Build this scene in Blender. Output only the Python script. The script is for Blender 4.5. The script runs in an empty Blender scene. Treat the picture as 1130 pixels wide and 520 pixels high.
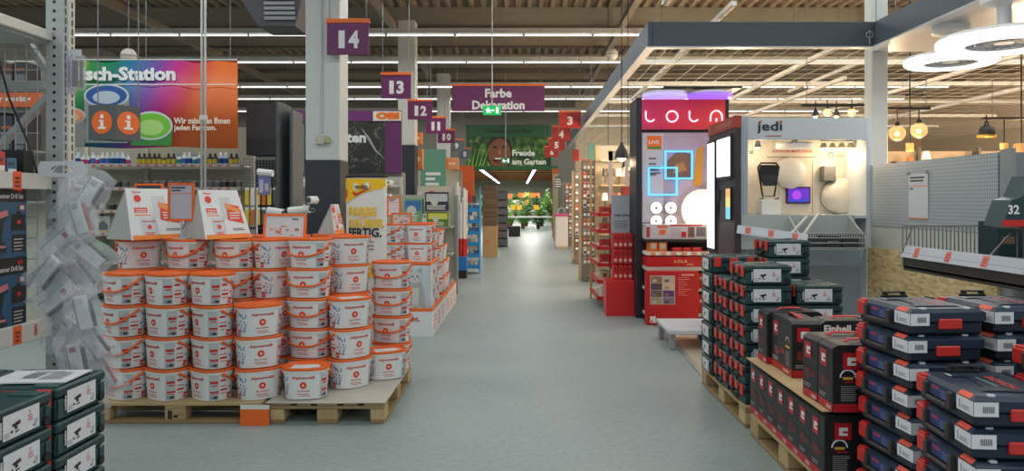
import bpy, bmesh, math, random
from mathutils import Vector, Matrix
random.seed(7)
S = bpy.context.scene
COL = S.collection
R = math.radians
PI = math.pi

# ------------------------------------------------------------------ camera, world, light, exposure
F, CX, CY, EYE = 800.0, 578.0, 222.0, 1.55          # focal length / principal point in pixels of the 1130x520 frame
cam = bpy.data.cameras.new('camera'); cam_ob = bpy.data.objects.new('camera', cam); COL.objects.link(cam_ob)
cam.sensor_fit = 'HORIZONTAL'; cam.sensor_width = 36.0; cam.lens = 36.0 * F / 1130.0
cam.shift_x = (565.0 - CX) / 1130.0; cam.shift_y = -(260.0 - CY) / 1130.0
cam.clip_start = 0.05; cam.clip_end = 200
cam_ob.location = (0, 0, EYE); cam_ob.rotation_euler = (R(90), 0, 0)
S.camera = cam_ob
S.view_settings.view_transform = 'Standard'; S.view_settings.look = 'None'
S.view_settings.exposure = -0.06; S.view_settings.gamma = 1.0; S.view_settings.use_curve_mapping = False
w = bpy.data.worlds.new('hall_ambient'); S.world = w; w.use_nodes = True
w.node_tree.nodes['Background'].inputs[0].default_value = (0.80, 0.90, 1.0, 1)
w.node_tree.nodes['Background'].inputs[1].default_value = 0.55
ROW_Y = [-4.6, -1.2, 2.2, 5.6, 9.0, 12.4, 15.8, 18.9, 23.0, 25.7, 29.2]
ROW_Z = 5.2
def area_light(name, loc, sx, sy, power, col, rot=(0, 0, 0)):
    l = bpy.data.lights.new(name, 'AREA'); l.shape = 'RECTANGLE'; l.size = sx; l.size_y = sy
    l.energy = power; l.color = col
    o = bpy.data.objects.new(name, l); COL.objects.link(o); o.location = loc; o.rotation_euler = rot
    return o
for y in ROW_Y:                                       # the fluorescent rows of the hall
    area_light('fluorescent_row_light', (0, y, ROW_Z - 0.075), 27.0, 0.03, 290 if y < 15 else 200, (0.93, 1.0, 0.98))
def point_light(loc, power, col, r=0.05):
    l = bpy.data.lights.new('lamp_light', 'POINT'); l.energy = power; l.color = col; l.shadow_soft_size = r
    o = bpy.data.objects.new('lamp_light', l); COL.objects.link(o); o.location = loc
    return o
WARM = (1.0, 0.72, 0.45)

# ------------------------------------------------------------------ helpers
def lin(c):
    c = c / 255.0
    return c / 12.92 if c <= 0.04045 else ((c + 0.055) / 1.055) ** 2.4
def rgb(r, g, b): return (lin(r), lin(g), lin(b), 1)
_mats = {}
def M(r, g, b, rough=0.5, metal=0.0, emit=0.0, noise=0.0, scale=6.0, alpha=1.0, coat=0.0):
    k = (r, g, b, rough, metal, emit, noise, scale, alpha, coat)
    if k in _mats: return _mats[k]
    m = bpy.data.materials.new('mat_%d_%d_%d' % (r, g, b)); m.use_nodes = True
    nt = m.node_tree; p = nt.nodes['Principled BSDF']
    p.inputs['Base Color'].default_value = rgb(r, g, b); p.inputs['Roughness'].default_value = rough
    p.inputs['Metallic'].default_value = metal
    if emit:
        p.inputs['Emission Color'].default_value = rgb(r, g, b); p.inputs['Emission Strength'].default_value = emit
    if alpha < 1: p.inputs['Alpha'].default_value = alpha
    if coat: p.inputs['Coat Weight'].default_value = coat
    if noise:
        tc = nt.nodes.new('ShaderNodeTexCoord'); n = nt.nodes.new('ShaderNodeTexNoise'); n.inputs['Scale'].default_value = scale
        n.inputs['Detail'].default_value = 6
        mr = nt.nodes.new('ShaderNodeMapRange'); mr.inputs[3].default_value = 1 - noise; mr.inputs[4].default_value = 1 + noise
        mx = nt.nodes.new('ShaderNodeVectorMath'); mx.operation = 'SCALE'
        mx.inputs[0].default_value = rgb(r, g, b)[:3]
        nt.links.new(tc.outputs['Object'], n.inputs['Vector']); nt.links.new(n.outputs[0], mr.inputs[0])
        nt.links.new(mr.outputs[0], mx.inputs['Scale']); nt.links.new(mx.outputs[0], p.inputs['Base Color'])
    _mats[k] = m
    return m
def nodemat(name, rough=0.5):
    m = bpy.data.materials.new(name); m.use_nodes = True; nt = m.node_tree
    p = nt.nodes['Principled BSDF']; p.inputs['Roughness'].default_value = rough
    return m, nt, p
def ramp(nt, stops, interp='LINEAR'):
    n = nt.nodes.new('ShaderNodeValToRGB'); cr = n.color_ramp; cr.interpolation = interp
    while len(cr.elements) < len(stops): cr.elements.new(0.5)
    for e, (pos, c) in zip(cr.elements, stops): e.position = pos; e.color = rgb(*c)
    return n

def P(px, py, Y): return Vector(((px - CX) * Y / F, Y, EYE - (py - CY) * Y / F))
def PX(px, Y): return (px - CX) * Y / F
def PZ(py, Y): return EYE - (py - CY) * Y / F

_txt = {}
def text_data(s, bold=0.02):
    k = (s, bold)
    if k in _txt: return _txt[k]
    cu = bpy.data.curves.new('t', 'FONT'); cu.body = s; cu.size = 1.0; cu.resolution_u = 2; cu.offset = bold
    cu.fill_mode = 'FRONT'
    o = bpy.data.objects.new('t', cu); COL.objects.link(o)
    dg = bpy.context.evaluated_depsgraph_get()
    me = bpy.data.meshes.new_from_object(o.evaluated_get(dg))
    vs = [(v.co.x, v.co.y) for v in me.vertices]; fs = [tuple(p.vertices) for p in me.polygons]
    bpy.data.objects.remove(o); bpy.data.curves.remove(cu); bpy.data.meshes.remove(me)
    x0 = min(v[0] for v in vs); x1 = max(v[0] for v in vs); y0 = min(v[1] for v in vs); y1 = max(v[1] for v in vs)
    vs = [((v[0] - x0) / (x1 - x0), (v[1] - y0) / (y1 - y0)) for v in vs]
    _txt[k] = (vs, fs, (x1 - x0) / (y1 - y0))
    return _txt[k]

class MB:
    """collects shapes, builds ONE mesh"""
    def __init__(s): s.v = []; s.f = []; s.m = []; s.mats = []; s.sm = []
    def mi(s, mat):
        if mat not in s.mats: s.mats.append(mat)
        return s.mats.index(mat)
    def add(s, vs, fs, mat, smooth=False):
        b = len(s.v); s.v += [tuple(v) for v in vs]; i = s.mi(mat)
        for f in fs: s.f.append(tuple(b + k for k in f)); s.m.append(i); s.sm.append(smooth)
        return s
    def box(s, x0, x1, y0, y1, z0, z1, mat, c=0.0):
        if c <= 0:
            vs = [(x, y, z) for z in (z0, z1) for (x, y) in ((x0, y0), (x1, y0), (x1, y1), (x0, y1))]
            return s.add(vs, [(3, 2, 1, 0), (4, 5, 6, 7), (0, 1, 5, 4), (1, 2, 6, 5), (2, 3, 7, 6), (3, 0, 4, 7)], mat)
        vs = []; idx = {}
        X = (x0, x1); Y = (y0, y1); Z = (z0, z1)
        for i in (0, 1):
            for j in (0, 1):
                for k in (0, 1):
                    sx, sy, sz = (c if i == 0 else -c), (c if j == 0 else -c), (c if k == 0 else -c)
                    for a, pt in enumerate(((X[i], Y[j] + sy, Z[k] + sz), (X[i] + sx, Y[j], Z[k] + sz), (X[i] + sx, Y[j] + sy, Z[k]))):
                        idx[(i, j, k, a)] = len(vs); vs.append(pt)
        g = lambda i, j, k, a: idx[(i, j, k, a)]
        fs = []
        for i in (0, 1):
            q = [g(i, 0, 0, 0), g(i, 1, 0, 0), g(i, 1, 1, 0), g(i, 0, 1, 0)]; fs.append(q if i else q[::-1])
            q = [g(0, i, 0, 1), g(1, i, 0, 1), g(1, i, 1, 1), g(0, i, 1, 1)]; fs.append(q if not i else q[::-1])
            q = [g(0, 0, i, 2), g(1, 0, i, 2), g(1, 1, i, 2), g(0, 1, i, 2)]; fs.append(q if i else q[::-1])
        for i in (0, 1):
            for j in (0, 1):
                fs.append([g(i, j, 0, 0), g(i, j, 1, 0), g(i, j, 1, 1), g(i, j, 0, 1)])
                fs.append([g(i, 0, j, 0), g(i, 1, j, 0), g(i, 1, j, 2), g(i, 0, j, 2)])
                fs.append([g(0, i, j, 1), g(1, i, j, 1), g(1, i, j, 2), g(0, i, j, 2)])
                for k in (0, 1): fs.append([g(i, j, k, 0), g(i, j, k, 1), g(i, j, k, 2)])
        return s.add(vs, fs, mat)
    def bar(s, a, b, wx, wz, mat, up=(0, 0, 1)):
        a = Vector(a); b = Vector(b); d = (b - a).normalized(); up = Vector(up)
        if abs(d.dot(up)) > 0.98: up = Vector((1, 0, 0))
        x = d.cross(up).normalized(); z = x.cross(d).normalized()
        vs = []
        for p in (a, b):
            for (i, j) in ((-1, -1), (1, -1), (1, 1), (-1, 1)): vs.append(p + x * (wx / 2 * i) + z * (wz / 2 * j))
        return s.add(vs, [(3, 2, 1, 0), (4, 5, 6, 7), (0, 1, 5, 4), (1, 2, 6, 5), (2, 3, 7, 6), (3, 0, 4, 7)], mat)
    def tube(s, pts, r, mat, n=8, closed=False, flat=1.0):
        pts = [Vector(p) for p in pts]; N = len(pts); vs = []
        for i, p in enumerate(pts):
            a = pts[(i - 1) % N] if (closed or i > 0) else p; b = pts[(i + 1) % N] if (closed or i < N - 1) else p
            d = (b - a).normalized(); up = Vector((0, 0, 1))
            if abs(d.z) > 0.95: up = Vector((0, 1, 0))
            x = d.cross(up).normalized(); z = x.cross(d).normalized()
            rr = r[i] if isinstance(r, (list, tuple)) else r
            for k in range(n):
                t = 2 * PI * k / n; vs.append(p + x * (rr * math.cos(t)) + z * (rr * flat * math.sin(t)))
        fs = []
        for i in range(N if closed else N - 1):
            j = (i + 1) % N
            for k in range(n): fs.append((i * n + k, i * n + (k + 1) % n, j * n + (k + 1) % n, j * n + k))
        if not closed: fs += [tuple(range(n))[::-1], tuple((N - 1) * n + k for k in range(n))]
        return s.add(vs, fs, mat, True)
    def lathe(s, prof, mat, n=20, c=(0, 0, 0), sx=1.0, sy=1.0, pw=2.0, caps=True):
        vs = []
        for (r, z) in prof:
            for k in range(n):
                t = 2 * PI * k / n; ct, st = math.cos(t), math.sin(t)
                x = math.copysign(abs(ct) ** (2 / pw), ct); y = math.copysign(abs(st) ** (2 / pw), st)
                vs.append((c[0] + r * sx * x, c[1] + r * sy * y, c[2] + z))
        fs = []
        for i in range(len(prof) - 1):
            for k in range(n): fs.append((i * n + k, i * n + (k + 1) % n, (i + 1) * n + (k + 1) % n, (i + 1) * n + k))
        if caps: fs += [tuple(range(n))[::-1], tuple((len(prof) - 1) * n + k for k in range(n))]
        return s.add(vs, fs, mat, True)
    def prism(s, poly, o, u, v, th, mat):
        o, u, v = Vector(o), Vector(u), Vector(v); nn = u.cross(v).normalized() * th; n = len(poly)
        vs = [o + u * a + v * b for a, b in poly] + [o + u * a + v * b - nn for a, b in poly]
        fs = [tuple(range(n)), tuple(range(2 * n - 1, n - 1, -1))] + [(i, n + i, n + (i + 1) % n, (i + 1) % n) for i in range(n)]
        return s.add(vs, fs, mat)
    def sphere(s, c, r, mat, nu=14, nv=8, sz=1.0):
        prof = [(max(1e-4, r * math.sin(PI * i / nv)), -r * sz * math.cos(PI * i / nv)) for i in range(nv + 1)]
        return s.lathe(prof, mat, nu, c)
    def mesh(s, name='m', fix=True):
        me = bpy.data.meshes.new(name); me.from_pydata(s.v, [], s.f)
        for mt in s.mats: me.materials.append(mt)
        me.polygons.foreach_set('material_index', s.m)
        me.polygons.foreach_set('use_smooth', s.sm)
        if fix:
            bm = bmesh.new(); bm.from_mesh(me); bmesh.ops.recalc_face_normals(bm, faces=bm.faces)
            if any(s.sm):
                for e in bm.edges:
                    if len(e.link_faces) == 2 and e.calc_face_angle(0) > R(40): e.smooth = False
            bm.to_mesh(me); bm.free()
        me.update()
        return me
    def build(s, name, parent=None, loc=None, rz=0, fix=True): return ob(name, s.mesh(name, fix), parent, loc, rz)

class Fc:
    """a flat face to print on: origin, right vector, up vector; metres"""
    def __init__(s, mb, o, u, v, lift=0.0012):
        s.mb = mb; s.o = Vector(o); s.u = Vector(u).normalized(); s.v = Vector(v).normalized(); s.n = s.u.cross(s.v); s.l = lift; s.k = 0
    def pt(s, x, y, k=None): return s.o + s.u * x + s.v * y + s.n * (s.l * (1 + (s.k if k is None else k)))
    def rect(s, x0, y0, x1, y1, mat, k=0): s.mb.add([s.pt(x0, y0, k), s.pt(x1, y0, k), s.pt(x1, y1, k), s.pt(x0, y1, k)], [(0, 1, 2, 3)], mat); return s
    def poly(s, pts, mat, k=1): s.mb.add([s.pt(x, y, k) for x, y in pts], [tuple(range(len(pts)))], mat); return s
    def disc(s, x, y, r, mat, k=1, n=18, ry=None): return s.poly([(x + r * math.cos(2 * PI * i / n), y + (ry or r) * math.sin(2 * PI * i / n)) for i in range(n)], mat, k)
    def ring(s, x, y, r0, r1, mat, k=1, n=18, a0=0, a1=2 * PI):
        vs = []
        for i in range(n + 1):
            t = a0 + (a1 - a0) * i / n; vs += [s.pt(x + r0 * math.cos(t), y + r0 * math.sin(t), k), s.pt(x + r1 * math.cos(t), y + r1 * math.sin(t), k)]
        s.mb.add(vs, [(2 * i, 2 * i + 1, 2 * i + 3, 2 * i + 2) for i in range(n)], mat); return s
    def frame(s, x0, y0, x1, y1, t, mat, k=1):
        s.rect(x0, y0, x1, y0 + t, mat, k); s.rect(x0, y1 - t, x1, y1, mat, k); s.rect(x0, y0 + t, x0 + t, y1 - t, mat, k); s.rect(x1 - t, y0 + t, x1, y1 - t, mat, k); return s
    def text(s, t, x, y, h, mat, w=None, k=2, bold=0.02, center=False, wmax=None):
        vs, fs, asp = text_data(t, bold); W = w or asp * h
        if wmax and W > wmax: W = wmax
        if center: x = x - W / 2
        s.mb.add([s.pt(x + a * W, y + b * h, k) for a, b in vs], fs, mat); return s
    def lines(s, x0, y0, x1, y1, n, mat, k=1, fill=0.5, rag=0.25):
        d = (y1 - y0) / n
        for i in range(n):
            e = x1 - (x1 - x0) * rag * random.random(); s.rect(x0, y0 + d * i, e, y0 + d * (i + fill), mat, k)
        return s

def ob(name, me, parent=None, loc=None, rz=0, label=None):
    o = bpy.data.objects.new(name, me); COL.objects.link(o)
    if parent: o.parent = parent
    if loc is not None: o.location = loc
    if rz: o.rotation_euler = (0, 0, rz)
    if label: o['label'] = label
    return o
_labels = {}
def tag(o, label, cat, group=None):
    n = len(label.replace('-', ' ').split())
    if n < 4 or n > 16: print('LABEL LENGTH', n, label)
    if label in _labels and not (group and _labels[label] == group): print('DUP LABEL', label)
    _labels[label] = group
    o['label'] = label; o['category'] = cat
    if group: o['group'] = group
    return o
def thing(name, label, cat, loc=(0, 0, 0), rz=0, group=None):
    o = bpy.data.objects.new(name, None); COL.objects.link(o); o.location = loc; o.rotation_euler = (0, 0, rz); o.empty_display_size = 0.1
    return tag(o, label, cat, group)
def struct(name, mb, parent=None, label=None, fix=True):
    o = mb.build(name, parent, fix=fix)
    if not parent: o['kind'] = 'structure'
    if label: o['label'] = label
    return o
def spawn(spec, name, label, cat, loc, rz=0, group=None):
    """spec: list of (part name, mesh, [sub-parts]) shared between all copies"""
    t = thing(name, label, cat, loc, rz, group)
    for pn, me, sub in spec:
        p = ob(pn, me, t)
        for sn, sme in sub: ob(sn, sme, p)
    return t
ORD = 'first second third fourth fifth sixth seventh eighth ninth tenth eleventh twelfth thirteenth fourteenth fifteenth sixteenth seventeenth eighteenth nineteenth twentieth'.split()
ORD += ['twenty-' + o for o in ORD[:9]] + ['thirtieth'] + ['thirty-' + o for o in ORD[:9]] + ['fortieth']

# palette
WHITE = M(236, 236, 232, 0.45); OFFW = M(222, 222, 216, 0.5); BLACK = M(24, 24, 26, 0.5); DARK = M(48, 50, 54, 0.5)
RED = M(205, 36, 34, 0.45); ORANGE = M(238, 108, 34, 0.45); PURPLE = M(92, 34, 84, 0.5); GREYM = M(150, 156, 158, 0.45, 0.3)
STEEL = M(170, 174, 176, 0.35, 0.7); LGREY = M(186, 190, 192, 0.5); MGREY = M(120, 124, 128, 0.5); SIGNRED = M(168, 40, 36, 0.5)
YELLOW = M(240, 200, 30, 0.45); BLUE = M(30, 110, 180, 0.45); GREEN = M(40, 140, 70, 0.5); CARD = M(176, 140, 100, 0.8, noise=0.08)
GOLD = M(230, 200, 140, 0.4)
# ------------------------------------------------------------------ the hall
def floor_mat():
    m, nt, p = nodemat('polished_concrete', 0.3)
    tc = nt.nodes.new('ShaderNodeTexCoord')
    n1 = nt.nodes.new('ShaderNodeTexNoise'); n1.inputs['Scale'].default_value = 0.7; n1.inputs['Detail'].default_value = 8; n1.inputs['Roughness'].default_value = 0.65
    n2 = nt.nodes.new('ShaderNodeTexNoise'); n2.inputs['Scale'].default_value = 26; n2.inputs['Detail'].default_value = 8
    a = ramp(nt, [(0.25, (134, 147, 147)), (0.5, (146, 158, 157)), (0.75, (156, 165, 162))])
    b = ramp(nt, [(0.3, (214, 216, 214)), (0.6, (255, 255, 255))])
    mx = nt.nodes.new('ShaderNodeMix'); mx.data_type = 'RGBA'; mx.blend_type = 'MULTIPLY'; mx.inputs['Factor'].default_value = 0.55
    for n in (n1, n2): nt.links.new(tc.outputs['Object'], n.inputs['Vector'])
    nt.links.new(n1.outputs[0], a.inputs[0]); nt.links.new(n2.outputs[0], b.inputs[0])
    nt.links.new(a.outputs[0], mx.inputs['A']); nt.links.new(b.outputs[0], mx.inputs['B']); nt.links.new(mx.outputs['Result'], p.inputs['Base Color'])
    rr = nt.nodes.new('ShaderNodeMapRange'); rr.inputs[3].default_value = 0.38; rr.inputs[4].default_value = 0.52
    nt.links.new(n1.outputs[0], rr.inputs[0]); nt.links.new(rr.outputs[0], p.inputs['Roughness'])
    return m
FLOOR = floor_mat()
mb = MB(); mb.box(-14, 17, -9, 62, -0.2, 0, FLOOR); struct('floor', mb)
BEIGE = M(190, 176, 150, 0.4, noise=0.07, scale=3)
mb = MB(); mb.add([(1.62, 6.45, 0), (4.6, 6.45, 0), (4.6, 13.5, 0), (1.84, 13.5, 0), (1.62, 6.45, .004), (4.6, 6.45, .004), (4.6, 13.5, .004), (1.84, 13.5, .004)],
                  [(3, 2, 1, 0), (4, 5, 6, 7), (0, 1, 5, 4), (1, 2, 6, 5), (2, 3, 7, 6), (3, 0, 4, 7)], BEIGE)
struct('trim_1', mb, label='beige display floor under the lamp section')
mb = MB(); mb.bar((1.59, 6.4, 0.006), (1.81, 13.5, 0.006), 0.05, 0.012, STEEL); struct('trim_2', mb, label='flat metal floor strip along the lamp section')

# roof: trapezoidal deck on deep beams
DECK = M(150, 136, 118, 0.6, noise=0.06)
mb = MB(); RZ = 6.6; x = -14.0; prof = []
while x < 17.01:
    prof += [(x, RZ), (x + 0.10, RZ), (x + 0.14, RZ + 0.11), (x + 0.26, RZ + 0.11)]; x += 0.30
vs = []
for (px, pz) in prof: vs += [(px, -9, pz), (px, 33, pz)]
mb.add(vs, [(2 * i, 2 * i + 2, 2 * i + 3, 2 * i + 1) for i in range(len(prof) - 1)], DECK); struct('ceiling', mb, fix=False)
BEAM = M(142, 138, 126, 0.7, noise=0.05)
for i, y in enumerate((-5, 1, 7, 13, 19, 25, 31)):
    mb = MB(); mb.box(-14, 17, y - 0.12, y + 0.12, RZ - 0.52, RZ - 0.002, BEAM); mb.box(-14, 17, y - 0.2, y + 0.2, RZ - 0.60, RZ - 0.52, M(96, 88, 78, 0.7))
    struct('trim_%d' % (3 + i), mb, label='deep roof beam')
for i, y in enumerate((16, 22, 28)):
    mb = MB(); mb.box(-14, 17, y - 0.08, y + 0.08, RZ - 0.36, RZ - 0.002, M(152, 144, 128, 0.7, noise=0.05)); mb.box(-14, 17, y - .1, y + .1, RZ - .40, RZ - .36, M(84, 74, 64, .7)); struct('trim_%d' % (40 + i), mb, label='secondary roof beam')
for i, x in enumerate((-9.0, -3.2, 2.4, 9)):                              # slanted braces and purlins along the hall
    mb = MB(); mb.bar((x, -8, RZ - 0.75), (x, 32, RZ - 0.75), 0.14, 0.16, M(130, 122, 108, 0.6))
    struct('trim_%d' % (10 + i), mb, label='long purlin under the roof')
GW = M(168, 170, 166, 0.7, noise=0.04)
mb = MB(); mb.box(-14.2, -14, -9, 62, 0, 6.8, GW); struct('wall_left', mb)
mb = MB(); mb.box(17, 17.2, -9, 62, 0, 6.8, M(196, 180, 156, 0.7, noise=0.04)); struct('wall_right', mb)
WB = 31.0; ox0, ox1, oz = PX(523, WB), PX(610, WB), PZ(186, WB)
mb = MB(); BWM = M(120, 120, 112, 0.7, noise=0.05)
mb.box(-14, ox0, WB, WB + 0.3, 0, 6.6, BWM); mb.box(ox1, 2.2, WB, WB + 0.3, 0, 6.6, BWM); mb.box(ox0, ox1, WB, WB + 0.3, oz, 6.6, BWM)
struct('wall_back', mb)
mb = MB(); mb.box(2.2, 17, WB, WB + .3, 0, 6.6, M(206, 184, 154, .7, noise=.05)); struct('wall_back_right', mb)
GREENF = M(24, 96, 52, 0.5)
mb = MB(); mb.box(ox0 - 0.1, ox0 + .02, WB - .06, WB, 0, oz, M(190, 84, 36, 0.5)); mb.box(ox1 - .02, ox1 + 0.25, WB - .06, WB, 0, oz, M(190, 84, 36, 0.5)); mb.box(ox0 - 0.1, ox1 + 0.25, WB - .06, WB, oz, oz + .1, GREENF)
struct('door_1', mb, label='wide opening with orange jambs leading to the plant hall')
# plant hall behind the opening
WOOD = M(206, 142, 92, 0.6, noise=0.12, scale=2)
mb = MB(); mb.box(-14, 17, WB + 0.3, 61, 3.3, 3.4, WOOD)
struct('ceiling_plant_hall', mb)
for k in range(8):
    y = 33 + k * 3.5; mb = MB(); mb.box(-14, 17, y, y + 0.25, 3.2, 3.3, M(140, 88, 52, 0.6)); struct('trim_%d' % (20 + k), mb, label='brown timber beam of the plant hall')
mb = MB(); mb.box(-14, 17, 61, 61.2, 0, 3.4, M(150, 160, 140, 0.7)); struct('wall_plant_hall', mb)
TUBE = M(255, 255, 250, 0.5, emit=5.0)
for i, (xa, xb) in enumerate(((-1.95, -1.98), (0.50, 0.26))):
    t = thing('light_strip', ['bright ceiling light strip on the left in the plant hall', 'bright ceiling light strip on the right in the plant hall'][i], 'light', (0, 0, 0), group='plant hall light strips')
    mb = MB(); mb.bar((xa, 32, 3.02), (xb, 58, 3.02), 0.16, 0.06, LGREY); mb.build('housing', t)
    mb = MB(); mb.bar((xa, 32, 2.975), (xb, 58, 2.975), 0.12, 0.03, TUBE); mb.build('tube', t); mb = MB()
    for y_ in (33, 40, 47, 54): mb.box((xa + xb) / 2 - .01, (xa + xb) / 2 + .01, y_, y_ + .02, 3.04, 3.3, MGREY)
    mb.build('hanger', t)
    area_light('plant_hall_light', ((xa + xb) / 2, 45, 2.94), 0.15, 26, 700, (1, 0.98, 0.9))

# fluorescent rows
tr = MB(); tr.box(-13.5, 13.5, -0.05, 0.05, 0.0, 0.11, M(190, 192, 190, 0.5)); TRUNK = tr.mesh()
tb = MB(); tb.tube([(-0.72, 0, 0), (0.72, 0, 0)], 0.015, M(255, 255, 252, 0.4, emit=3.0), 8); TUBEM = tb.mesh()
cp = MB(); cp.box(-0.02, 0.02, -0.03, 0.03, -0.03, 0.06, LGREY); CAPM = cp.mesh()
hw = MB(); hw.box(-0.006, 0.006, -0.006, 0.006, 0.11, RZ - ROW_Z, MGREY); HANGM = hw.mesh()
for i, y in enumerate(ROW_Y):
    if y < 9: continue
    lab = 'long row of fluorescent tubes, %s row counted from the front' % ORD[i - 4]
    t = thing('fluorescent_light_row', lab, 'light', (0, y, ROW_Z), group='fluorescent light rows')
    ob('trunking', TRUNK, t)
    for k in range(18):
        x = -12.75 + 1.5 * k
        q = ob('tube', TUBEM, t, (x, 0, -0.035)); ob('end_cap', CAPM, q, (-0.74, 0, 0.0))
    for x in (-11, -7.5, -4, -0.5, 3, 6.5, 10): ob('hanger', HANGM, t, (x, 0, 0))
# pillars
PWH = M(200, 204, 202, 0.55, noise=0.04); PBK = M(44, 50, 60, 0.5)
def pillar(label, px0, px1, Y, band=None, depth=None):
    x0, x1 = PX(px0, Y), PX(px1, Y); d = depth or (x1 - x0)
    t = thing('pillar', label, 'pillar', ((x0 + x1) / 2, Y, 0)); h = (x1 - x0) / 2
    zb = PZ(band, Y) if band else 0.0
    mb = MB(); mb.box(-h, h, 0, d, zb, RZ - 0.6, PWH, 0.01); mb.build('shaft', t)
    if band: mb = MB(); mb.box(-h - .004, h + .004, -.004, d + .004, 0, zb, PBK, 0.01); mb.build('base_cladding', t)
    return t
p1 = pillar('white pillar with dark lower cladding behind the number 14 sign', 337, 375, 8.6, 177)
mb = MB(); mb.tube([(-0.01, -.018, 2.28), (-0.01, -.018, 5.9)], 0.012, LGREY); mb.build('conduit', p1)
mb = MB(); mb.box(-0.07, 0.03, -.06, 0, 2.22, 2.34, M(190, 186, 170), 0.008); mb.box(0.03, 0.09, -.05, 0, 2.24, 2.31, M(170, 170, 120)); mb.build('socket_box', p1)
pillar('slim white pillar with dark base behind the number 12 sign', 439, 458, 17.8, 160)
pillar('distant white pillar beside the number 10 sign', 482, 496, 25.2, None)
pillar('pale grey steel post between the lit lamp cabinet and the pegboard', 962, 980, 9.3, None)
# hanging department signs
def wires(mb, pts, ztop):
    ztop = ztop + (.1 if abs(ztop) > 1 and abs(ztop) < RZ - .3 else 0)
    for (x, y, z) in pts: mb.box(x - .004, x + .004, y - .004, y + .004, z, ztop, MGREY)
def num_sign(n, cx, cy, w, h, base, label, Y, tone, nice=None):
    c = P(cx, cy, Y); W = w * Y / F; H = h * Y / F
    t = thing('aisle_sign', label, 'sign', (c.x, Y, c.z), group='hanging aisle number signs')
    mb = MB(); mb.box(-W / 2, W / 2, -.012, .012, -H / 2, H / 2, tone, 0.003); mb.build('board', t)
    mb = MB(); mb.box(-W / 2 - .01, W / 2 + .01, -.02, .02, H / 2, H / 2 + .05, ORANGE, 0.003); mb.build('top_strip', t)
    for k, ch in enumerate(n):
        mb = MB(); f = Fc(mb, (0, -.012, 0), (1, 0, 0), (0, 0, 1)); xo = (k - (len(n) - 1) / 2) * W * .29
        f.text(ch, xo, -H * 0.3, H * 0.56, M(228, 226, 230, 0.5), w=W * (.25 if ch != '1' else .15), center=True, bold=0.045); mb.build('digit', t, fix=False)
    mb = MB(); wires(mb, [(-W / 2 + .03, 0, H / 2 + .05), (W / 2 - .03, 0, H / 2 + .05)], RZ - c.z - .1); mb.build('wire', t)
DPUR = M(104, 36, 92, 0.5)
num_sign('14', 384, 43, 46, 35, 0, 'purple number fourteen sign hanging before the big white pillar', 8.5, DPUR)
num_sign('13', 437, 96, 33, 26, 0, 'purple number thirteen sign, second in the receding row', 12.8, DPUR)
num_sign('12', 463.5, 122, 27, 20, 0, 'purple number twelve sign in front of the slim pillar', 16.2, DPUR)
num_sign('11', 481, 139, 22, 17, 0, 'purple number eleven sign overlapping the number twelve sign', 19.6, DPUR)
num_sign('10', 492.5, 151, 19, 14, 0, 'purple number ten sign, smallest of the purple row', 22.6, DPUR)
GSG = M(92, 104, 116, 0.5)
num_sign('9', 504, 161, 16, 12, 0, 'grey hanging sign numbered nine, left of the garden banner', 26, GSG)
num_sign('8', 513, 170, 14, 11, 0, 'grey hanging sign numbered eight, touching the garden banner', 29, GSG)
num_sign('3', 629, 133, 24, 17, 0, 'red hanging sign numbered three, largest of the red signs', 18.6, SIGNRED)
num_sign('4', 619.5, 148, 20, 15, 0, 'red hanging sign numbered four, below the number three sign', 21.6, SIGNRED)
num_sign('5', 614, 160, 18, 13, 0, 'red hanging sign numbered five, third of the red signs', 24.6, SIGNRED)
num_sign('6', 609, 168, 16, 11, 0, 'red hanging sign numbered six, smallest of the red signs', 27.6, SIGNRED)
Y = 15.2; c = P(550, 109, Y); W = 102 * Y / F; H = 28 * Y / F
t = thing('department_sign', 'wide purple hanging sign with two lines of white text over the aisle', 'sign', c)
mb = MB(); mb.box(-W / 2, W / 2, -.015, .015, -H / 2, H / 2, DPUR, 0.004); mb.build('board', t)
mb = MB(); mb.box(-W / 2 - .02, W / 2 + .02, -.025, .025, H / 2, H / 2 + .04, ORANGE, 0.004); mb.build('top_strip', t)
mb = MB(); f = Fc(mb, (0, -.015, 0), (1, 0, 0), (0, 0, 1)); TW = M(225, 230, 235, 0.5)
f.text('Farbe', 0.0, 0.02, 0.19, TW, w=0.56, center=True, bold=0.04); f.text('Dekoration', 0.0, -0.23, 0.19, TW, w=1.10, center=True, bold=0.04); mb.build('lettering', t, fix=False)
mb = MB(); wires(mb, [(-W / 2 + .1, 0, H / 2 + .04), (W / 2 - .1, 0, H / 2 + .04)], RZ - c.z - .1); mb.build('wire', t)
def exit_sign(label, cx, cy, w, h, Y, col):
    c = P(cx, cy, Y); W, H = w * Y / F, h * Y / F
    t = thing('exit_sign', label, 'sign', c, group='green exit signs')
    mb = MB(); mb.box(-W / 2, W / 2, -.03, .03, -H / 2, H / 2, col, 0.004); mb.build('light_box', t)
    mb = MB(); f = Fc(mb, (0, -.03, 0), (1, 0, 0), (0, 0, 1)); wm = M(240, 255, 245, 0.5, emit=1.0)
    f.disc(-W * .22, H * .22, H * .09, wm); f.poly([(-W * .30, -H * .3), (-W * .22, -H * .3), (-W * .16, H * .1), (-W * .26, H * .12)], wm)
    f.poly([(-W * .2, -H * .1), (-W * .1, -H * .32), (-W * .06, -H * .3), (-W * .15, H * .05)], wm); f.rect(-W * .34, -.01, -W * .1, .015, wm)
    f.rect(-W * .05, -.012, W * .12, .012, wm); f.rect(W * .22, -H * .33, W * .36, H * .33, wm); mb.build('pictogram', t, fix=False)
    mb = MB(); mb.tube([(0, 0, H / 2), (0, 0, RZ - c.z - .02)], 0.012, LGREY); mb.build('hanging_rod', t)
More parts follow.
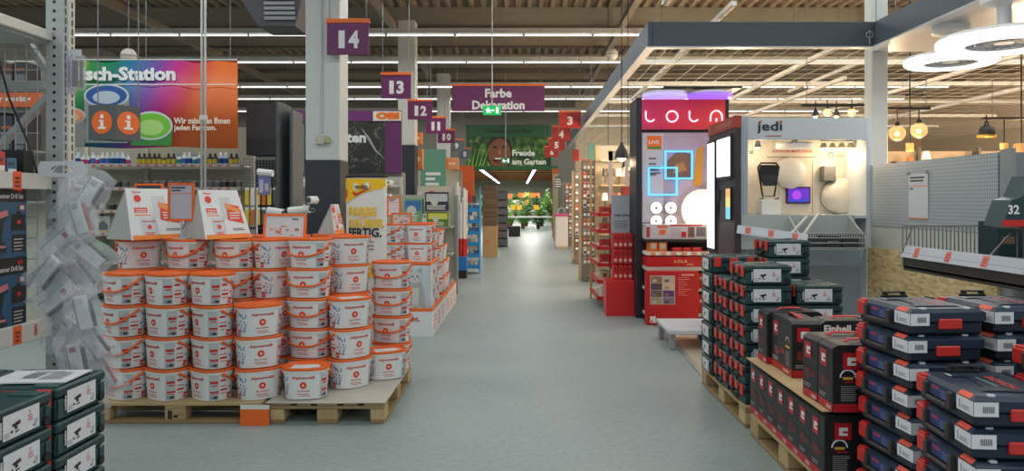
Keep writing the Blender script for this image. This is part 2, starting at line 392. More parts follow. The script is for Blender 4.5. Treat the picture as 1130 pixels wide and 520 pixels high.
exit_sign('green glowing exit sign hanging in front of the wide purple sign', 543, 122, 20, 10, 12.0, M(20, 170, 80, 0.5, emit=0.8))
exit_sign('small dark green exit sign in front of the garden banner', 558, 177.5, 10, 6, 27.0, M(20, 120, 80, 0.5, emit=0.3))
# garden banner over the opening
Y = 30.975; x0, x1 = PX(515, Y), PX(608, Y); z0, z1, z2 = PZ(186, Y), PZ(151.5, Y), PZ(138, Y)
t = thing('garden_banner', 'wide green garden banner with a face biting into greens above the opening', 'banner', ((x0 + x1) / 2, Y, z0))
W = x1 - x0; H = z1 - z0
def leafy():
    m, nt, p = nodemat('leaf_print', 0.6); tc = nt.nodes.new('ShaderNodeTexCoord'); v = nt.nodes.new('ShaderNodeTexNoise'); v.inputs['Scale'].default_value = 3.2; v.inputs['Detail'].default_value = 4
    r = ramp(nt, [(0.3, (16, 30, 14)), (0.45, (36, 70, 28)), (0.58, (70, 112, 46)), (0.72, (150, 165, 110))]); nt.links.new(tc.outputs['Object'], v.inputs['Vector']); nt.links.new(v.outputs[0], r.inputs[0]); nt.links.new(r.outputs[0], p.inputs['Base Color']); return m
LEAFY = leafy()
mb = MB(); mb.box(-W / 2, W / 2, -.02, .02, 0, H, LEAFY, 0.004); mb.build('picture_board', t)
mb = MB(); mb.box(-W / 2, W / 2, -.03, .03, H, z2 - z0, M(22, 86, 40, 0.5), 0.004); mb.box(-W / 2 - .03, W / 2 + .03, -.035, .035, -.06, 0, GREENF); mb.build('frame', t)
mb = MB(); f = Fc(mb, (0, -.02, 0), (1, 0, 0), (0, 0, 1), lift=0.004); hs = (z2 - z0 - H)
SK = M(128, 76, 52, 0.6); fx = -W * 0.11
f.disc(fx, H * .52, H * .42, M(40, 24, 18), 0, 20, H * .6); f.disc(fx, H * .46, H * .36, SK, 1, 20, H * .5)
for sx in (-1, 1): f.disc(fx + sx * H * .15, H * .68, H * .07, M(24, 14, 10), 2, 10, H * .035)
f.poly([(fx - H * .05, H * .46), (fx + H * .05, H * .46), (fx, H * .64)], M(176, 116, 84), 2)
f.disc(fx - H * .02, H * .27, H * .18, M(44, 12, 12), 2, 16, H * .10); f.rect(fx - H * .15, H * .29, fx + H * .10, H * .34, M(240, 236, 220), 3); f.rect(fx - H * .1, H * .2, fx + H * .08, H * .23, M(180, 60, 60), 3)
for a in range(5): f.poly([(-W * .49 + .15 * a, .05), (-W * .47 + .15 * a, .05), (-W * .44 + .2 * a, H * .8)], M(120, 180, 70), 2)
TW2 = M(235, 238, 230, 0.5)
f.text('Freude', W * .04, H * .40, H * .19, TW2, w=W * .27, k=4, bold=.04); f.text('am Garten', W * .04, H * .12, H * .19, TW2, w=W * .40, k=4, bold=.04)
f.text('Gartenparadies', 0, H + hs * .25, hs * .45, M(20, 46, 22, 0.5), w=W * .52, center=True, k=8, bold=.03); mb.build('print', t, fix=False)
# ------------------------------------------------------------------ pallets
PW = [M(188, 162, 120, 0.8, noise=0.14, scale=9), M(172, 146, 106, 0.8, noise=0.16, scale=11), M(196, 172, 132, 0.8, noise=0.14, scale=8)]
PWD = M(150, 124, 88, 0.85, noise=0.18, scale=10)
def _b(x0, x1, y0, y1, z0, z1, m, c=0.004): return MB().box(x0, x1, y0, y1, z0, z1, m, c).mesh()
_pal = []
for i, (y0, y1) in enumerate(((-.4, -.255), (-.2125, -.1125), (-.0725, .0725), (.1125, .2125), (.255, .4))): _pal.append(('deck_board', _b(-.6, .6, y0, y1, .122, .144, PW[i % 3]), []))
for xa in (-.6, -.0725, .455): _pal.append(('stringer_board', _b(xa, xa + .145, -.4, .4, .1, .1215, PW[1]), []))
for i, xa in enumerate((-.6, -.0725, .455)):
    for j, (ya, yb) in enumerate(((-.4, -.3), (-.0725, .0725), (.3, .4))): _pal.append(('block', _b(xa, xa + .145, ya, yb, .022, .0995, PW[(i + j) % 3], .005), []))
for j, (ya, yb) in enumerate(((-.4, -.3), (-.0725, .0725), (.3, .4))): _pal.append(('bottom_board', _b(-.6, .6, ya, yb, 0, .0215, PWD), []))
def pallet(label, x, y, rz=0, mark=False):
    t = spawn(_pal, 'wooden_pallet', label, 'pallet', (x, y, 0), rz, 'wooden pallets')
    if mark:
        mb = MB(); f = Fc(mb, (-.53, -.4, .06), (1, 0, 0), (0, 0, 1)); IN = M(60, 44, 30, .8)
        f.ring(0, 0, .028, .034, IN, n=20); f.text('EPAL', 0, -.011, .022, IN, w=.05, center=True, bold=.03)
        f.o = Vector((0, -.4, .06)); f.rect(-.05, -.03, -.02, .03, IN); f.rect(-.01, -.02, .02, .0, IN); f.text('-·-', .025, .0, .008, IN, w=.035); mb.build('stamp', t, fix=False)
    return t
PL = pallet('wide pallet under the left stacks of white paint buckets, with burnt stamps', -2.43, 5.45, 0, True)
PRp = pallet('short-end pallet with cardboard sheet under the right paint bucket stacks', -1.37, 5.65, R(90))
pallet('pallet behind the left bucket stacks, mostly hidden', -2.43, 6.32)
mb = MB(); SH = M(178, 172, 160, 0.85, noise=0.05)
n = 10; vs = []
for j in range(n + 1):
    for i in range(n + 1):
        u, v = i / n, j / n; z = .1475 + .03 * max(0, u + v - 1.62) ** 1.3 * 2 + .002 * math.sin(9 * u + 4 * v) * u
        vs.append((-1.79 + .83 * u, 5.02 + 1.24 * v, z))
vs2 = [(a, b, c + .003) for a, b, c in vs]; N1 = n + 1; fs = []
for j in range(n):
    for i in range(n):
        q = (j * N1 + i, j * N1 + i + 1, (j + 1) * N1 + i + 1, (j + 1) * N1 + i); fs.append(q[::-1]); fs.append(tuple(N1 * N1 + k for k in q))
for i in range(n):
    for a, b in ((i, i + 1), (n * N1 + i + 1, n * N1 + i), ((i + 1) * N1, i * N1), (i * N1 + n, (i + 1) * N1 + n)): fs.append((a, b, N1 * N1 + b, N1 * N1 + a))
mb.add(vs2[:0] + vs + vs2, fs, SH); tag(mb.build('cardboard_sheet'), 'grey brown cardboard sheet with lifted corner on the short-end pallet', 'cardboard')
# ------------------------------------------------------------------ paint buckets
BA, BB, PWR, BH, PITCH = 0.156, 0.120, 2.7, 0.2065, 0.2235
def outline(phi, z, off=0.0):
    """point on the bucket wall; phi 0 = front (-y), positive to the right"""
    t = phi - PI / 2; ct, st = math.cos(t), math.sin(t); k = 0.90 + 0.10 * z / BH
    x = math.copysign(abs(ct) ** (2 / PWR), ct); y = math.copysign(abs(st) ** (2 / PWR), st)
    return Vector(((BA * k + off) * x, (BB * k + off) * y, z))
BW = M(228, 229, 228, 0.35); BO = M(236, 104, 30, 0.4); BR = M(206, 44, 40, 0.45); BGY = M(190, 196, 196, 0.45); BBL = M(120, 146, 186, 0.45); BDK = M(60, 64, 70, 0.5)
def bucket_spec():
    mb = MB(); mb.lathe([(0.86, 0), (0.90, 0.004), (1.0, BH - .016), (1.035, BH - .016), (1.035, BH - .004), (1.0, BH)], BW, 40, sx=BA, sy=BB, pw=PWR); body = mb.mesh()
    mb = MB(); mb.lathe([(1.05, BH - .002), (1.055, BH + .001), (1.055, BH + .011), (1.035, BH + .0168), (0.985, BH + .0168), (0.965, BH + .009), (0.02, BH + .010)], BO, 40, sx=BA, sy=BB, pw=PWR); lid = mb.mesh()
    mb = MB(); prs = []                                                  # print wrapped round the wall
    def patch(p0, p1, z0, z1, mat, n=5, off=.0012):
        vs = []
        for i in range(n + 1):
            a = p0 + (p1 - p0) * i / n; vs += [outline(a, z0, off), outline(a, z1, off)]
        mb.add(vs, [(2 * i, 2 * i + 2, 2 * i + 3, 2 * i + 1) for i in range(n)], mat)
    def wrap(x, z, side, off=.002):
        k = 0.90 + 0.10 * z / BH; A = BA * k + off; B = BB * k + off; xx = max(-.97, min(.97, x / A))
        y = -B * (1 - abs(xx) ** PWR) ** (1 / PWR); return Vector((x * side, y * side, z))
    def wtext(s, x, z, h, wd, mat, side):
        vs, fs, asp = text_data(s, .03); mb.add([wrap(x - wd / 2 + a * wd, z + b * h, side) for a, b in vs], fs, mat)
    for side in (1, -1):
        r0 = 0 if side == 1 else PI
        wtext('Alpinaweiß', -.005, .142, .026, .158, BR, side)
        for (ra, rb, m_, o_) in ((.0, .024, M(232, 66, 30, .45), .0018), (.0, .0075, WHITE, .0026)):
            n = 14; vs = [wrap(-.005, .103, side, o_)] + [wrap(-.005 + rb * math.cos(2 * PI * i / n), .103 + rb * math.sin(2 * PI * i / n), side, o_) for i in range(n)]
            mb.add(vs, [(0, 1 + i, 1 + (i + 1) % n) for i in range(n)], m_)
        wtext('Das Original', -.005, .054, .014, .085, BR, side)
        for k, (a, b) in enumerate(((-.05, .03), (-.035, .04))): mb.add([wrap(a, .038 - .012 * k, side), wrap(b, .038 - .012 * k, side), wrap(b, .042 - .012 * k, side), wrap(a, .042 - .012 * k, side)], [(0, 1, 2, 3)], BR)
        patch(r0 + R(40), r0 + R(76), .010, .185, BGY)                      # grey data strip with red notes and a bar code
        for (z0, z1, a, b) in ((.125, .143, 45, 72), (.108, .116, 50, 70), (.058, .072, 45, 76), (.048, .052, 47, 70)): patch(r0 + R(a), r0 + R(b), z0, z1, BR, 3, .0022)
        patch(r0 + R(56), r0 + R(72), .018, .038, BDK, 3, .0022); patch(r0 + R(46), r0 + R(54), .018, .038, BBL, 2, .0022)
        for (z0, z1, a, b) in ((.135, .15, 80, 92), (.10, .106, 80, 96), (.07, .084, 80, 96), (.05, .055, 82, 94)): patch(r0 + R(a), r0 + R(b), z0, z1, BR, 2, .0016)
        rnd = random.Random(3)                                              # pale blue blossoms with a little animal face
        for k in range(26):
            a = R(-44 - 36 * rnd.random()); z = .03 + .13 * rnd.random(); patch(r0 + a, r0 + a + R(3 + 5 * rnd.random()), z, z + .006 + .012 * rnd.random(), BBL, 1, .0016)
        for (a, z) in ((-50, .085), (-43, .085), (-46.5, .072), (-52, .1), (-41, .1)): patch(r0 + R(a), r0 + R(a + 2.4), z, z + .006, BLACK, 1, .0024)
        patch(r0 + R(-84), r0 + R(-70), .012, .05, BR, 2, .0022); patch(r0 + R(-82), r0 + R(-73), .026, .032, WHITE, 1, .003)
        prs.append(mb.mesh(fix=False)); mb = MB()
    pts = []                                                  # hanging plastic handle on the rear long side
    for i in range(17):
        u = i / 16; phi = R(86 + 188 * u); z = BH - .022 - .095 * math.sin(PI * u) ** 0.8
        pts.append(outline(phi, max(z, .02), .010))
    mb.tube(pts, .0065, BO, 6, flat=1.3)
    for q in (pts[0], pts[-1]): mb.sphere(q, .013, BO, 8, 5)
    hd = mb.mesh()
    return [('body', body, []), ('lid', lid, []), ('handle', hd, []), ('label_print', prs[0], []), ('label_print', prs[1], [])]
BK = bucket_spec()
flm = MB(); rnd = random.Random(5)
flm.add([(-.10, -.085, BH + .0125), (.03, -.095, BH + .0125), (.11, -.06, BH + .0125), (.08, .02, BH + .0125), (-.09, .03, BH + .0125)], [(0, 1, 2, 3, 4)], M(225, 225, 230, .3)); FILM = flm.mesh(fix=False)
def stack(x, y, z0, n, rot, desc, film=False, lab0=None):
    rnd = random.Random(int(1000 * (x + y)))
    for k in range(n):
        lab = (lab0 or ('white paint bucket, %s from bottom %s' % (ORD[k], desc))) if n > 1 or not lab0 else lab0
        t = spawn(BK, 'paint_bucket', lab, 'bucket', (x + rnd.uniform(-.006, .006), y + rnd.uniform(-.006, .006), z0 + k * (PITCH + .0005)), R(rot + rnd.uniform(-7, 7)), 'white paint buckets')
        if film and k == n - 1: ob('lid_leaflet', FILM, t)
Z0 = .1445
stack(-2.868, 5.22, Z0, 4, 150, 'in the leftmost front stack')
stack(-2.553, 5.20, Z0, 4, -32, 'in the second front stack from the left')
stack(-2.232, 5.20, Z0, 4, -34, 'in the third front stack from the left')
stack(-1.908, 5.22, Z0, 3, 38, 'in the lower front stack of three, left pallet')
stack(-2.94, 5.56, Z0, 5, 38, 'under the left white tent card')
stack(-2.58, 5.56, Z0, 5, 160, 'in the second rear stack, left pallet')
stack(-2.215, 5.56, Z0, 5, 162, 'in the third rear stack, left pallet')
stack(-1.925, 5.60, Z0, 5, 58, 'in the rear stack at the pallet joint')
stack(-2.35, 6.15, Z0, 5, 0, 'in the hidden back stack behind the tent cards')
stack(-1.985, 6.15, Z0, 5, 0, 'in the hidden back stack beside the pillar')
ZS = .154
stack(-1.555, 5.19, ZS, 1, 2, '', True, lab0='lone white paint bucket at the very front of the short-end pallet')
stack(-1.318, 5.50, ZS, 3, 42, 'in the three-bucket stack on the cardboard sheet', True)
stack(-1.10, 5.77, ZS, 1, 30, '', True, lab0='lone white paint bucket near the aisle corner of the cardboard sheet')
stack(-1.62, 5.50, ZS, 5, 168, 'in the stack behind the lone front bucket')
stack(-1.40, 5.83, ZS, 5, 36, 'in the tall stack left of the yellow totem')
stack(-1.105, 6.09, ZS, 4, 168, 'in the stack below the yellow totem at the aisle')
# price card at the pallet joint
t = thing('price_card', 'orange and white price card leaning against the pallet joint', 'card', (PX(281, 5.0), 5.0, 0))
mb = MB(); mb.box(-.10, .10, 0, .006, 0, .112, ORANGE); mb.build('orange_panel', t); mb = MB(); mb.box(-.10, .10, 0, .006, .1125, .142, OFFW); mb.build('white_strip', t)

# tent cards and frames on top of the buckets
ZT = Z0 + 5 * (PITCH + .0005)
LOGO = M(226, 60, 40, .5)
def tent(label, x, y, z, w, h, rz, group='white tent cards on the paint buckets', d=.17):
    t = thing('tent_card', label, 'display card', (x, y, z), rz, group)
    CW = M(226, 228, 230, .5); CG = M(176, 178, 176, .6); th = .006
    front = [(-d, 0), (-.03, h)]; back = [(-.03 + (d + .03) * (1 - math.cos(a)), h * math.cos(a) if False else h * (1 - (i / 8) ** 1.8)) for i, a in enumerate([PI / 2 * q / 8 for q in range(9)])]
    mb = MB(); mb.add([(-w / 2, -d, 0), (w / 2, -d, 0), (w / 2 - .03, -.03, h), (-w / 2 + .03, -.03, h), (-w / 2, -d + th, 0), (w / 2, -d + th, 0), (w / 2 - .03, -.03 + th, h), (-w / 2 + .03, -.03 + th, h)],
                      [(0, 1, 2, 3), (7, 6, 5, 4), (0, 3, 7, 4), (1, 5, 6, 2), (3, 2, 6, 7), (0, 4, 5, 1)], CW); mb.build('front_panel', t)
    mb = MB(); vs = []
    for (yy, zz) in back: vs += [(-w / 2 + .03 * zz / h, yy + th, zz), (w / 2 - .03 * zz / h, yy + th, zz)]
    mb.add(vs, [(2 * i, 2 * i + 1, 2 * i + 3, 2 * i + 2) for i in range(len(back) - 1)], CW); mb.build('back_panel', t)
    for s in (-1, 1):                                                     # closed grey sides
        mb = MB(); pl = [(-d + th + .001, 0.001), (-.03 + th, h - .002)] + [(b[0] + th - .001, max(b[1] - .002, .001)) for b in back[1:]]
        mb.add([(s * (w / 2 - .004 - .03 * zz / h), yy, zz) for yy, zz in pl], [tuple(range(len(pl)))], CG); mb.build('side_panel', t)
    mb = MB(); sl = Vector((0, d - .03, h)).normalized(); f = Fc(mb, (0, -d, 0), (1, 0, 0), sl); L = math.hypot(h, d - .03)
    f.rect(-w * .47, 0, w * .48, .035, M(240, 140, 50, .5), 0); f.disc(-w * .27, L * .80, .028, LOGO); f.text('Alpina', -w * .27, L * .9, .02, LOGO, w=.07, center=True)
    f.rect(-w * .36, L * .52, -w * .14, L * .62, LOGO); f.rect(-w * .37, L * .46, -w * .10, L * .485, M(240, 150, 70, .5)); f.lines(-w * .34, L * .53, -w * .16, L * .61, 2, WHITE, 2, .4, .1)
    f.rect(-w * .30, .04, -w * .02, L * .42, M(205, 210, 214, .5)); f.text('Alpinaweiß', -w * .16, L * .33, .016, LOGO, w=w * .22, center=True); f.disc(-w * .16, L * .24, .018, LOGO, 2); f.lines(-w * .25, L * .09, -w * .08, L * .16, 2, LOGO, 2, .4)
    f.poly([(-w * .05, L * .40), (-w * .02, L * .85), (w * .2, L * .85), (w * .2, L * .40)], M(206, 208, 212, .5), 0)
    f.poly([(w * .06, L * .38), (w * .10, L * .72), (w * .36, L * .66), (w * .40, L * .30)], LOGO, 1); f.poly([(w * .06, L * .62), (w * .08, L * .74), (w * .40, L * .58), (w * .38, L * .50)], M(240, 150, 80, .5), 2)
    f.lines(w * .11, L * .40, w * .34, L * .56, 3, WHITE, 3, .4, .1); f.lines(w * .12, L * .16, w * .44, L * .22, 2, BDK, 1, .4)
    mb.build('print', t, fix=False)
tent('white tent card with grey side on the leftmost bucket stacks', PX(160, 5.5), 5.55, ZT, .45, .38, R(58))
tent('white tent card half hidden behind an orange price frame', PX(238, 5.62), 5.62, ZT, .40, .37, R(58))
def price_sign(label, px, py, Y, w, h, zb, body=M(190, 188, 200, .4), lines=True, rx=0.0, pic=None):
    """orange snap frame on a clear stand; w, h metres"""
    t = thing('framed_price_sign', label, 'price sign', (PX(px, Y), Y, zb), group='orange price frames')
    zc = PZ(py, Y) - zb; h0 = zc - h / 2; c, s_ = math.cos(rx), math.sin(rx)
    T = lambda x, z: Vector((x, s_ * (z - zc), zc + c * (z - zc)))
    mb = MB(); b = .018
    for (xa, xb, za, zb_) in ((-w / 2, w / 2, h0, h0 + b), (-w / 2, w / 2, h0 + h - b, h0 + h), (-w / 2, -w / 2 + b, h0 + b, h0 + h - b), (w / 2 - b, w / 2, h0 + b, h0 + h - b)):
        q = [T(xa, za), T(xb, za), T(xb, zb_), T(xa, zb_)]; mb.add(q + [p + Vector((0, .012, 0)) for p in q], [(0, 1, 2, 3), (7, 6, 5, 4), (0, 4, 5, 1), (1, 5, 6, 2), (2, 6, 7, 3), (3, 7, 4, 0)], ORANGE)
    mb.build('frame', t)
    mb = MB(); f = Fc(mb, T(-w / 2 + b, h0 + b) + Vector((0, .006, 0)), (1, 0, 0), T(0, 1) - T(0, 0)); iw, ih = w - 2 * b, h - 2 * b
    f.rect(0, 0, iw, ih, body)
    if lines: f.rect(.01, ih * .9, iw * .7, ih * .95, BDK, 1); f.rect(.01, ih * .82, iw * .5, ih * .86, BDK, 1); f.rect(0, ih * .74, iw, ih * .76, ORANGE, 1)
    if pic:
        rnd = random.Random(len(label))
        for k in range(14): x = rnd.random() * iw * .8; y = rnd.random() * ih * .8; f.rect(x + .005, y + .005, x + .02 + rnd.random() * iw * .12, y + .01 + rnd.random() * ih * .1, rnd.choice(pic), 1)
    mb.build('sheet', t, fix=False)
    if h0 > .02: mb = MB(); mb.bar((0, .008, 0), (0, .008, h0 + .004), .02, .008, M(200, 205, 210, .2)); mb.box(-.05, .05, -.03, .05, 0, .006, M(200, 205, 210, .2)); mb.build('stand', t)
    return t
price_sign('orange price frame standing between the two tent cards', 199.5, 223, 5.47, .20, .29, ZT)
price_sign('orange price frame behind the left tent card', 164, 222, 6.15, .24, .30, 0, M(70, 72, 80, .5))
price_sign('orange price frame behind the right tent card', 252, 233, 6.15, .20, .26, ZT, M(120, 122, 126, .5))
PICS = [M(190, 130, 90), M(150, 160, 190), M(220, 170, 120), M(120, 110, 120), M(225, 225, 225)]
price_sign('orange picture frame leaning back on the middle paint buckets', 314, 250, 5.62, .33, .20, ZT, M(205, 208, 214, .3), False, R(12), PICS)
# ------------------------------------------------------------------ green tool cases (left foreground and right pallet)
GC = M(30, 62, 62, 0.42, noise=0.04); GC2 = M(38, 74, 74, 0.4); LATCH = M(214, 58, 44, 0.4); LABELW = M(222, 222, 226, 0.5)
CW_, CD_, CH_ = .365, .325, .1375
def case_spec():
    w, d, h = CW_ / 2, CD_ / 2, CH_
    mb = MB(); mb.box(-w + .006, w - .006, -d + .006, d - .006, 0, h * .62, GC, .008); mb.box(-w + .012, w - .012, -d + .012, d - .012, h * .62, h * .66, BLACK); body = mb.mesh()
    mb = MB(); mb.box(-w, w, -d, d, h * .66, h - .006, GC, .008)
    for sx in (-1, 1):
        for sy in (-1, 1): mb.box(sx * w * .62 - .05, sx * w * .62 + .05, sy * d * .7 - .03, sy * d * .7 + .03, h - .007, h - .0005, GC2, .003)
    for k in range(5): mb.box(-.06, .06, -.05 + .024 * k, -.038 + .024 * k, h - .007, h - .003, GC2)
    lid = mb.mesh()
    rib_l = []                                                         # stacking ribs at the side corners
    for sx in (-1, 1):
        for sy in (-1, 1):
            ribs = MB(); rib_l.append(ribs); ribs.box(sx * w - .006 if sx > 0 else -w, w if sx > 0 else -w + .006, sy * d * .86 - .016, sy * d * .86 + .016, .01, h * .62, GC2, .002)
            if sy * sx > 0: ribs.tube([(sx * (w - .012), sy * d * .80, h * .2), (sx * (w + .004), sy * d * .80, h * .2)], .019, BLACK, 10)
    out = [('body', body, []), ('lid', lid, [])] + [('stacking_rib', q.mesh(), []) for q in rib_l]
    for sx in (-1, 1):
        mb = MB(); mb.box(sx * w * .72 - .028, sx * w * .72 + .028, -d - .009, -d + .004, h * .38, h * .94, LATCH, .004); out.append(('latch', mb.mesh(), []))
    mb = MB(); mb.tube([(-.075, -d + .004, h * .34), (-.075, -d - .012, h * .34), (-.06, -d - .014, h * .2), (.06, -d - .014, h * .2), (.075, -d - .012, h * .34), (.075, -d + .004, h * .34)], .010, BLACK, 6)
    hd = mb.mesh(); mb = MB(); mb.box(-.035, .035, -d - .006, -d + .004, h * .5, h * .9, LATCH, .003); out.append(('handle', hd, [])); out.append(('center_clip', mb.mesh(), []))
    for sx in (-1, 1):
        mb = MB(); f = Fc(mb, (sx * w + (.0005 if sx > 0 else -.0005), 0, 0), (0, sx, 0), (0, 0, 1), .0008)
        z0, z1, a0, a1 = h * .16, h * .80, -.105, .085
        f.o = f.o - Vector((0, 0, 0)); f.rect(a0, z0, a1, z1, LABELW, 1);
        g2 = Fc(mb, (f.o.x, sx * (a0 - .004), z0 + .012), (0, 0, 1), (0, -sx, 0), .0008); g2.text('metabo', 0, 0, .014, LABELW, w=.06, k=1, bold=.04)
        T = M(40, 46, 48); f.poly([(-.06, .07), (-.02, .078), (-.018, .064), (-.035, .06), (-.03, .05), (-.045, .048), (-.05, .06), (-.06, .062)], T, 2); f.poly([(-.045, .042), (-.025, .046), (-.024, .04), (-.044, .036)], T, 2)
        f.disc(-.062, .045, .006, T, 2, 8); f.rect(-.022, .064, -.016, .075, RED, 2)
        f.rect(.03, .085, .034, .098, RED, 2); f.lines(.022, .060, .05, .085, 3, RED, 2, .4); f.lines(.055, .03, .075, .06, 4, MGREY, 2, .4); f.rect(.05, .032, .056, .040, T, 2); f.lines(-.10, .03, -.07, .05, 3, MGREY, 2, .4)
        out.append(('label', mb.mesh(fix=False), []))
    return out
CS = case_spec()
def case_stack(x, y, z0, n, rz, desc, jitter=.003):
    rnd = random.Random(int(abs(x * 977 + y * 313)))
    for k in range(n):
        spawn(CS, 'tool_case', 'dark green tool case, %s from bottom %s' % (ORD[k], desc), 'tool case',
              (x + rnd.uniform(-jitter, jitter), y + rnd.uniform(-jitter, jitter), z0 + k * (CH_ + .0003)), rz, 'dark green tool cases')
CWX = -1.81 - CW_ / 2
case_stack(CWX, 2.975, 0.0, 6, 0, 'in the far left-corner stack', .001)
case_stack(CWX, 2.622, 0.0, 6, 0, 'in the near left-corner stack', .001)
case_stack(CWX - .385, 2.975, 0.0, 6, 0, 'in the left-corner stack against the rack', .001)
case_stack(CWX - .385, 2.622, 0.0, 6, 0, 'in the left-corner stack cut by the photo edge', .001)
t = thing('leaflet', 'white leaflet lying on top of the green cases at lower left', 'leaflet', (-1.98, 2.975, 6 * (CH_ + .0003)), R(4))
mb = MB(); mb.box(-.155, .15, -.105, .105, 0, .005, M(214, 216, 220, .5)); mb.build('paper', t); mb = MB(); f = Fc(mb, (0, 0, .005), (1, 0, 0), (0, 1, 0)); f.rect(-.06, -.04, .0, .05, MGREY); f.lines(.02, -.06, .12, .07, 6, MGREY, 1, .35); f.rect(-.06, .06, .06, .075, MGREY); mb.build('print', t, fix=False)
# ------------------------------------------------------------------ rack at the left edge
RX = -2.6; RK = M(168, 174, 172, 0.45, 0.2); RKL = M(206, 204, 196, 0.45)
rack = thing('metal_rack', 'grey perforated steel rack at the left edge of the photo', 'rack', (0, 0, 0))
def upright(x0, y0):
    mb = MB(); mb.box(x0 - .10, x0, y0, y0 + .045, 0, 4.2, RK, .004); mb.box(x0 - .045, x0, y0 + .045, y0 + .105, 0, 4.2, RKL, .003); u = mb.build('upright', rack)
    mb = MB(); z = .05
    while z < 4.15:
        f = Fc(mb, (x0 - .1, y0, z), (1, 0, 0), (0, 0, 1)); f.disc(.05, 0, .009, BLACK, n=8); f.o = Vector((x0, y0, z)); f.u = Vector((0, 1, 0)); f.n = Vector((1, 0, 0))
        f.rect(.012, -.018, .026, .018, DARK); f.rect(.07, -.018, .084, .018, DARK); z += .05
    h = mb.build('holes', u, fix=False); h['kind'] = 'stuff'
upright(RX + .06, 4.0)
mb = MB(); mb.box(RX + .055, RX + .062, 4.02, 4.10, 2.15, 2.36, M(176, 174, 196, .4)); mb.build('protector_plate', rack)
def rail(z, h, y1=4.0, lab=None, m=RKL):
    mb = MB(); mb.box(RX - .03, RX, 1.6, y1, z - h / 2, z + h / 2, m, .004); return mb.build('shelf_rail', rack)
def deck(z, m=RK):
    mb = MB(); mb.box(RX - .85, RX - .03, 1.6, 4.0, z - .02, z, m); return mb.build('shelf_deck', rack)
rail(2.46, .055); deck(2.44); rail(1.655, .085); deck(1.66); rail(.86, .10); deck(.88)
for z in (2.19,): mb = MB(); mb.box(RX - .85, RX - .04, 4.0, 4.04, z - .025, z + .025, RK, .003); mb.build('cross_bar', rack)
for a, b in (((RX - .15, 4.03, 2.42), (RX - .04, 4.03, 2.26)), ((RX - .04, 4.03, 2.13), (RX - .55, 4.03, 1.62)), ((RX - .04, 4.02, 1.2), (RX - .6, 4.02, .7))): mb = MB(); mb.bar(a, b, .045, .03, RK); mb.build('diagonal_brace', rack)
mb = MB()
for k in range(14): mb.box(RX - .84 + .06 * k, RX - .836 + .06 * k, 3.96, 3.964, 1.0, 2.42, RK)
for k in range(13): mb.box(RX - .85, RX - .05, 3.964, 3.968, 1.0 + .115 * k, 1.005 + .115 * k, RK)
g = mb.build('wire_mesh', rack); g['kind'] = 'stuff'
mb = MB(); mb.tube([(-2.86, 3.9, 2.43), (-2.78, 3.92, 2.1), (-2.68, 3.93, 1.85), (-2.64, 3.94, 1.68)], .006, BLACK, 6); tag(mb.build('cable'), 'black cable hanging down behind the wire mesh of the rack', 'cable')
def tagcard(y, z, w, h, m, label):
    mb = MB(); mb.box(RX + .0005, RX + .003, y - w / 2, y + w / 2, z - h / 2, z + h / 2, m)
    f = Fc(mb, (RX + .003, y - w / 2, z - h / 2), (0, 1, 0), (0, 0, 1)); f.lines(w * .15, h * .15, w * .85, h * .8, 3, M(120, 40, 20), 1, .5, .3); tag(mb.build('price_tag'), label, 'price tag')
tagcard(3.72, 1.655, .06, .095, M(238, 96, 50, .5), 'orange price tag on the upper rail of the left rack'); tagcard(3.72, .862, .06, .095, M(238, 96, 50, .5), 'orange price tag on the lower rail of the left rack')
tagcard(3.86, .865, .02, .06, M(220, 120, 110, .5), 'narrow pink tag on the lower rail of the left rack')
# blue drill cartons on the rack
def drill_box():
    L, D, H = .50, .16, .375; bl = M(24, 86, 122, .4)
    mb = MB(); mb.box(-L / 2, L / 2, -D / 2, D / 2, 0, H, bl, .003); c = mb.mesh()
    mb = MB(); f = Fc(mb, (-L / 2, -D / 2, 0), (1, 0, 0), (0, 0, 1)); pk = M(206, 120, 126, .5)
    f.rect(0, H - .085, L, H, BLACK); f.text('Cordless Hammer Drill Set', L - .33, H - .068, .026, M(220, 220, 224), w=.30, k=1); f.rect(L - .05, H - .035, L - .035, H - .015, RED, 1); f.rect(L - .07, H - .035, L - .055, H - .015, RED, 1)
    f.rect(L - .11, .03, L - .01, .12, BLACK); f.lines(L - .10, .04, L - .03, .11, 4, M(200, 200, 200), 1, .3)
    dx = L - .31
    f.poly([(dx, .22), (dx + .10, .235), (dx + .16, .25), (dx + .17, .21), (dx + .14, .19), (dx + .12, .10), (dx + .16, .06), (dx + .155, .03), (dx + .06, .03), (dx + .06, .07), (dx + .08, .10), (dx + .085, .18), (dx, .19)], M(20, 40, 52), 1)
    f.poly([(dx + .05, .228), (dx + .10, .235), (dx + .16, .25), (dx + .17, .22), (dx + .09, .20)], pk, 2); f.rect(dx + .085, .15, dx + .10, .20, pk, 2); f.rect(dx + .06, .055, dx + .15, .068, pk, 2)
    f.rect(L - .115, .14, L - .015, .225, M(18, 22, 26), 1); f.rect(L - .08, .225, L - .05, .24, M(18, 22, 26), 1); f.rect(L - .075, .175, L - .05, .195, RED, 2); f.rect(L - .06, .245, L - .02, .275, RED, 1); f.rect(L - .055, .25, L - .025, .27, M(210, 210, 210), 2)
    return [('carton', c, []), ('print', mb.mesh(fix=False), [])]
DB = drill_box()
for k in range(2): spawn(DB, 'drill_carton', ['blue drill carton standing on the lower shelf of the left rack', 'blue drill carton stacked on top of another in the left rack'][k], 'carton', (RX - .12, 3.60,   .8805 + k * .3755), R(90), 'blue drill cartons')
rnd = random.Random(2)
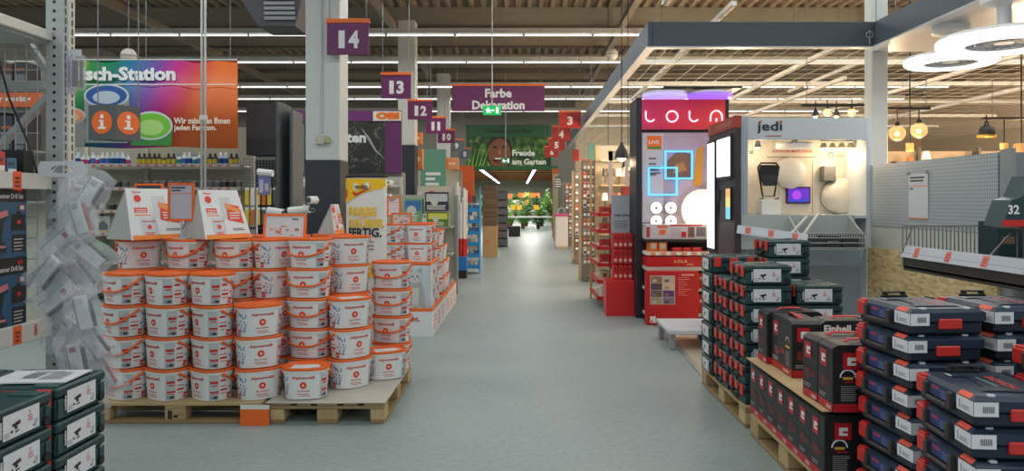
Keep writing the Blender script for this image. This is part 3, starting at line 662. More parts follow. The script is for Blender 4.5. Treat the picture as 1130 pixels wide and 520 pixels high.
for k in range(4):
    h = .10 + .05 * rnd.random(); y = 3.50 + .085 * k; cc = rnd.choice([(210, 200, 190), (70, 110, 140), (200, 60, 50), (225, 225, 225), (40, 60, 70)])
    t = thing('small_carton', 'small coloured carton on the upper shelf of the left rack, %s from the front' % ORD[k], 'carton', (RX - .09, y, 1.6605), group='small cartons on the left rack')
    mb = MB(); mb.box(-.04, .04, -.036, .036, 0, h, M(*cc), .002); mb.build('carton', t); mb = MB(); f = Fc(mb, (.04, -.036, 0), (0, 1, 0), (0, 0, 1)); f.rect(.006, h * .3, .066, h * .5, WHITE); f.rect(.006, h * .65, .05, h * .8, BDK); mb.build('print', t, fix=False)
t = thing('black_lamp_carton', 'black carton with a pale line drawing on the upper rack shelf', 'carton', (-2.70, 4.10 - .22, 1.6605)); mb = MB(); mb.box(-.07, .05, -.04, .04, 0, .16, BLACK, .002); mb.build('carton', t); mb = MB(); f = Fc(mb, (-.07, -.04, 0), (1, 0, 0), (0, 0, 1)); f.poly([(.02, .03), (.06, .05), (.07, .12), (.065, .12), (.05, .055), (.02, .04)], M(190, 190, 190)); f.rect(.02, .02, .1, .03, M(190, 190, 190)); mb.build('print', t, fix=False)
# ------------------------------------------------------------------ strip of bagged goods
def bagmat():
    m, nt, p = nodemat('clear_bag', 0.12); p.inputs['Base Color'].default_value = rgb(225, 230, 236); p.inputs['Alpha'].default_value = 0.26; p.inputs['Specular IOR Level'].default_value = 0.9
    n = nt.nodes.new('ShaderNodeTexNoise'); n.inputs['Scale'].default_value = 28; n.inputs['Detail'].default_value = 3; b = nt.nodes.new('ShaderNodeBump'); b.inputs['Strength'].default_value = 0.9; b.inputs['Distance'].default_value = 0.01
    tc = nt.nodes.new('ShaderNodeTexCoord'); nt.links.new(tc.outputs['Object'], n.inputs['Vector']); nt.links.new(n.outputs[0], b.inputs['Height']); nt.links.new(b.outputs[0], p.inputs['Normal']); return m
BAG = bagmat()
t = thing('hanging_strip', 'clear plastic hanging strip with oval hole at the top of the bags', 'hanging strip', (PX(68, 3.86), 3.86, 0))
zt = PZ(178, 3.86); mb = MB(); w2 = .125; hh = .085
ring = [(.06 * math.cos(2 * PI * i / 16), .022 * math.sin(2 * PI * i / 16)) for i in range(16)]; outer = []
for (a, b) in ring: k = min(w2 / max(abs(a), 1e-6), .042 / max(abs(b), 1e-6)); outer.append((a * k, b * k))
vs = [(a, 0, zt - hh / 2 + b) for a, b in ring + outer]; mb.add(vs, [(i, (i + 1) % 16, 16 + (i + 1) % 16, 16 + i) for i in range(16)], M(206, 210, 216, .35)); mb.add([(v[0], .002, v[2]) for v in vs], [(i, (i + 1) % 16, 16 + (i + 1) % 16, 16 + i) for i in range(16)], M(206, 210, 216, .35)); mb.build('header_card', t)
mb = MB(); mb.box(-.02, .02, .003, .005, .45, zt - hh, M(210, 214, 220, .2, alpha=.5)); mb.build('backing_strip', t); mb = MB(); mb.tube([(-.06, .006, zt - .06), (-.06, .06, zt - .02)], .004, STEEL, 6); mb.build('hook', t)
def bag_obj(label, px, py, Y, ang, tilt, seed):
    rnd = random.Random(seed); c = P(px, py, Y)
    t = thing('bagged_tool', label, 'bag', c, group='bagged tools on the hanging strip'); t.rotation_euler = (0, R(ang), R(tilt))
    n = 10; vs = []; hw, hl = .09, .13
    for sgn in (1, -1):
        for j in range(n + 1):
            for i in range(n + 1):
                u, v = 2 * i / n - 1, 2 * j / n - 1; th =   .042 * max(0, (1 - u ** 4) * (1 - v ** 4)) ** .6
                vs.append((u * hw * (1 + .08 * math.sin(5 * v + seed)), -sgn * th + .018 * rnd.uniform(-1, 1) * (th > .004), v * hl * (1 + .06 * math.sin(4 * u + seed))))
    fs = []
    for sgn in (0, 1):
        for j in range(n):
            for i in range(n): o_ = sgn * (n + 1) ** 2; q = (o_ + j * (n + 1) + i, o_ + j * (n + 1) + i + 1, o_ + (j + 1) * (n + 1) + i + 1, o_ + (j + 1) * (n + 1) + i); fs.append(q if sgn == 0 else q[::-1])
    mb = MB(); mb.add(vs, fs, BAG, True); mb.build('clear_bag', t, fix=False)
    mb = MB(); mb.box(-.038, .030, -.012, .012, -.085, .085, M(218, 220, 224, .5), .003); k = mb.build('card_sleeve', t)
    mb = MB(); f = Fc(mb, (-.038, -.012, -.085), (1, 0, 0), (0, 0, 1)); f.rect(.004, .0, .012, .17, M(150, 154, 160)); f.rect(.02, .13, .05, .155, rnd.choice([M(170, 60, 56), M(170, 150, 150), M(190, 192, 196)])); f.lines(.024, .04, .05, .07, 3, M(190, 192, 196), 1, .4); mb.build('print', k, fix=False)
    mb = MB(); mb.tube([(.042, 0, -.08), (.042, 0, .06)], .009, rnd.choice([DARK, M(160, 40, 40), DARK]), 8); mb.tube([(.042, 0, .06), (.042, 0, .09)], .005, STEEL, 6); mb.build('tool', t)
BG = [(82, 222, 22, 0), (98, 214, 30, 10), (88, 240, -18, -8), (64, 268, 48, 5), (97, 280, -48, 8), (52, 300, 40, -10), (86, 304, -38, 6), (62, 330, 50, 4), (92, 345, -12, 10), (70, 368, 30, -6), (103, 378, -36, 0), (84, 398, -10, 8), (112, 412, -30, 4), (98, 428, -14, -5)]
for i, (px, py, a, tl) in enumerate(BG):
    bag_obj('crinkled clear bag holding a white-sleeved tool, %s from the top of the strip' % ORD[i], px, py, 3.74 - .045 * (i % 3), a, tl, i)

t = thing('wrapped_pack', 'dark pack in clear plastic hanging on the rack upright beside the rainbow banner', 'pack', (RX + .0605, 4.06, 2.17)); mb = MB(); mb.box(.008, .040, .0, .012, .02, .17, M(70, 62, 66, .5), .003); mb.box(.048, .070, 0, .012, .02, .17, M(84, 70, 72, .5), .003); mb.build('insert', t)
mb = MB(); mb.box(0.0, .078, -.02, .03, 0, .2, BAG, .01); mb.build('clear_bag', t); mb = MB(); mb.box(-.002, .06, .002, .006, .19, .23, M(200, 204, 210, .4)); mb.build('header', t)
# ------------------------------------------------------------------ left background: tinting station
def banner_mat():
    m, nt, p = nodemat('rainbow_print', 0.45); tc = nt.nodes.new('ShaderNodeTexCoord'); mp = nt.nodes.new('ShaderNodeSeparateXYZ'); nt.links.new(tc.outputs['Object'], mp.inputs[0])
    a = nt.nodes.new('ShaderNodeMath'); a.operation = 'MULTIPLY_ADD'; a.inputs[1].default_value = 0.36; nt.links.new(mp.outputs['X'], a.inputs[0])
    b = nt.nodes.new('ShaderNodeMath'); b.operation = 'MULTIPLY_ADD'; b.inputs[1].default_value = -0.16; b.inputs[2].default_value = 0.56; nt.links.new(mp.outputs['Z'], b.inputs[0]); nt.links.new(b.outputs[0], a.inputs[2])
    n = nt.nodes.new('ShaderNodeTexNoise'); n.inputs['Scale'].default_value = 3; c = nt.nodes.new('ShaderNodeMath'); c.operation = 'MULTIPLY_ADD'; c.inputs[1].default_value = 0.06; nt.links.new(n.outputs[0], c.inputs[0]); nt.links.new(a.outputs[0], c.inputs[2])
    r = ramp(nt, [(0.04, (226, 190, 40)), (0.12, (40, 130, 60)), (0.24, (20, 120, 96)), (0.36, (40, 110, 160)), (0.47, (120, 70, 160)), (0.58, (190, 40, 130)), (0.68, (206, 70, 60)), (0.78, (226, 110, 48))])
    nt.links.new(c.outputs[0], r.inputs[0]); nt.links.new(r.outputs[0], p.inputs['Base Color']); return m
YB = 10.2; bx0, bx1 = PX(60, YB), PX(262, YB); bz0, bz1 = PZ(163, YB), PZ(67, YB); BWd, BHt = bx1 - bx0, bz1 - bz0
t = thing('rainbow_banner', 'rainbow coloured mixing station banner with open paint cans', 'banner', ((bx0 + bx1) / 2, YB, bz0))
mb = MB(); n = 24; RB = banner_mat(); vs = []
for i in range(n + 1):
    x = -BWd / 2 + BWd * i / n; y = .012 * math.sin(i * 1.1) + .01 * math.sin(i * .37)
    vs += [(x, y, .012 * math.sin(i * .5)), (x, y - .01, BHt), (x, y + .006, .012 * math.sin(i * .5)), (x, y - .004, BHt)]
fs = []
for i in range(n): k = 4 * i; fs += [(k, k + 4, k + 5, k + 1), (k + 2, k + 3, k + 7, k + 6), (k + 1, k + 5, k + 7, k + 3), (k, k + 2, k + 6, k + 4)]
mb.add(vs, fs, RB, True); mb.build('cloth', t, fix=False)
mb = MB(); f = Fc(mb, (-BWd / 2, -.024, 0), (1, 0, 0), (0, 0, 1), .003); q = YB / F; X = lambda px: (px - 60) * q; Zc = lambda py: (163 - py) * q
f.text('Misch-Station', X(74), Zc(89.5), (89.5 - 74) * q, M(238, 240, 240), w=(195 - 74) * q, bold=.045); f.rect(X(94), Zc(94), X(261), Zc(93), M(235, 225, 220), 1)
f.text('Wir mischen Ihnen', X(193), Zc(137), 7 * q, M(244, 224, 206), w=62 * q, bold=.035); f.text('jeden Farbton.', X(193), Zc(146), 8 * q, M(244, 224, 206), w=47 * q, bold=.035)
def can_print(cx, cy, rx, ry, hb, top, inner, side):
    f.poly([(X(cx - rx), Zc(cy)), (X(cx - rx * .93), Zc(cy + hb)), (X(cx + rx * .93), Zc(cy + hb)), (X(cx + rx), Zc(cy))], side, 1); f.disc(X(cx), Zc(cy), rx * q, M(210, 214, 216), 2, 24, ry * q); f.disc(X(cx), Zc(cy), rx * q * .9, top, 3, 24, ry * q * .86); f.disc(X(cx), Zc(cy + 2), rx * q * .6, inner, 4, 20, ry * q * .55)
can_print(119, 106, 25, 13, 52, M(40, 90, 170), M(190, 205, 220), M(150, 158, 160)); can_print(168, 139, 24, 16, 22, M(120, 200, 60), M(180, 225, 130), M(60, 140, 70)); can_print(80, 128, 16, 9, 34, M(226, 150, 110), M(236, 190, 150), M(150, 150, 150))
mb.build('print', t, fix=False)
mb = MB(); mb.tube([(-BWd / 2, -.006, BHt + .01), (BWd / 2, -.006, BHt + .01)], .014, LGREY); mb.build('top_rod', t)
mb = MB(); wires(mb, [(-BWd / 2 + .1, 0, BHt), (0, 0, BHt), (BWd / 2 - .1, 0, BHt)], RZ - bz0 - .1); mb.build('wire', t)
# suspended info cube
c = P(128, 155, 7.2); t = thing('info_sign', 'dark grey box sign with white letter i in orange circles', 'sign', (c.x, c.y, c.z), R(0))
H = .345; mb = MB(); pts = [(-.255, -.06), (.055, .0 - .06), (.265, .10), (.20, .14), (-.03, .02), (-.27, .02)]
pts = [(-.25, -.04), (.055, -.10), (.18, .12), (-.10, .16)]
vs = [(a, b, 0) for a, b in pts] + [(a, b, H) for a, b in pts]; mb.add(vs, [(3, 2, 1, 0), (4, 5, 6, 7), (0, 1, 5, 4), (1, 2, 6, 5), (2, 3, 7, 6), (3, 0, 4, 7)], M(84, 88, 92, .5)); mb.build('box', t)
mb = MB()
for (a, b, wd) in ((pts[0], pts[1], .31), (pts[1], pts[2], .30)):
    d = Vector((b[0] - a[0], b[1] - a[1], 0)); L = d.length; f = Fc(mb, (a[0], a[1], 0), d, (0, 0, 1)); f.disc(L / 2, H / 2, .115, ORANGE, 1, 24); IW = M(238, 236, 232)
    f.disc(L / 2, H / 2 + .058, .022, IW, 2, 12); f.rect(L / 2 - .018, H / 2 - .05, L / 2 + .018, H / 2 + .025, IW, 2); f.rect(L / 2 - .035, H / 2 + .01, L / 2, H / 2 + .025, IW, 2); f.rect(L / 2 - .045, H / 2 - .065, L / 2 + .045, H / 2 - .045, IW, 2)
mb.build('print', t, fix=False); mb = MB(); wires(mb, [(-.18, 0, H), (.18, .08, H)], RZ - c.z - .1); mb.build('wire', t)
mb = MB(); X0 = PX(224.5, 7.6)
for dx in (-.018, .018): mb.tube([(X0 + dx, 7.6, 0), (X0 + dx, 7.6, RZ - .005)], .013, M(196, 198, 196, .4, .3), 8)
for z in (1.0, 2.4, 4.0, 5.4): mb.box(X0 - .035, X0 + .035, 7.58, 7.62, z, z + .05, M(206, 206, 202))
tag(mb.build('ceiling_pole'), 'thin double metal pole rising from floor to roof behind the tent cards', 'pole')
# shelving with tinting bottles
SHC = M(206, 204, 190, .5)
def gondola(name, label, x0, x1, y0, y1, zs, H, cat='shelf', back=True, m=SHC, ups=None, rail=True, facing=-1, railcol=None):
    t = thing(name, label, cat, (0, 0, 0))
    if back: mb = MB(); mb.box(x0 + .03, x1 - .03, y1 - .02, y1, 0, H, M(188, 184, 168, .6)); mb.build('back_panel', t)
    for x in (ups or (x0, x1)): mb = MB(); mb.box(x - .03, x + .03, y1 - .06, y1 + .01, 0, H, m, .004); mb.build('upright', t)
    for z in zs:
        mb = MB(); mb.box(x0 + .03, x1 - .03, y0, y1 - .06, z - .025, z, m); sh = mb.build('shelf_board', t)
        if rail:
            mb = MB(); mb.box(x0 + .03, x1 - .03, y0 - .012, y0, z - .035, z + .012, railcol or M(210, 206, 204, .5)); f = Fc(mb, (x0 + .03, y0 - .012, z - .035), (1, 0, 0), (0, 0, 1)); x = .05
            while x < x1 - x0 - .2: f.rect(x, .008, x + .06, .036, M(226, 110, 90, .5)); x += .14
            mb.build('price_rail', sh, fix=False)
    return t
def bottle_mesh(c1, c2, h, r, cap, pump=False):
    mb = MB(); mb.lathe([(r * .96, 0), (r, .006), (r, h * .62), (r * .5, h * .78), (r * .38, h * .82)], M(*c1, .35), 10); a = mb.mesh()
    mb = MB(); mb.lathe([(r * 1.02, h * .12), (r * 1.02, h * .52)], M(*c2, .4), 10, caps=False); b = mb.mesh(fix=False)
    mb = MB(); mb.lathe([(r * .45, h * .80), (r * .45, h), (r * .3, h)], M(*cap, .4), 10); c = mb.mesh()
    return [('body', a, []), ('wrap_label', b, []), ('cap', c, [])]
def tin_mesh(c1, c2, h, r):
    mb = MB(); mb.lathe([(r, 0), (r, h * .92), (r * 1.04, h * .94), (r * 1.04, h), (r * .9, h), (r * .88, h * .96), (.001, h * .96)], M(*c1, .3, .3), 12); a = mb.mesh()
    mb = MB(); mb.lathe([(r * 1.015, h * .15), (r * 1.015, h * .85)], M(*c2, .4), 12, caps=False); return [('can', a, []), ('wrap_label', mb.mesh(fix=False), [])]
BOT = {'white': bottle_mesh((232, 232, 232), (70, 110, 190), .2, .04, (230, 230, 230)), 'dark': bottle_mesh((40, 40, 44), (200, 180, 60), .18, .038, (30, 30, 30)), 'blue': bottle_mesh((200, 214, 230), (30, 70, 140), .2, .042, (240, 240, 240)),
       'magenta': bottle_mesh((225, 225, 230), (180, 60, 120), .16, .036, (220, 220, 225)), 'yellow': bottle_mesh((60, 60, 50), (226, 200, 60), .15, .034, (200, 180, 40)), 'teal': bottle_mesh((226, 230, 230), (40, 150, 140), .17, .038, (60, 150, 190))}
TIN = {'grey': tin_mesh((180, 182, 184), (110, 114, 116), .11, .05), 'white': tin_mesh((190, 190, 190), (214, 214, 210), .12, .055), 'dark': tin_mesh((160, 160, 160), (60, 60, 64), .11, .05), 'brown': tin_mesh((180, 180, 180), (110, 80, 60), .12, .05)}
YS = 11.3; sx0, sx1 = PX(76, YS), PX(267, YS); xm = PX(145, YS)
gondola('tinting_shelf', 'long pale shelf of tinting bottles and cans below the rainbow banner', sx0, sx1, YS, YS + .5, [2.115, 1.755, 1.40, 1.05, .6, .15], 2.75, ups=(sx0, xm, sx1))
def fill(spec, kinds, x0, x1, y, z, step, name, cat, where, group, seed, weights=None, skip=0.0):
    rnd = random.Random(seed); x = x0; k = 0
    while x < x1 and k < 40:
        if rnd.random() >= skip:
            c = rnd.choices(kinds, weights)[0]
            spawn(spec[c], name, '%s %s, %s from the left %s' % (c, name.replace('_', ' '), ORD[k], where), cat, (x, y + rnd.uniform(-.008, .008), z + .0005), rnd.uniform(0, 6), group); k += 1
        x += step * rnd.uniform(.96, 1.08)
fill(BOT, ['white', 'magenta', 'blue'], sx0 + .1, xm - .08, YS + .07, 2.115, .078, 'tinting_bottle', 'bottle', 'on the top shelf left of the pale upright', 'tinting bottles on the top shelf', 1)
fill(BOT, ['dark', 'yellow', 'dark'], xm + .09, PX(192, YS), YS + .07, 2.115, .075, 'tinting_bottle', 'bottle', 'among the dark bottles on the top shelf', 'tinting bottles on the top shelf', 2)
fill(BOT, ['white', 'blue', 'teal', 'dark'], PX(195, YS), sx1 - .06, YS + .07, 2.115, .08, 'tinting_bottle', 'bottle', 'under the slogan end of the rainbow banner', 'tinting bottles on the top shelf', 3)
fill(TIN, ['grey', 'white', 'dark', 'brown'], sx0 + .1, xm - .08, YS + .08, 1.755, .125, 'paint_tin', 'tin', 'on the second shelf left of the upright', 'paint tins on the tinting shelf', 4)
fill(TIN, ['grey', 'white', 'dark'], xm + .09, sx1 - .06, YS + .08, 1.755, .118, 'paint_tin', 'tin', 'on the second shelf right of the upright', 'paint tins on the tinting shelf', 5)
fill(TIN, ['white', 'grey'], xm + .09, sx1 - .06, YS + .3, 1.755, .118, 'paint_tin', 'tin', 'in the back row of the second shelf', 'paint tins on the tinting shelf', 15)
fill(TIN, ['white', 'grey', 'dark'], sx0 + .1, xm - .08, YS + .08, 1.40, .13, 'paint_tin', 'tin', 'on the third shelf of the tinting wall', 'paint tins on the tinting shelf', 6)
fill(TIN, ['white', 'brown', 'dark'], xm + .09, sx1 - .06, YS + .08, 1.40, .13, 'paint_tin', 'tin', 'on the third shelf behind the tent cards', 'paint tins on the tinting shelf', 16)
# carton stock seen between the bags and the tent card
for k, (px, z, hh, cc) in enumerate(((98, 1.05, .30, (206, 212, 216)), (112, 1.05, .26, (190, 196, 190)), (104, .6, .32, (120, 170, 120)), (92, .6, .3, (60, 66, 70)))):
    t = thing('shelf_carton', ['pale carton behind the hanging bags', 'grey green carton behind the left tent card', 'green carton low behind the hanging bags', 'dark carton low behind the hanging bags'][k], 'carton', (PX(px, YS), YS + .15, z + .0005), group='cartons on the tinting shelf')
    mb = MB(); mb.box(-.1, .1, -.1, .1, 0, hh, M(*cc), .003); mb.build('carton', t); mb = MB(); f = Fc(mb, (-.1, -.1, 0), (1, 0, 0), (0, 0, 1)); f.poly([(.03, .05), (.17, .05), (.17, .12), (.1, .2), (.03, .14)], M(110, 120, 126)); f.rect(.02, .02, .16, .035, YELLOW); mb.build('print', t, fix=False)
# far left rack behind the wire mesh
YF = 8.6; gondola('carton_rack', 'rack of dark cartons with an orange board behind the wire mesh', PX(-60, YF), PX(44, YF), YF, YF + .5, [1.55, 2.15, 2.84], 3.3, m=M(150, 150, 150, .5), rail=False)
rnd = random.Random(9); kk = 0
for z, hs in ((2.8405, .42), (2.1505, .48), (1.5505, .42)):
    x = PX(-10, YF)
    while x < PX(36, YF):
        cc = rnd.choice([(58, 60, 66), (74, 70, 74), (90, 60, 54), (54, 66, 74)]); t = thing('dark_carton', 'dark carton on the rack behind the wire mesh, %s of the rack' % ORD[kk], 'carton', (x, YF + .15, z), group='dark cartons behind the wire mesh'); kk += 1
        mb = MB(); mb.box(-.075, .075, -.13, .13, 0, hs * rnd.uniform(.8, 1), M(*cc), .003); mb.build('carton', t); mb = MB(); f = Fc(mb, (-.075, -.13, 0), (1, 0, 0), (0, 0, 1)); f.rect(.012, .08, .138, .22, M(120, 122, 128)); f.rect(.02, .26, .13, .29, M(190, 90, 60)); f.lines(.02, .02, .13, .07, 3, M(170, 170, 170), 1, .4); mb.build('print', t, fix=False); x += .165
t = thing('orange_board', 'orange board with white lettering on the rack behind the mesh', 'sign', (PX(25, YF - .06), YF - .06, 2.66)); mb = MB(); mb.box(-.72, .19, 0, .059, .0, .17, M(222, 104, 50, .5)); mb.build('board', t)
mb = MB(); f = Fc(mb, (-.72, 0, 0), (1, 0, 0), (0, 0, 1)); f.text('er vorrätig', .40, .045, .08, WHITE, w=.42, bold=.03); mb.build('lettering', t, fix=False)
# dark display cabinet with side fin
YD = 11.0; dx0, dx1 = PX(268, YD), PX(305, YD); zt = PZ(112, YD)
t = thing('roller_display', 'tall anthracite display cabinet with mesh panel right of the rainbow banner', 'display', (0, 0, 0)); AN = M(48, 54, 58, .5)
mb = MB(); mb.box(dx0 + .05, dx1, YD, YD + .55, PZ(171, YD), zt - .05, AN, .004); mb.build('cabinet_head', t)
mb = MB(); mb.box(dx1, dx1 + .04, YD - .05, YD + .6, 0, zt, M(70, 78, 84, .5), .004); mb.build('side_fin', t); mb = MB(); mb.box(dx1 + .18, dx1 + .22, YD + .1, YD + .6, 0, zt - .12, M(92, 98, 102, .5), .004); mb.build('side_fin', t)
mb = MB(); mb.box(dx1 + .04, dx1 + .18, YD + .5, YD + .56, 0, zt - .1, M(150, 152, 152, .5)); mb.build('light_panel', t); mb = MB(); mb.box(dx0, dx1, YD + .5, YD + .55, 0, 2.2, M(40, 42, 44, .6)); mb.build('back_panel', t)
mb = MB()
for k in range(14): mb.box(dx0, dx1, YD + .02, YD + .024, 1.6 + .045 * k, 1.606 + .045 * k, M(120, 126, 128, .4))
for k in range(12): x = dx0 + (dx1 - dx0) * k / 11; mb.box(x - .003, x + .003, YD + .024, YD + .028, 1.6, 2.22, M(120, 126, 128, .4))
g = mb.build('wire_mesh', t); g['kind'] = 'stuff'
for z in (1.75, 1.45, 1.15): mb = MB(); mb.box(dx0, dx1 + .2, YD + .05, YD + .5, z - .33, z - .31, AN); mb.build('shelf_board', t)
rnd = random.Random(12); kk = 0
for z in (1.62, 1.32):
    for k in range(6):
        cc = [(226, 190, 50), (230, 230, 226), (226, 200, 70), (210, 110, 50), (232, 196, 60), (90, 96, 100)][(k + (z < 1.5) * 2) % 6]; x = dx0 + .07 + .085 * k
        h = thing('hanging_pack', '%s hanging pack on the anthracite display, %s row, %s from left' % ({226: 'yellow', 230: 'white', 210: 'orange', 232: 'golden', 90: 'grey'}[cc[0]], 'upper' if z > 1.5 else 'lower', ORD[k]), 'pack', (x, YD - .02, z), group='packs hanging on the anthracite display'); kk += 1
        mb = MB(); mb.box(-.03, .03, -.012, .012, -.13, .10, M(*cc, .4), .004); mb.build('pack', h); mb = MB(); mb.tube([(0, 0, .105), (0, .10, .105)], .004, STEEL, 6); mb.build('hook', h); mb = MB(); mb.box(-.03, .03, -.003, .003, .10, .135, WHITE); mb.build('header', h)
# purple wallpaper sign
YW = 14.2; wx0, wx1 = PX(318, YW), PX(443, YW); wz0, wz1, wz2 = PZ(191, YW), PZ(134, YW), PZ(122, YW)
t = thing('wallpaper_sign', 'purple framed wallpaper sign with dark marble picture behind the white pillar', 'sign', (0, 0, 0))
def marble():
    m, nt, p = nodemat('dark_marble_print', 0.4); tc = nt.nodes.new('ShaderNodeTexCoord'); n = nt.nodes.new('ShaderNodeTexNoise'); n.inputs['Scale'].default_value = 2.2; n.inputs['Detail'].default_value = 5; n.inputs['Distortion'].default_value = .8
    r = ramp(nt, [(0.3, (34, 36, 36)), (0.497, (50, 52, 50)), (0.51, (120, 122, 112)), (0.523, (46, 48, 48)), (0.7, (38, 40, 44))]); nt.links.new(tc.outputs['Object'], n.inputs['Vector']); nt.links.new(n.outputs[0], r.inputs[0]); nt.links.new(r.outputs[0], p.inputs['Base Color']); return m
mb = MB(); mb.box(wx0, PX(425, YW), YW, YW + .05, wz0, wz1, marble()); mb.build('picture_panel', t); mb = MB(); mb.box(PX(425, YW), wx1, YW, YW + .05, wz0, wz1, M(98, 40, 96, .5)); mb.build('side_panel', t)
mb = MB(); mb.box(wx0, wx1, YW - .02, YW + .06, wz1, wz2, M(108, 44, 110, .5)); mb.build('header', t)
mb = MB(); f = Fc(mb, (0, YW, 0), (1, 0, 0), (0, 0, 1), .004); f.text('Tapeten', PX(350, YW), PZ(161, YW), 15 * YW / F, M(225, 230, 228), w=54 * YW / F, bold=.04)
f.l = .03; f.rect(PX(412, YW), PZ(133.5, YW), wx1, PZ(123, YW), M(232, 228, 220), 0); f.text('OBI', PX(415, YW), PZ(132, YW), 8 * YW / F, M(240, 120, 30), w=26 * YW / F, k=.3, bold=.08)
f.l = .004; f.rect(wx0, wz0, PX(336, YW), wz1 - .05, M(120, 126, 120), 0); f.rect(PX(324, YW), wz0 + .4, PX(332, YW), wz1 - .1, M(206, 210, 206), 1); f.poly([(PX(398, YW), PZ(140, YW)), (PX(408, YW), PZ(152, YW)), (PX(415, YW), PZ(165, YW)), (PX(425, YW), PZ(176, YW)), (PX(414, YW), PZ(167, YW)), (PX(406, YW), PZ(154, YW))], M(160, 164, 150), 1)
mb.build('print', t, fix=False)
mb = MB(); mb.box(wx0, wx1, YW + .05, YW + .5, 0, wz0 + .02, M(120, 118, 116, .6)); mb.build('wallpaper_stand', t)
gondola('wallpaper_shelf', 'low pale shelf of wallpaper rolls below the purple wallpaper sign', wx0, wx1, YW - .5, YW - .03, [.4, .9, 1.4, 1.85], 2.02, m=M(180, 184, 184, .5))
rl = {}
for nm, c1 in (('white', (222, 224, 226)), ('blue', (170, 196, 214)), ('cream', (206, 198, 180)), ('grey', (150, 154, 158))): mb = MB(); mb.tube([(0, -.25, .05), (0, .13, .05)], .05, M(*c1, .5), 12); a = mb.mesh(); mb = MB(); mb.tube([(0, -.252, .05), (0, -.25, .05)], .02, BDK, 10); rl[nm] = [('roll', a, []), ('core', mb.mesh(), [])]
for z, sd in ((1.851, 1), (1.401, 2)):
    rnd = random.Random(sd)
    for k in range(19):
        c = rnd.choice(list(rl)); x = wx0 + .1 + .108 * k; spawn(rl[c], 'wallpaper_roll', '%s wallpaper roll, %s from the left on the %s wallpaper shelf' % (c, ORD[k], 'top' if z > 1.6 else 'lower'), 'roll', (x, YW - .22, z), 0, 'wallpaper rolls below the purple sign')
# hanging heater unit
t = thing('air_heater', 'dark ceiling air heater with louvres at the top left', 'heater', (PX(310, 10.5), 10.5, PZ(34, 10.5))); HD = M(70, 72, 76, .5)
mb = MB(); vs = [(-.22, -.3, 0), (.30, -.3, 0), (.30, .3, 0), (-.22, .3, 0), (-.5, -.4, .45), (.45, -.4, .45), (.45, .4, .45), (-.5, .4, .45), (-.5, -.4, .9), (.45, -.4, .9), (.45, .4, .9), (-.5, .4, .9)]
mb.add(vs, [(3, 2, 1, 0), (8, 9, 10, 11)] + [(i, (i + 1) % 4, 4 + (i + 1) % 4, 4 + i) for i in range(4)] + [(4 + i, 4 + (i + 1) % 4, 8 + (i + 1) % 4, 8 + i) for i in range(4)], HD); mb.build('casing', t)
for k in range(5): mb = MB(); mb.bar((-.12 + .004 * k, -.335 - .017 * k, .10 + .065 * k), (.32, -.335 - .017 * k, .10 + .065 * k), .012, .045, M(120, 122, 126, .4)); mb.build('louvre', t)
mb = MB(); wires(mb, [(-.4, 0, .9), (.4, 0, .9)], RZ - PZ(34, 10.5) - .12); mb.build('wire', t)
# round ceiling speakers
for i, (px, py, Y) in enumerate(((142, 62, 10.5), (676, 60, 14.5))):
    c = P(px, py, Y); t = thing('globe_speaker', ['pale globe speaker hanging above the rainbow banner', 'pale globe speaker hanging left of the grey frame'][i], 'speaker', c, group='globe speakers')
    mb = MB(); mb.sphere((0, 0, 0), .11, M(206, 200, 190, .5), 16, 10); mb.build('globe', t); mb = MB(); mb.lathe([(.112, -.012), (.112, .012)], M(150, 146, 140), 16, caps=False); mb.build('seam', t); mb = MB(); wires(mb, [(0, 0, .11)], RZ - c.z - .05); mb.build('wire', t)
# yellow-white cylindrical totem
YT = 6.75; c = P(404.5, 290, YT); hw = .192; zt = PZ(194, YT)
t = thing('totem', 'yellow and white advertising totem with black cap behind the paint buckets', 'display', (c.x, YT, 0), R(-6))
def arc_pts(k, n=16): return [(hw * math.sin(PI * (i / n - .5)) * k, -.10 * math.cos(PI * (i / n - .5)) * k) for i in range(n + 1)]
mb = MB(); o1 = arc_pts(1); full = o1 + [(x, -y) for x, y in o1[::-1][1:-1]]; N = len(full)
mb.add([(x, y, z) for z in (0, zt - .02) for x, y in full], [(i, (i + 1) % N, N + (i + 1) % N, N + i) for i in range(N)], M(226, 226, 222, .4), True); mb.build('column', t)
mb = MB(); mb.add([(x * 1.04, y * 1.06, z) for z in (zt - .02, zt) for x, y in full], [(i, (i + 1) % N, N + (i + 1) % N, N + i) for i in range(N)] + [tuple(range(N)), tuple(range(N, 2 * N))], BLACK); mb.build('cap', t)
mb = MB()
def wy(x, o_=.003): return -(.10 + o_) * math.sqrt(max(0, 1 - (x / (hw + .004)) ** 2)) - o_
def wpoly(pts, mat, o_):                                              # dense strip polygons on the curved front
    mb.add([(x, wy(x, o_), z) for x, z in pts], [tuple(range(len(pts)))], mat)
def wstrip(fz0, fz1, mat, o_, xa=-.19, xb=.19, n=14):
    vs = []
    for i in range(n + 1): x = xa + (xb - xa) * i / n; vs += [(x, wy(x, o_), fz0(x)), (x, wy(x, o_), fz1(x))]
    mb.add(vs, [(2 * i, 2 * i + 2, 2 * i + 3, 2 * i + 1) for i in range(n)], mat)
def wtx(s, x, z, h, wd, mat, o_=.006):
    vs, fs, a = text_data(s, .03); mb.add([(x + a_ * wd, wy(x + a_ * wd, o_), z + b_ * h) for a_, b_ in vs], fs, mat)
YEL = M(240, 196, 30, .45); s1 = YT / F
wstrip(lambda x: zt - .12 - .14 * ((.19 - x) / .38) ** 1.6 if x < .19 else zt - .1, lambda x: zt - .03, YEL, .002); wstrip(lambda x: .85, lambda x: 1.0 - .3 * max(0, x) , YEL, .002)
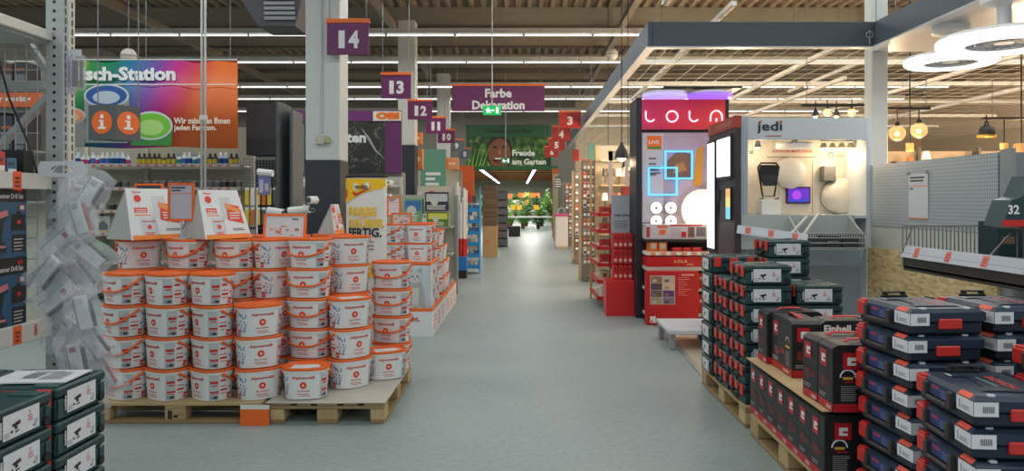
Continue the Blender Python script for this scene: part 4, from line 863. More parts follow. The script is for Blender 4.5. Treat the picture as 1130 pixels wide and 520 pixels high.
mb.add([(x, wy(x, .005), z) for x, z in ((-.09, zt - .14), (.06, zt - .12), (.06, zt - .06), (-.09, zt - .075))], [(0, 1, 2, 3)], WHITE); wtx('molto', -.075, zt - .125, .045, .12, BDK, .007)
wpoly([(-.10, zt - .17), (-.07, zt - .19), (.07, zt - .12), (.075, zt - .105), (-.06, zt - .165), (-.10, zt - .15)], RED, .006)
zz = lambda py: PZ(py, YT - .1)
wtx('FARBE', -.145, zz(239), .088, .27, YEL); wtx('DRÜBER', -.145, zz(251.5), .098, .33, YEL); wtx('FERTIG.', -.145, zz(262), .086, .31, BLACK)
wpoly([(-.185, zz(218)), (-.165, zz(218)), (-.165, zz(209)), (-.185, zz(209))], RED, .005)
for k in range(3): wstrip(lambda x: zz(268 + 4 * k), lambda x: zz(266.5 + 4 * k), MGREY, .004, -.14, .1, 6)
wpoly([(-.15, zz(286)), (-.10, zz(286)), (-.10, zz(277)), (-.15, zz(277))], RED, .005); mb.build('print', t, fix=False)
# curved white tent card behind
tent('white curved tent card half hidden behind the yellow totem', PX(366, 6.12), 6.12, ZS + 5 * (PITCH + .0005), .2, .25, R(80), d=.075)
# stack carrying that card
stack(-1.62, 6.12, ZS, 5, 10, 'in the stack carrying the curved card')
# paint rollers on a stand
def roller(label, px, py, Y, L, rz, ry):
    c = P(px, py, Y); t = thing('paint_roller', label, 'roller', c, group='white paint rollers by the dark pillar base'); t.rotation_euler = (0, R(ry), R(rz))
    mb = MB(); mb.tube([(-L / 2, 0, 0), (L / 2, 0, 0)], .045, M(222, 222, 218, .8, noise=.05, scale=60), 14); mb.build('sleeve', t); mb = MB(); mb.tube([(L / 2, 0, 0), (L / 2 + .012, 0, 0)], .03, M(60, 66, 76), 10); mb.tube([(-L / 2 - .012, 0, 0), (-L / 2, 0, 0)], .03, M(60, 66, 76), 10); mb.build('end_cap', t)
    mb = MB(); mb.tube([(L / 2 + .01, 0, 0), (L / 2 + .04, 0, 0), (L / 2 + .04, .10, -.03), (0, .12, -.05), (0, .12, -.35)], .006, STEEL, 6); mb.tube([(0, .12, -.20), (0, .12, -c.z + .03)], .016, RED, 8); mb.build('handle', t)
roller('white paint roller lying level beside the dark pillar base', 330, 232, 8.2, .24, 0, -6); roller('white paint roller pointing at the viewer before the pillar base', 345, 221, 8.1, .10, 55, 0); roller('white paint roller half hidden by the picture frame', 304, 234, 8.0, .18, -10, 8)
t = thing('roller_pack', 'bagged white paint roller hanging on the anthracite display', 'pack', P(293, 200, 9.5)); mb = MB(); mb.tube([(-.10, 0, .12), (.10, 0, .10)], .045, M(225, 225, 228, .7), 12); mb.build('sleeve', t); mb = MB(); mb.box(-.10, .06, .0, .015, -.18, .08, M(120, 120, 170, .4), .003); mb.build('card', t); mb = MB(); f = Fc(mb, (-.1, 0, -.18), (1, 0, 0), (0, 0, 1)); f.rect(.02, .03, .07, .2, M(190, 190, 215)); f.rect(.09, .05, .14, .15, M(200, 190, 190)); mb.build('print', t, fix=False); mb = MB(); mb.tube([(-.12, 0.02, -.2), (-.12, .02, -PZ(200, 9.5) + .002)], .012, M(210, 210, 214), 8); mb.build('pole', t)
# ------------------------------------------------------------------ cat display pallet and its buckets
cy0 = 8.27; cx1 = PX(477, cy0); cx0 = cx1 - .95; SKW = M(224, 226, 228, .5)
def skirt(label, y0, y1, txt, x1=cx1, x0=cx0):
    t = thing('pallet_skirt_display', label, 'display', (0, 0, 0), group='printed pallet skirts'); h = .29
    mb = MB(); mb.box(x0, x1, y0, y0 + .012, 0, h, SKW); mb.box(x1 - .012, x1, y0 + .012, y1, 0, h, SKW); mb.box(x0, x0 + .012, y0 + .012, y1, 0, h, SKW); mb.box(x0 + .012, x1 - .012, y0 + .012, y1, h - .03, h - .02, CARD); mb.build('skirt', t)
    mb = MB(); mb.box(x0 - .004, x1 + .004, y0 - .004, y0 + .016, h, h + .035, ORANGE); mb.box(x1 - .016, x1 + .004, y0 + .016, y1, h, h + .035, ORANGE); mb.build('orange_edge', t)
    mb = MB(); f = Fc(mb, (0, y0, 0), (1, 0, 0), (0, 0, 1))
    if txt: f.text('Schafft recht.', x1 - .60, .18, .055, BR, w=.45, bold=.03) if False else None; f.text('kauft recht.', x1 - .54, .175, .06, BR, w=.40, bold=.03); f.text('echt.', x1 - .42, .085, .05, BR, w=.16, bold=.03)
    f.o = Vector((x1, y0, 0)); f.u = Vector((0, 1, 0)); f.n = Vector((1, 0, 0)); L = y1 - y0
    for k in range(3): f.lines(.12 + k * L * .3, .06, .12 + k * L * .3 + L * .2, .24, 4, M(214, 120, 110), 1, .45, .4)
    mb.build('print', t, fix=False); return t
skirt('white pallet skirt with red text below the cat picture', cy0, 9.7, True); skirt('white pallet skirt beyond the cat display', 9.75, 11.2, False)
# cat carton
t = thing('cat_display_box', 'large printed display box with a grey kitten picture and orange top edge', 'display', (0, 0, 0)); X1 = cx1 - .03; X0 = X1 - .86; Ya, Yb, Za, Zb = 8.36, 9.2, .29, PZ(293, 8.36)
mb = MB(); mb.box(X0, X1, Ya, Yb, Za - .02, Zb, M(196, 206, 214, .5), .004); mb.build('carton', t); mb = MB(); mb.box(X0 - .005, X1 + .005, Ya - .005, Yb, Zb, Zb + .03, ORANGE, .003); mb.build('top_edge', t)
mb = MB(); f = Fc(mb, (X1, Ya, Za), (1, 0, 0), (0, 0, 1), .002); CG1 = M(176, 178, 178, .6, noise=.1, scale=30); CG2 = M(206, 208, 208, .6); Hc = Zb - Za
f.rect(-.42, 0, -.06, Hc, M(200, 214, 222), 0); f.rect(-.40, Hc * .45, -.30, Hc * .5, ORANGE, 1); f.disc(-.36, Hc * .78, .03, BR, 1)
f.poly([(-.33, .0), (-.32, .12), (-.29, .20), (-.27, .30), (-.23, .36), (-.13, .36), (-.09, .28), (-.07, .16), (-.06, .05), (-.09, 0)], CG1, 2)
f.disc(-.18, .385, .085, CG2, 3, 20, .07); f.poly([(-.255, .42), (-.262, .50), (-.20, .455)], CG1, 4); f.poly([(-.105, .42), (-.10, .50), (-.165, .455)], CG1, 4)
for sx in (-1, 1): f.disc(-.18 + sx * .03, .39, .011, BLACK, 5, 10)
f.poly([(-.19, .365), (-.17, .365), (-.18, .352)], M(150, 110, 110), 5); f.disc(-.22, .03, .035, CG2, 4, 12, .025); f.disc(-.13, .03, .035, CG2, 4, 12, .025); f.poly([(-.21, .05), (-.14, .05), (-.13, .26), (-.22, .26)], CG2, 3)
f.o = Vector((X1, Ya, Za)); f.u = Vector((0, 1, 0)); f.n = Vector((1, 0, 0)); f.rect(.02, 0, .18, Hc, M(220, 222, 226), 0)
for k in range(4):
    for j in range(3): f.rect(.22 + .2 * j, .03 + .12 * k, .34 + .2 * j, .09 + .12 * k, M(222, 110, 96) if (k + j) % 2 else M(230, 230, 232), 1)
mb.build('print', t, fix=False)
ZC = Zb + .0305
for k, (x, y, n, r, d) in enumerate(((X1 - .735, 8.55, 2, 166, 'on the cat box, leftmost'), (X1 - .45, 8.55, 2, 128, 'on the cat box, middle'), (X1 - .16, 8.54, 2, -10, 'on the cat box at the aisle edge'), (X1 - .17, 8.93, 2, 10, 'on the cat box behind the aisle edge'))):
    if k == 1: x -= .0
    stack(x, y, ZC, n, r, d)
ZR = .272
for k, (x, y, n) in enumerate(((X1 - .18, 9.42, 4), (X1 - .54, 9.42, 4), (X1 - .18, 9.98, 4), (X1 - .18, 10.36, 3), (X1 - .18, 10.74, 2), (X1 - .54, 9.98, 4))): stack(x, y, ZR, n, 20 + 9 * k, ['behind the cat box at the aisle', 'behind the cat box, inner stack', 'on the far skirt, nearest the aisle', 'second along the far skirt', 'last along the far skirt', 'on the far skirt, inner stack'][k])
ZK = ZC + 2 * PITCH + .002
price_sign('orange framed 49 price sheet above the cat box', 434.5, 228, 8.75, .165, .24, ZK, M(220, 222, 226, .4), True)
price_sign('small orange picture frame above the cat box buckets', 443, 242, 8.5, .24, .15, ZK, M(214, 200, 190, .4), False, 0, PICS)
# stacked picture cartons behind
for k, (px, py0, py1, wpx, c1, c2, lab) in enumerate(((456, 219, 246, 20, (120, 170, 120), (60, 120, 190), 'carton with a green meadow picture behind the cat box'), (482, 212, 233, 26, (44, 56, 70), (200, 205, 205), 'dark carton with a white face picture behind the cat box'), (483, 234, 250, 24, (96, 130, 60), (220, 220, 90), 'green yellow carton stack right of the meadow picture carton'), (468.5, 236, 250, 4.6, (200, 205, 210), (200, 90, 80), 'white roll carton between the picture cartons'), (424, 214, 236, 12, (196, 200, 206), (180, 90, 80), 'pale carton right of the yellow totem'))):
    Y = 11.6; c = P(px, py1, Y); W = wpx * Y / F; H = (py1 - py0) * Y / F; t = thing('picture_carton', lab, 'carton', (c.x, Y, c.z), group='picture cartons on the mid shelf'); mb = MB(); mb.box(-W / 2, W / 2, 0, .2, 0, H, M(*c1, .5), .004); mb.build('carton', t)
    mb = MB(); f = Fc(mb, (-W / 2, 0, 0), (1, 0, 0), (0, 0, 1), .002); f.rect(.02, H * .5, W - .02, H * .9, M(*c2, .5)); f.disc(W * .4, H * .5, H * .2, M(210, 214, 200), 1); f.lines(.03, H * .08, W - .03, H * .35, 3, M(230, 230, 220), 1, .5); mb.build('print', t, fix=False)
gondola('end_shelf', 'mid-distance goods shelf carrying picture cartons behind the cat box', PX(412, 11.6), PX(500, 11.6), 11.55, 12.2, [PZ(250, 11.6), .7, .25], PZ(215, 11.9), rail=False, m=M(150, 154, 150, .5))
# tube bundle in blue bin
c = P(508, 305, 14.6); t = thing('blue_bin', 'blue and black floor bin full of long tubes', 'bin', (c.x, c.y, 0)); mb = MB(); mb.box(-.15, .13, -.13, .13, 0, .16, BLACK, .004); mb.build('base', t); mb = MB(); mb.box(-.16, .14, -.14, .14, .16, .44, M(28, 112, 190, .45), .006); mb.build('tray', t)
rnd = random.Random(4)
for k in range(8):
    x = c.x - .12 + .034 * k; mb = MB(); tt = thing('tube', 'long white and red cardboard tube standing in the blue bin, %s from left' % ORD[k], 'tube', (x, c.y + (.03 if k % 2 else -.05), .4405), group='tubes in the blue bin'); hh = 1.05 + .35 * rnd.random() + (.3 if k in (2, 3) else 0); mb.tube([(0, 0, 0), (0, 0, .35)], .022, M(196, 44, 40, .45), 8); mb.build('lower_sleeve', tt); mb = MB(); mb.tube([(0, 0, .35), (0, 0, hh)], .02, M(216, 214, 214, .5), 8); mb.build('tube_body', tt)
# blue shelf stand
c = P(521, 300, 15.6); t = thing('blue_stand', 'bright blue free-standing shelf with pointed sides', 'stand', (c.x, c.y, 0)); BL = M(30, 132, 200, .45); zt = PZ(206, 15.6)
for sx in (-.19, .17): mb = MB(); mb.prism([(-.25, 0), (.25, 0), (.25, zt - .5), (.0, zt), (-.25, zt - .5)], (sx + .01, 0, 0), (0, 1, 0), (0, 0, 1), .02, BL); mb.build('side_panel', t)
for k in range(6): mb = MB(); mb.box(-.17, .16, -.25, .25, .12 + .24 * k, .15 + .24 * k, BL); mb.box(-.17, .16, -.262, -.25, .12 + .24 * k, .20 + .24 * k, BL); mb.build('shelf_board', t)
jar = {n_: tin_mesh((220, 222, 224), cc, .14, .05) for n_, cc in (('white', (226, 228, 230)), ('blue', (60, 110, 160)), ('grey', (150, 156, 160)))}
for k in range(6):
    for j in range(3): nm = random.choice(list(jar)); spawn(jar[nm], 'filler_jar', '%s jar on the blue stand, shelf %s from bottom, %s in row' % (nm, ORD[k], ORD[j]), 'jar', (c.x - .115 + .11 * j, c.y - .17, .1505 + .24 * k), 0, 'jars on the blue stand')
# brown carton tower
c = P(541, 283, 20.3); t = thing('carton_tower', 'tall brown stack display of flat cartons in mid aisle', 'stack', (c.x, c.y, 0)); mb = MB(); mb.box(-.20, .20, -.3, .3, 0, .86, M(170, 138, 102, .8, noise=.06), .006); mb.build('carton', t)
zt = PZ(205, 20.3)
for k in range(9): z = .861 + k * (zt - .862) / 9; mb = MB(); mb.box(-.2 - .02 * (k == 8), .2, -.3, .3, z, z + (zt - .862) / 9 - .006, M(96 + 8 * (k % 2), 78 + 6 * (k % 2), 62, .8), .004); mb.build('flat_carton', t)
mb = MB(); f = Fc(mb, (-.2, -.3, 0), (1, 0, 0), (0, 0, 1), .003); f.disc(.13, .42, .05, M(200, 100, 40)); mb.build('mark', t, fix=False)
c = P(554, 272, 24.8); t = thing('grey_rack', 'dark grey narrow rack of cartons left of the plant hall opening', 'rack', (c.x, c.y, 0)); mb = MB(); mb.box(-.19, .19, .25, .3, 0, 1.9, M(70, 74, 78)); mb.build('back_panel', t)
for k in range(7): mb = MB(); mb.box(-.19, .19, -.3, .25, .05 + .26 * k, .07 + .26 * k, M(110, 114, 118)); mb.build('shelf_board', t)
for k in range(7): mb = MB(); b = tag(MB().box(c.x - .17, c.x + .17, c.y - .27, c.y + .2, .0705 + .26 * k, .27 + .26 * k, M(88 + 10 * (k % 3), 94, 100, .5), .006).build('grey_carton'), 'grey carton on the narrow dark rack, %s from the bottom' % ORD[k], 'carton', 'cartons on the narrow dark rack')
# orange boards and cartons on end shelves by pillars
for k, (px0, px1, py0, py1, Y, cc, lab) in enumerate(((480, 494, 174, 187, 23.5, (226, 110, 50), 'orange carton on top of the far shelf'), (494, 506, 174, 187, 23.95, (206, 150, 110), 'beige carton on top of the far shelf'), (459, 465, 146, 159, 18.2, (206, 120, 60), 'upper orange parcel beside the slim pillar'), (459, 466, 164, 187, 18.2, (196, 130, 80), 'lower orange parcel beside the slim pillar'))):
    a, b = P(px0, py1, Y), P(px1, py0, Y); t = tag(MB().box(a.x, b.x, Y, Y + .3, a.z, b.z, M(*cc, .6), .006).build('wrapped_carton'), lab, 'carton')
    f = MB(); q = Fc(f, (a.x, Y, a.z), (1, 0, 0), (0, 0, 1), .003); q.rect(.04, (b.z - a.z) * .4, (b.x - a.x) * .7, (b.z - a.z) * .6, M(230, 200, 170)); f.build('print', t, fix=False)
gondola('far_shelf', 'tall far shelf below the orange cartons left of the aisle', PX(458, 23.5), PX(507, 23.5), 23.4, 24.2, [.3, .8, 1.3, 1.8], PZ(187.2, 23.5), rail=False, m=M(140, 150, 140, .5))
mb = MB(); a, b = P(499, 262, 27.5), P(523, 183, 27.5); mb.box(a.x, b.x, 27.5, 27.6, 0, b.z, M(206, 88, 36, .6)); t = tag(mb.build('orange_partition'), 'orange partition panel left of the plant hall opening', 'panel')
a, b = P(464, 255, 21.0), P(492, 165, 21.0); mb = MB(); mb.box(a.x, b.x, 21.0, 21.1, 0, b.z, M(96, 150, 130, .5)); t = tag(mb.build('green_board'), 'pale green board with white text lines behind the slim pillar', 'board')
mb = MB(); f = Fc(mb, (a.x, 21.0, 1.5), (1, 0, 0), (0, 0, 1), .004); f.lines(.15, .2, .6, .95, 5, M(226, 230, 228), 0, .55, .4); mb.build('print', t, fix=False)
# left aisle end shelves in the distance with goods
for k, (px0, px1, Y, top) in enumerate(((458, 500, 17.0, 205), (505, 528, 22.5, 222))):
    x0, x1 = PX(px0, Y), PX(px1, Y); gondola('aisle_end_shelf', ['aisle end shelf with mixed packs behind the tubes', 'distant aisle end shelf behind the brown carton tower'][k], x0, x1, Y, Y + .6, [.3, .7, 1.1, 1.5], PZ(top, Y), rail=False, m=M(170, 172, 170, .5))
    rnd = random.Random(30 + k); kk = 0
    for z in (.3005, .7005, 1.1005, 1.5005):
        x = x0 + .1
        while x < x1 - .08:
            cc = rnd.choice([(200, 204, 206), (70, 80, 90), (190, 60, 50), (90, 120, 80), (60, 100, 150), (210, 190, 90)]); h = rnd.uniform(.18, .3)
            tag(MB().box(x - .055, x + .055, Y + .05, Y + .3, z, z + h, M(*cc, .5), .004).build('mixed_pack'), 'small mixed pack on %s, %s counted from the bottom left' % (['the shelf behind the tubes', 'the shelf behind the brown tower'][k], ORD[kk]), 'pack', 'mixed packs on aisle end shelves'); kk = min(kk + 1, 39); x += .135
# ------------------------------------------------------------------ plant hall contents
def plant(label, x, y, z, h, r, tone, flower=None, seed=0):
    rnd = random.Random(seed); t = thing('potted_plant', label, 'plant', (x, y, z), group='potted plants in the plant hall')
    mb = MB(); mb.lathe([(r * .3, 0), (r * .4, h * .22), (r * .43, h * .22), (r * .36, h * .2)], M(110, 76, 56, .7), 12); mb.build('pot', t)
    mb = MB(); LM = M(*tone, .6)
    for k in range(int(420 * (r / .24) ** 2)):
        a = rnd.uniform(0, 2 * PI); rr = r * math.sqrt(rnd.random()); zz = h * (.2 + .8 * rnd.random() * (1 - .5 * rr / r)); p = Vector((rr * math.cos(a), rr * math.sin(a), zz)); d = Vector((math.cos(a), math.sin(a), rnd.uniform(-.2, .9))).normalized(); s_ = d.cross(Vector((0, 0, 1))).normalized(); l = rnd.uniform(.11, .18)
        mb.add([p, p + d * l * .5 + s_ * l * .3, p + d * l, p + d * l * .5 - s_ * l * .3], [(0, 1, 2, 3)], LM)
    g = mb.build('foliage', t, fix=False)
    if flower:
        mb = MB()
        for k in range(18): a = rnd.uniform(0, 2 * PI); rr = r * rnd.random(); mb.sphere((rr * math.cos(a), rr * math.sin(a), h * rnd.uniform(.6, 1.05)), .035, M(*flower, .5), 6, 4)
        mb.build('blossoms', t)
for k, (y, zz) in enumerate(((38.0, .75), (42.5, 1.0))):
    t = thing('plant_table', ['nearer plant table in the plant hall', 'farther raised plant table in the plant hall'][k], 'table', (0, y, 0)); mb = MB(); mb.box(-2.6, 2.2, -.5, .5, zz - .06, zz, M(200, 204, 204, .5), .006); mb.build('table_top', t)
    for x in (-2.5, 2.1):
        for dy in (-.4, .4): mb = MB(); mb.box(x - .04, x + .04, dy - .04, dy + .04, 0, zz - .06, M(150, 150, 150, .5)); mb.build('leg', t)
    for j in range(8):
        tone = [(70, 140, 50), (110, 176, 66), (60, 120, 50), (140, 190, 84)][(j + k) % 4]; fl = [None, None, (240, 150, 30), None, (240, 240, 236)][(j * 3 + k) % 5]
        plant('leafy potted plant, %s from the left on the %s plant table' % (ORD[j], ['nearer', 'farther'][k]), -2.3 + .62 * j, y + .05 * (j % 2), zz + .0005, [.75, 1.15][k] * (1 + .2 * math.sin(j * 2.2)), .22, tone, fl, j + 20 * k)
for k, px in enumerate((556, 566, 573, 592)):
    c = P(px, 231 if k % 2 else 236, 37.2); t = thing('plant_price_sign', '%s small yellow price sign among the plants' % ['leftmost', 'second', 'third', 'rightmost'][k], 'sign', (c.x, 37.6, .751)); mb = MB(); mb.box(-.12, .12, -.005, .005, .35, .6, M(240, 170, 40, .5)); mb.build('card', t); mb = MB(); mb.box(-.01, .01, -.005, .005, 0, .35, STEEL); mb.build('stick', t)
for k, (px0, px1, py0, py1, Y, cc) in enumerate(((552, 566, 214, 219, 50, (230, 120, 50)), (571, 596, 213, 218, 50, (232, 116, 40)), (561, 584, 224, 228, 45, (60, 70, 60)))):
    a, b = P(px0, py1, Y), P(px1, py0, Y); t = thing('hanging_board', ['left orange board hanging deep in the plant hall', 'right orange board hanging deep in the plant hall', 'dark lettered board hanging over the plant tables'][k], 'board', (0, 0, 0)); mb = MB(); mb.box(a.x, b.x, Y, Y + .05, a.z, b.z, M(*cc, .6)); mb.build('board', t); mb = MB(); wires(mb, [(a.x + .1, Y + .02, b.z), (b.x - .1, Y + .02, b.z)], 3.3); mb.build('wire', t)
for j in range(7):
    plant('big leafy bush standing on the plant hall floor, %s from the left' % ORD[j], -2.7 + .95 * j, 44.6 + .3 * (j % 2), 0.0005, 1.75 + .3 * math.sin(j * 1.7), .34, [(64, 130, 48), (100, 166, 62), (124, 176, 76)][j % 3], None, 90 + j)
for j in range(6):
    plant('low leafy bush on the floor between the plant tables, %s from the left' % ORD[j], -2.6 + .85 * j, 40.2, 0.0005, 1.35 + .25 * math.sin(j * 2.9), .30, [(100, 166, 62), (60, 120, 48), (130, 180, 76)][j % 3], [None, (240, 150, 30), (240, 240, 236)][j % 3], 140 + j)
# dark crate at the opening, left
t = tag(MB().box(PX(561, 31.5), PX(574, 31.5), 31.6, 32.1, 0, .45, M(44, 44, 46, .6), .01).build('dark_crate'), 'dark crate on the floor in front of the plants', 'crate')
# ------------------------------------------------------------------ right: suspended grey frame, wire grid, rails
FG = M(76, 87, 99, .45); FX0, FX1, FY0, FY1, FZ0, FZ1 = 1.54, 4.36, 9.0, 26.0, 3.47, 3.78
t = thing('suspended_frame', 'large grey suspended ceiling frame above the lamp department', 'ceiling frame', (0, 0, 0))
for (a, b, c_, d) in ((FX0, FX0 + .06, FY0, FY1), (FX0 + .06, FX1, FY0, FY0 + .06), (FX1, FX1 + .06, 3.4, FY0 + .06)): mb = MB(); mb.box(a, b, c_, d, FZ0, FZ1, FG, .004); bm_ = mb.build('frame_beam', t)
mb = MB(); mb.box(FX0 - .02, FX0 + .09, FY0 - .02, FY1, FZ0 - .015, FZ0, M(196, 200, 204, .4)); mb.build('edge_profile', t); mb = MB(); mb.box(FX1 - .04, FX1 + .10, 3.4, FY0, FZ0 - .02, FZ0, M(190, 198, 206, .35)); mb.build('edge_profile', t); mb = MB(); mb.box(FX0 + .09, FX1 - .04, FY0 - .02, FY0 + .09, FZ0 - .015, FZ0, M(196, 200, 204, .4)); mb.build('edge_profile', t)
mb = MB(); wires(mb, [(FX0 + .03, FY0 + .03, FZ1), (FX1 + .03, FY0 + .03, FZ1), (FX0 + .03, 17, FZ1), (FX1 + .03, 5, FZ1)], RZ - .02); mb.build('suspension_wire', t)
mb = MB(); mb.tube([(FX1 - .08, FY0 - .03, FZ0 + .02), (FX1 - .08, FY0 - .03, FZ0 + .20)], .008, STEEL, 6); mb.tube([(FX1 - .08 + .04 * math.cos(a), FY0 - .03, FZ0 + .14 + .04 * math.sin(a)) for a in [2 * PI * i / 12 for i in range(12)]], .008, STEEL, 6, True); mb.build('eye_hook', t)
WG = M(176, 168, 156, .5)
t = thing('wire_grid', 'pale wire grid ceiling inside the grey suspended frame', 'wire grid', (0, 0, 0)); mb = MB(); x = FX0 + .2
while x < 15: mb.box(x - .003, x + .003, FY0 + .1 if x < FX1 else FY0, FY1 + 3, FZ1, FZ1 + .006, WG); x += .36
g = mb.build('long_wires', t); g['kind'] = 'stuff'; mb = MB(); y = FY0 + .2
while y < FY1 + 3: mb.box(FX0 + .06, 15, y - .003, y + .003, FZ1 + .01, FZ1 + .016, WG); y += .45
g = mb.build('cross_wires', t); g['kind'] = 'stuff'
RL = M(206, 206, 202, .45)
for k, (x, y0, y1, z) in enumerate(((4.87, 9.2, 19, 3.92), (8.1, 11, 20, 3.92), (1.75, 7.0, 9.0, 3.98), (6.6, 9.2, 18, 4.25), (2.9, 10, 20, 4.25), (10.5, 12, 28, 3.9), (6.2, 14, 29, 3.9))):
    t = thing('track_rail', ['long pale track rail running back above the lit lamp cabinet', 'pale track rail above the glass globe pendants', 'short pale rail joining the corner of the grey frame', 'high track rail far right under the roof', 'high track rail above the red lamp display', 'far track rail behind the dome pendant', 'far track rail behind the glass globe pendants'][k], 'track rail', (0, 0, 0), group='pale ceiling track rails'); mb = MB(); mb.box(x - .04, x + .04, y0, y1, z, z + .06, RL, .003); mb.build('rail', t)
    mb = MB(); mb.box(x - .02, x + .02, y0, y1, z - .012, z, M(120, 120, 118)); mb.build('conductor_slot', t); mb = MB(); wires(mb, [(x, y0 + .3, z + .06), (x, y1 - .3, z + .06)], RZ - .02); mb.build('wire', t)
for k, (y, z) in enumerate(((10.8, 4.05), (13.2, 4.05), (15.6, 4.05), (18.5, 4.05), (21.5, 4.05), (24.5, 4.05))):
    t = thing('cross_rail', 'pale cross rail under the roof above the lamps, %s from the front' % ORD[k], 'track rail', (0, 0, 0), group='pale ceiling cross rails'); mb = MB(); mb.box(2.0, 14, y - .04, y + .04, z, z + .07, RL, .003); mb.build('rail', t); mb = MB(); wires(mb, [(2.4, y, z + .07), (7, y, z + .07), (13, y, z + .07)], RZ - .02); mb.build('wire', t)
# silver ceiling panel with two ring fans
t = thing('ceiling_panel', 'silver ceiling panel holding the two ring lamps', 'panel', (0, 0, 0)); mb = MB(); mb.box(FX1 + .10, 7.2, 4.6, 9.3, FZ0 - .005, FZ0 + .03, M(186, 192, 198, .3, .4)); mb.build('panel', t); mb = MB(); mb.box(FX1 + .10, 7.2, 4.55, 4.6, FZ0 - .02, FZ1, FG); mb.build('front_edge', t)
RINGE = M(255, 252, 250, .5, emit=1.5)
def ring_fan(label, px, py, Y, R1):
    X, Zr = PX(px, Y), PZ(py, Y); t = thing('ring_fan_lamp', label, 'lamp', (X, Y, Zr), group='ring ceiling fan lamps'); R0 = R1 * .56
    mb = MB(); mb.lathe([(R0, -.03), (R0 + .03, -.045), (R1 - .03, -.045), (R1, -.02), (R1, .02)], RINGE, 40, caps=False); mb.build('light_ring', t)
    mb = MB(); mb.lathe([(R1, .02), (R1 - .02, .05), (R0 + .02, .05), (R0, .03), (R0, -.03)], M(235, 236, 238, .4), 40, caps=False); mb.build('housing', t)
    mb = MB()
    for k in range(30): a = 2 * PI * k / 30; mb.bar((.07 * math.cos(a), .07 * math.sin(a), -.01), (R0 * math.cos(a), R0 * math.sin(a), -.01), .008, .008, M(150, 160, 176, .4))
    for rr in (.25, .5, .75): mb.tube([(R0 * rr * math.cos(2 * PI * i / 24), R0 * rr * math.sin(2 * PI * i / 24), -.012) for i in range(24)], .005, M(150, 160, 176, .4), 5, True)
    mb.build('guard_grille', t)
    for k in range(5): a = 2 * PI * k / 5; mb = MB(); mb.bar((.06 * math.cos(a), .06 * math.sin(a), .02), (R0 * .9 * math.cos(a + .3), R0 * .9 * math.sin(a + .3), .025), .12, .008, M(170, 176, 186, .4)); mb.build('fan_blade', t)
    mb = MB(); mb.lathe([(.08, -.02), (.09, .03), (.06, .05), (.06, FZ0 - Zr - .12), (.19, FZ0 - Zr - .09), (.19, FZ0 - Zr - .0055)], M(226, 226, 226, .4), 24); mb.build('canopy', t)
    l = bpy.data.lights.new('ring_lamp_light', 'AREA'); l.shape = 'DISK'; l.size = 2 * R1; l.energy = 14; l.color = (1, .98, .95); o = bpy.data.objects.new('ring_lamp_light', l); COL.objects.link(o); o.location = (X, Y, Zr - .06)
ring_fan('bright ring ceiling fan lamp nearer the grey frame corner', 1049, 67, 7.9, .46); ring_fan('bright ring ceiling fan lamp cut by the right photo edge', 1108, 45.5, 6.7, .56)
# ------------------------------------------------------------------ LOLA neon display
YL = 9.6; lx = lambda px: PX(px, YL); lz = lambda py: PZ(py, YL)
t = thing('neon_lamp_display', 'tall red and black lamp display with neon lettering and blue light squares', 'display', (0, 0, 0))
for a, b in ((702, 708), (800, 804)): mb = MB(); mb.box(lx(a), lx(b), YL - .02, YL + .6, 0, lz(108), M(30, 32, 40, .45), .004); mb.build('frame_post', t)
mb = MB(); mb.box(lx(708), lx(800), YL + .02, YL + .5, lz(146.5), lz(143), BLACK); mb.build('shadow_gap', t)
def grad_red():
    m, nt, p = nodemat('neon_header', .4); tc = nt.nodes.new('ShaderNodeTexCoord'); s_ = nt.nodes.new('ShaderNodeSeparateXYZ'); nt.links.new(tc.outputs['Object'], s_.inputs[0]); mr = nt.nodes.new('ShaderNodeMapRange'); mr.inputs[1].default_value = lx(708); mr.inputs[2].default_value = lx(800); nt.links.new(s_.outputs['X'], mr.inputs[0])
    r = ramp(nt, [(0.0, (206, 44, 92)), (0.5, (216, 40, 70)), (1.0, (224, 62, 48))]); nt.links.new(mr.outputs[0], r.inputs[0]); nt.links.new(r.outputs[0], p.inputs['Base Color']); nt.links.new(r.outputs[0], p.inputs['Emission Color']); p.inputs['Emission Strength'].default_value = .12; return m
mb = MB(); mb.box(lx(708), lx(800), YL - .02, YL + .1, lz(143), lz(110), grad_red()); hdr = mb.build('header', t)
NEON = M(255, 226, 240, .4, emit=1.3); s1 = YL / F; yy = YL - .045
def npts(pts): return [(lx(a), yy, lz(b)) for a, b in pts]
arc = lambda cx, cy, rx, ry, a0, a1, n=12: [(cx + rx * math.cos(R(a0 + (a1 - a0) * i / n)), cy - ry * math.sin(R(a0 + (a1 - a0) * i / n))) for i in range(n + 1)]
for nm, pts, cl in (('neon_letter', [(712, 123), (712, 129)] + arc(717, 129.5, 5, 5, 180, 330), False), ('neon_letter', arc(741, 129, 6.2, 6, 0, 345), True), ('neon_letter', [(760, 123), (760, 129)] + arc(765, 129.5, 5, 5, 180, 330), False), ('neon_letter', [(783, 134.5)] + arc(789.5, 129.5, 6.3, 6.8, 180, 0) + [(796, 134.5)], False), ('neon_letter', [(789.5, 131), (789.5, 134.5)], False)):
    mb = MB(); mb.tube(npts(pts), .010, NEON, 6, cl); mb.build(nm, hdr)
VIO = M(160, 110, 250, .4, emit=.75); VIO2 = M(186, 170, 250, .4, emit=.8)
mb = MB(); mb.box(lx(728), lx(812), YL - .3, YL + .4, lz(101), lz(99), BLACK); mb.build('lamp_carrier', t)
